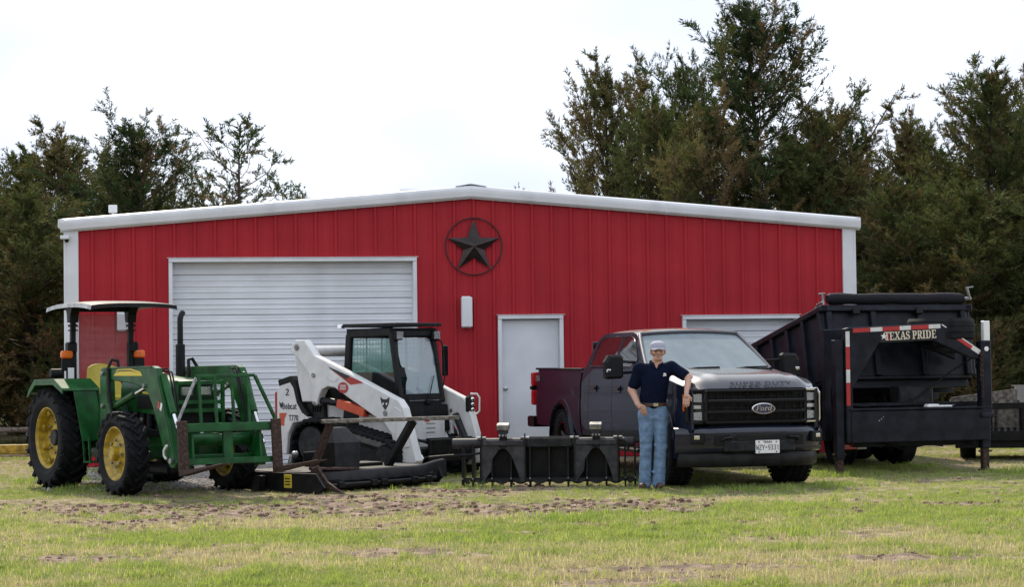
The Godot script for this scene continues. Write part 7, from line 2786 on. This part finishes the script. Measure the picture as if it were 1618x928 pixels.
func build_person() -> void:
	# local axes: x to the picture's right, z towards the camera; he stands 1.76 m tall with his cap
	var t := thing("person", "man in grey cap, navy polo shirt and blue jeans leaning on the pickup", "person", Vector3(1.65, 0, -25.78), 0.0)
	var V := func(x: float, y: float, z: float) -> Vector3: return Vector3(x, y, z)
	var shR: Vector3 = V.call(-0.135, 1.43, 0.0)       # picture left
	var elR: Vector3 = V.call(-0.225, 1.175, -0.05)
	var wrR: Vector3 = V.call(-0.165, 1.0, 0.1)
	var shL: Vector3 = V.call(0.245, 1.445, 0.0)       # picture right
	var elL: Vector3 = V.call(0.44, 1.315, 0.1)
	var wrL: Vector3 = V.call(0.395, 1.13, 0.31)
	# skin: neck, head, arms, hands in one surface
	var arms := [
		[V.call(0.06, 1.42, -0.01), V.call(0.068, 1.54, 0.01), 0.062, 0.055],
		[V.call(0.05, 1.3, 0.0), V.call(0.058, 1.42, 0.0), 0.1, 0.075, 1.3],
		[V.call(0.04, 1.0, 0.0), V.call(0.05, 1.3, 0.0), 0.1, 0.11, 1.3],
		[V.call(0.03, 0.9, 0.0), V.call(0.04, 1.0, 0.0), 0.08, 0.1, 1.3],
		[V.call(0.05, 1.36, 0.0), shR, 0.07, 0.055], [V.call(0.05, 1.36, 0.0), shL, 0.07, 0.055],
		[shR, elR, 0.056, 0.047], [elR, wrR, 0.05, 0.031],
		[shL, elL, 0.056, 0.046], [elL, wrL, 0.048, 0.03]]
	var body := sdf_mesh(arms, 0.014, 0.03)
	# hands: palm, four fingers with a knuckle bend, thumb
	var hand := func(wr: Vector3, dir: Vector3, side: Vector3, curl: Vector3, spread: float, bend: float) -> Array:
		var pr := []
		var palm := wr + dir * 0.075
		pr.append([wr, wr + dir * 0.03, 0.027, 0.03, 1.0])
		for i in 4:
			var o := (i - 1.5) / 1.5
			var kn: Vector3 = wr + dir * (0.088 - 0.006 * absf(o)) + side * o * 0.031
			pr.append([wr + dir * 0.02 + side * o * 0.014, kn, 0.016, 0.0115])
			var L: float = [0.064, 0.074, 0.07, 0.055][i]
			var d1 := (dir + side * o * spread + curl * bend * 0.5).normalized()
			var m1 := kn + d1 * L * 0.5
			var d2 := (dir + side * o * spread + curl * bend * 1.3).normalized()
			pr.append([kn, m1, 0.0105, 0.0095])
			pr.append([m1, m1 + d2 * L * 0.5, 0.0095, 0.0075])
		var th := wr + dir * 0.03 + side * -0.03
		var t1: Vector3 = th + (dir * 0.6 - side * 0.75 + curl * 0.3).normalized() * 0.038
		pr.append([wr + dir * 0.02, th, 0.02, 0.016])
		pr.append([th, t1, 0.0145, 0.0115])
		pr.append([t1, t1 + (dir * 0.9 - side * 0.2 + curl * 0.5).normalized() * 0.03, 0.0112, 0.0085])
		return pr
	var dL := Vector3(-0.03, -0.95, 0.22).normalized()
	merge(body, sdf_mesh(hand.call(wrL, dL, Vector3(0.9, 0.0, 0.35).normalized() * -1.0, Vector3(-0.2, -0.2, -0.6), 0.06, 0.5), 0.004, 0.008))
	var dR := Vector3(0.6, -0.72, 0.2).normalized()
	merge(body, sdf_mesh(hand.call(wrR, dR, Vector3(0.55, 0.5, 0.65).normalized() * -1.0, Vector3(0.2, -0.5, -0.7), 0.05, 0.7), 0.004, 0.008))
	# head
	var hc := Vector3(0.085, 1.635, 0.025)
	var head := [
		[hc + Vector3(0, 0.025, -0.015), hc + Vector3(0, 0.03, -0.03), 0.083, 0.083], [hc + Vector3(0, -0.015, 0.02), hc + Vector3(0, -0.065, 0.035), 0.066, 0.048],
		[hc + Vector3(-0.022, -0.088, 0.05), hc + Vector3(0.022, -0.088, 0.05), 0.022, 0.022], [hc + Vector3(0, -0.06, 0.0), hc + Vector3(0, -0.15, -0.01), 0.052, 0.054],
		[hc + Vector3(0, 0.01, 0.088), hc + Vector3(0, -0.022, 0.104), 0.009, 0.013], [hc + Vector3(-0.011, -0.026, 0.094), hc + Vector3(0.011, -0.026, 0.094), 0.009, 0.009],
		[hc + Vector3(-0.045, 0.022, 0.072), hc + Vector3(0.045, 0.022, 0.072), 0.013, 0.013], [hc + Vector3(-0.045, -0.02, 0.066), hc + Vector3(-0.05, -0.03, 0.05), 0.02, 0.02], [hc + Vector3(0.045, -0.02, 0.066), hc + Vector3(0.05, -0.03, 0.05), 0.02, 0.02],
		[hc + Vector3(-0.088, 0.012, -0.005), hc + Vector3(-0.085, -0.03, -0.0), 0.013, 0.009], [hc + Vector3(0.088, 0.012, -0.005), hc + Vector3(0.085, -0.03, 0.0), 0.013, 0.009]]
	merge(body, sdf_mesh(head, 0.005, 0.014))
	var bo := obj("body", body, "skin", t)
	var g := G.new()
	for s in [-1.0, 1.0]:
		g.ball(hc + Vector3(s * 0.031, 0.002, 0.081), Vector3(0.011, 0.006, 0.006), 6)
	obj("eyes", g, "eye_dark", bo)
	g = G.new()
	for s in [-1.0, 1.0]:
		g.tube([hc + Vector3(s * 0.016, 0.021, 0.087), hc + Vector3(s * 0.034, 0.026, 0.083), hc + Vector3(s * 0.05, 0.02, 0.07)], [0.003, 0.004, 0.002], 5)
	obj("eyebrows", g, "hair_brown", bo)
	g = G.new()
	g.tube([hc + Vector3(-0.03, -0.052, 0.072), hc + Vector3(-0.014, -0.058, 0.083), hc + Vector3(0, -0.059, 0.086), hc + Vector3(0.014, -0.058, 0.083), hc + Vector3(0.03, -0.052, 0.072)], [0.003, 0.006, 0.007, 0.006, 0.003], 6)
	obj("lips", g, "lip", bo)
	# hair below the cap
	g = sdf_mesh([[hc + Vector3(-0.03, 0.03, -0.04), hc + Vector3(0.03, 0.03, -0.04), 0.06, 0.06], [hc + Vector3(-0.035, -0.03, -0.055), hc + Vector3(0.035, -0.03, -0.055), 0.035, 0.035], [hc + Vector3(-0.079, 0.035, 0.01), hc + Vector3(-0.079, 0.005, 0.012), 0.009, 0.006], [hc + Vector3(0.079, 0.035, 0.01), hc + Vector3(0.079, 0.005, 0.012), 0.009, 0.006]], 0.006, 0.006)
	obj("hair", g, "hair_brown", t)
	# cap
	g = G.new()
	var cr := []
	for i in 9:
		var th := lerpf(0.0, 1.0, i / 8.0)
		var row := []
		for j in 25:
			var ph := TAU * j / 24
			var rr := 0.094 * pow(sin(th * PI * 0.5), 0.75)
			var y := 0.042 + 0.084 * pow(cos(th * PI * 0.5), 0.7)
			row.append(hc + Vector3(cos(ph) * rr, y, sin(ph) * rr * 1.08 - 0.012))
		cr.append(row)
	g.grid(cr, hc)
	var cap := obj("cap", g, "cap_grey", t)
	g = G.new()
	var b0 := []
	var b1 := []
	for i in 13:
		var a := lerpf(-1.25, 1.25, i / 12.0)
		b0.append(hc + Vector3(sin(a) * 0.096, 0.042, cos(a) * 0.1 - 0.012))
		b1.append(hc + Vector3(sin(a) * 0.084, 0.034 - 0.012 * absf(sin(a)), cos(a) * 0.1 - 0.012 + 0.06 * pow(cos(a * 0.95), 0.6)))
	g.grid([b0, b1], hc + Vector3(0, -0.4, 0.1))
	var b2 := []
	for p in b1: b2.append(p + Vector3(0, -0.009, -0.002))
	g.grid([b1, b2], hc)
	g.grid([b2, b0], hc + Vector3(0, 0.4, 0.1))
	obj("cap_brim", g, "cap_grey", cap)
	g = G.new()
	g.ball(hc + Vector3(0, 0.122, -0.012), Vector3(0.008, 0.005, 0.008), 5)
	obj("cap_button", g, "cap_grey", cap)
	# polo shirt
	g = sdf_mesh([
		[V.call(0.02, 1.02, 0.0), V.call(0.025, 1.1, 0.0), 0.152, 0.155, 1.45],
		[V.call(0.025, 1.1, 0.0), V.call(0.05, 1.3, 0.01), 0.155, 0.168, 1.4],
		[V.call(-0.06, 1.4, -0.005), V.call(0.165, 1.405, -0.005), 0.09, 0.09, 1.05],
		[V.call(0.056, 1.42, -0.01), V.call(0.06, 1.475, -0.012), 0.085, 0.072, 1.0],
		[V.call(-0.02, 1.38, 0), shR + Vector3(-0.01, -0.0, 0), 0.085, 0.072], [V.call(0.12, 1.38, 0), shL + Vector3(0.0, -0.005, 0), 0.085, 0.072],
		[shR, shR.lerp(elR, 0.72), 0.072, 0.073], [shL, shL.lerp(elL, 0.75), 0.072, 0.07],
		[V.call(-0.09, 1.12, 0.05), V.call(0.1, 1.06, 0.06), 0.02, 0.02], [V.call(0.14, 1.2, 0.06), V.call(0.02, 1.08, 0.08), 0.018, 0.014], [V.call(-0.1, 1.3, 0.06), V.call(-0.06, 1.1, 0.07), 0.02, 0.014], [V.call(0.2, 1.38, 0.06), V.call(0.1, 1.22, 0.09), 0.018, 0.012]], 0.011, 0.03)
	var sh := obj("polo_shirt", g, "navy_shirt", t)
	g = G.new()
	for s in [-1.0, 1.0]:
		g.tube([Vector3(0.062 + s * 0.066, 1.512, -0.02), Vector3(0.062 + s * 0.062, 1.495, 0.03), Vector3(0.062 + s * 0.035, 1.46, 0.075), Vector3(0.062 + s * 0.012, 1.425, 0.092)], [0.017, 0.019, 0.02, 0.01], 8)
	g.tube([Vector3(-0.004, 1.512, -0.02), Vector3(0.03, 1.52, -0.065), Vector3(0.094, 1.52, -0.065), Vector3(0.128, 1.512, -0.02)], 0.017, 8)
	g.bar(Vector3(0.06, 1.43, 0.098), Vector3(0.055, 1.3, 0.132), 0.03, 0.008, Vector3(0, 0, 1), 0.002)
	obj("collar", g, "navy_shirt", sh)
	# V of skin at the open neck
	g = G.new()
	g.prism([Vector2(0.034, 1.49), Vector2(0.09, 1.49), Vector2(0.062, 1.425)], Vector3(0, 0, 0), Vector3.RIGHT, Vector3.UP, Vector3(0, 0, 1), 0.066, 0.096, 0.004)
	obj("open_neck", g, "skin", bo)
	# small white mark on the chest
	g = G.new()
	for q in [[0.155, 1.345, 0.045, 0.012], [0.15, 1.365, 0.02, 0.02], [0.165, 1.36, 0.012, 0.03]]:
		g.box(Vector3(q[0], q[1], 0.112), Vector3(q[2], q[3], 0.03), 0.004, Basis(Vector3(0, 0, 1), 0.15))
	obj("chest_mark", g, "decal_white", sh)
	# jeans, belt, boots
	g = sdf_mesh([
		[V.call(-0.04, 0.955, 0.0), V.call(0.08, 0.955, 0.0), 0.105, 0.105, 1.12],
		[V.call(-0.05, 0.88, -0.01), V.call(0.09, 0.88, -0.01), 0.115, 0.115, 1.08],
		[V.call(-0.06, 0.86, 0.0), V.call(-0.074, 0.5, 0.02), 0.102, 0.07], [V.call(-0.074, 0.5, 0.02), V.call(-0.09, 0.06, 0.0), 0.07, 0.074],
		[V.call(0.1, 0.86, 0.0), V.call(0.104, 0.5, 0.03), 0.102, 0.072], [V.call(0.104, 0.5, 0.03), V.call(0.07, 0.06, 0.02), 0.072, 0.076],
		[V.call(-0.13, 0.56, 0.05), V.call(-0.03, 0.5, 0.07), 0.016, 0.014], [V.call(0.03, 0.52, 0.07), V.call(0.13, 0.47, 0.075), 0.016, 0.014], [V.call(-0.13, 0.2, 0.04), V.call(-0.03, 0.16, 0.06), 0.016, 0.014], [V.call(0.0, 0.2, 0.06), V.call(0.1, 0.15, 0.06), 0.016, 0.014], [V.call(-0.1, 0.8, 0.08), V.call(0.0, 0.84, 0.085), 0.014, 0.01], [V.call(0.12, 0.8, 0.08), V.call(0.04, 0.84, 0.085), 0.014, 0.01]], 0.012, 0.014)
	obj("jeans", g, "denim", t)
	g = G.new()
	var bl := []
	for i in 33:
		var a := TAU * i / 32
		bl.append(Vector3(0.02 + cos(a) * 0.158, 1.0, sin(a) * 0.108))
	for dy in [-0.012, 0.0, 0.012]:
		var ring := []
		for p in bl: ring.append(p + Vector3(0, dy, 0))
		g.tube(ring, 0.0085, 6, false)
	var belt := obj("belt", g, "brown_leather", t)
	g = G.new()
	g.box(Vector3(0.045, 1.0, 0.117), Vector3(0.062, 0.044, 0.012), 0.004)
	obj("buckle", g, "chrome", belt)
	for q in [[-0.09, 0.0, -0.16], [0.058, 0.02, 0.1]]:
		g = sdf_mesh([[Vector3(q[0], 0.035, q[1] - 0.05), Vector3(q[0] + q[2] * 0.3, 0.035, q[1] + 0.15), 0.043, 0.036], [Vector3(q[0], 0.06, q[1] - 0.02), Vector3(q[0], 0.14, q[1] - 0.02), 0.048, 0.048]], 0.01, 0.02)
		var bt := obj("boot", g, "brown_leather", t)
		g = G.new()
		g.box(Vector3(q[0] + q[2] * 0.15, 0.006, q[1] + 0.05), Vector3(0.085, 0.014, 0.28), 0.004, Basis(Vector3.UP, q[2] * 0.5))
		obj("sole", g, "black_plastic", bt)
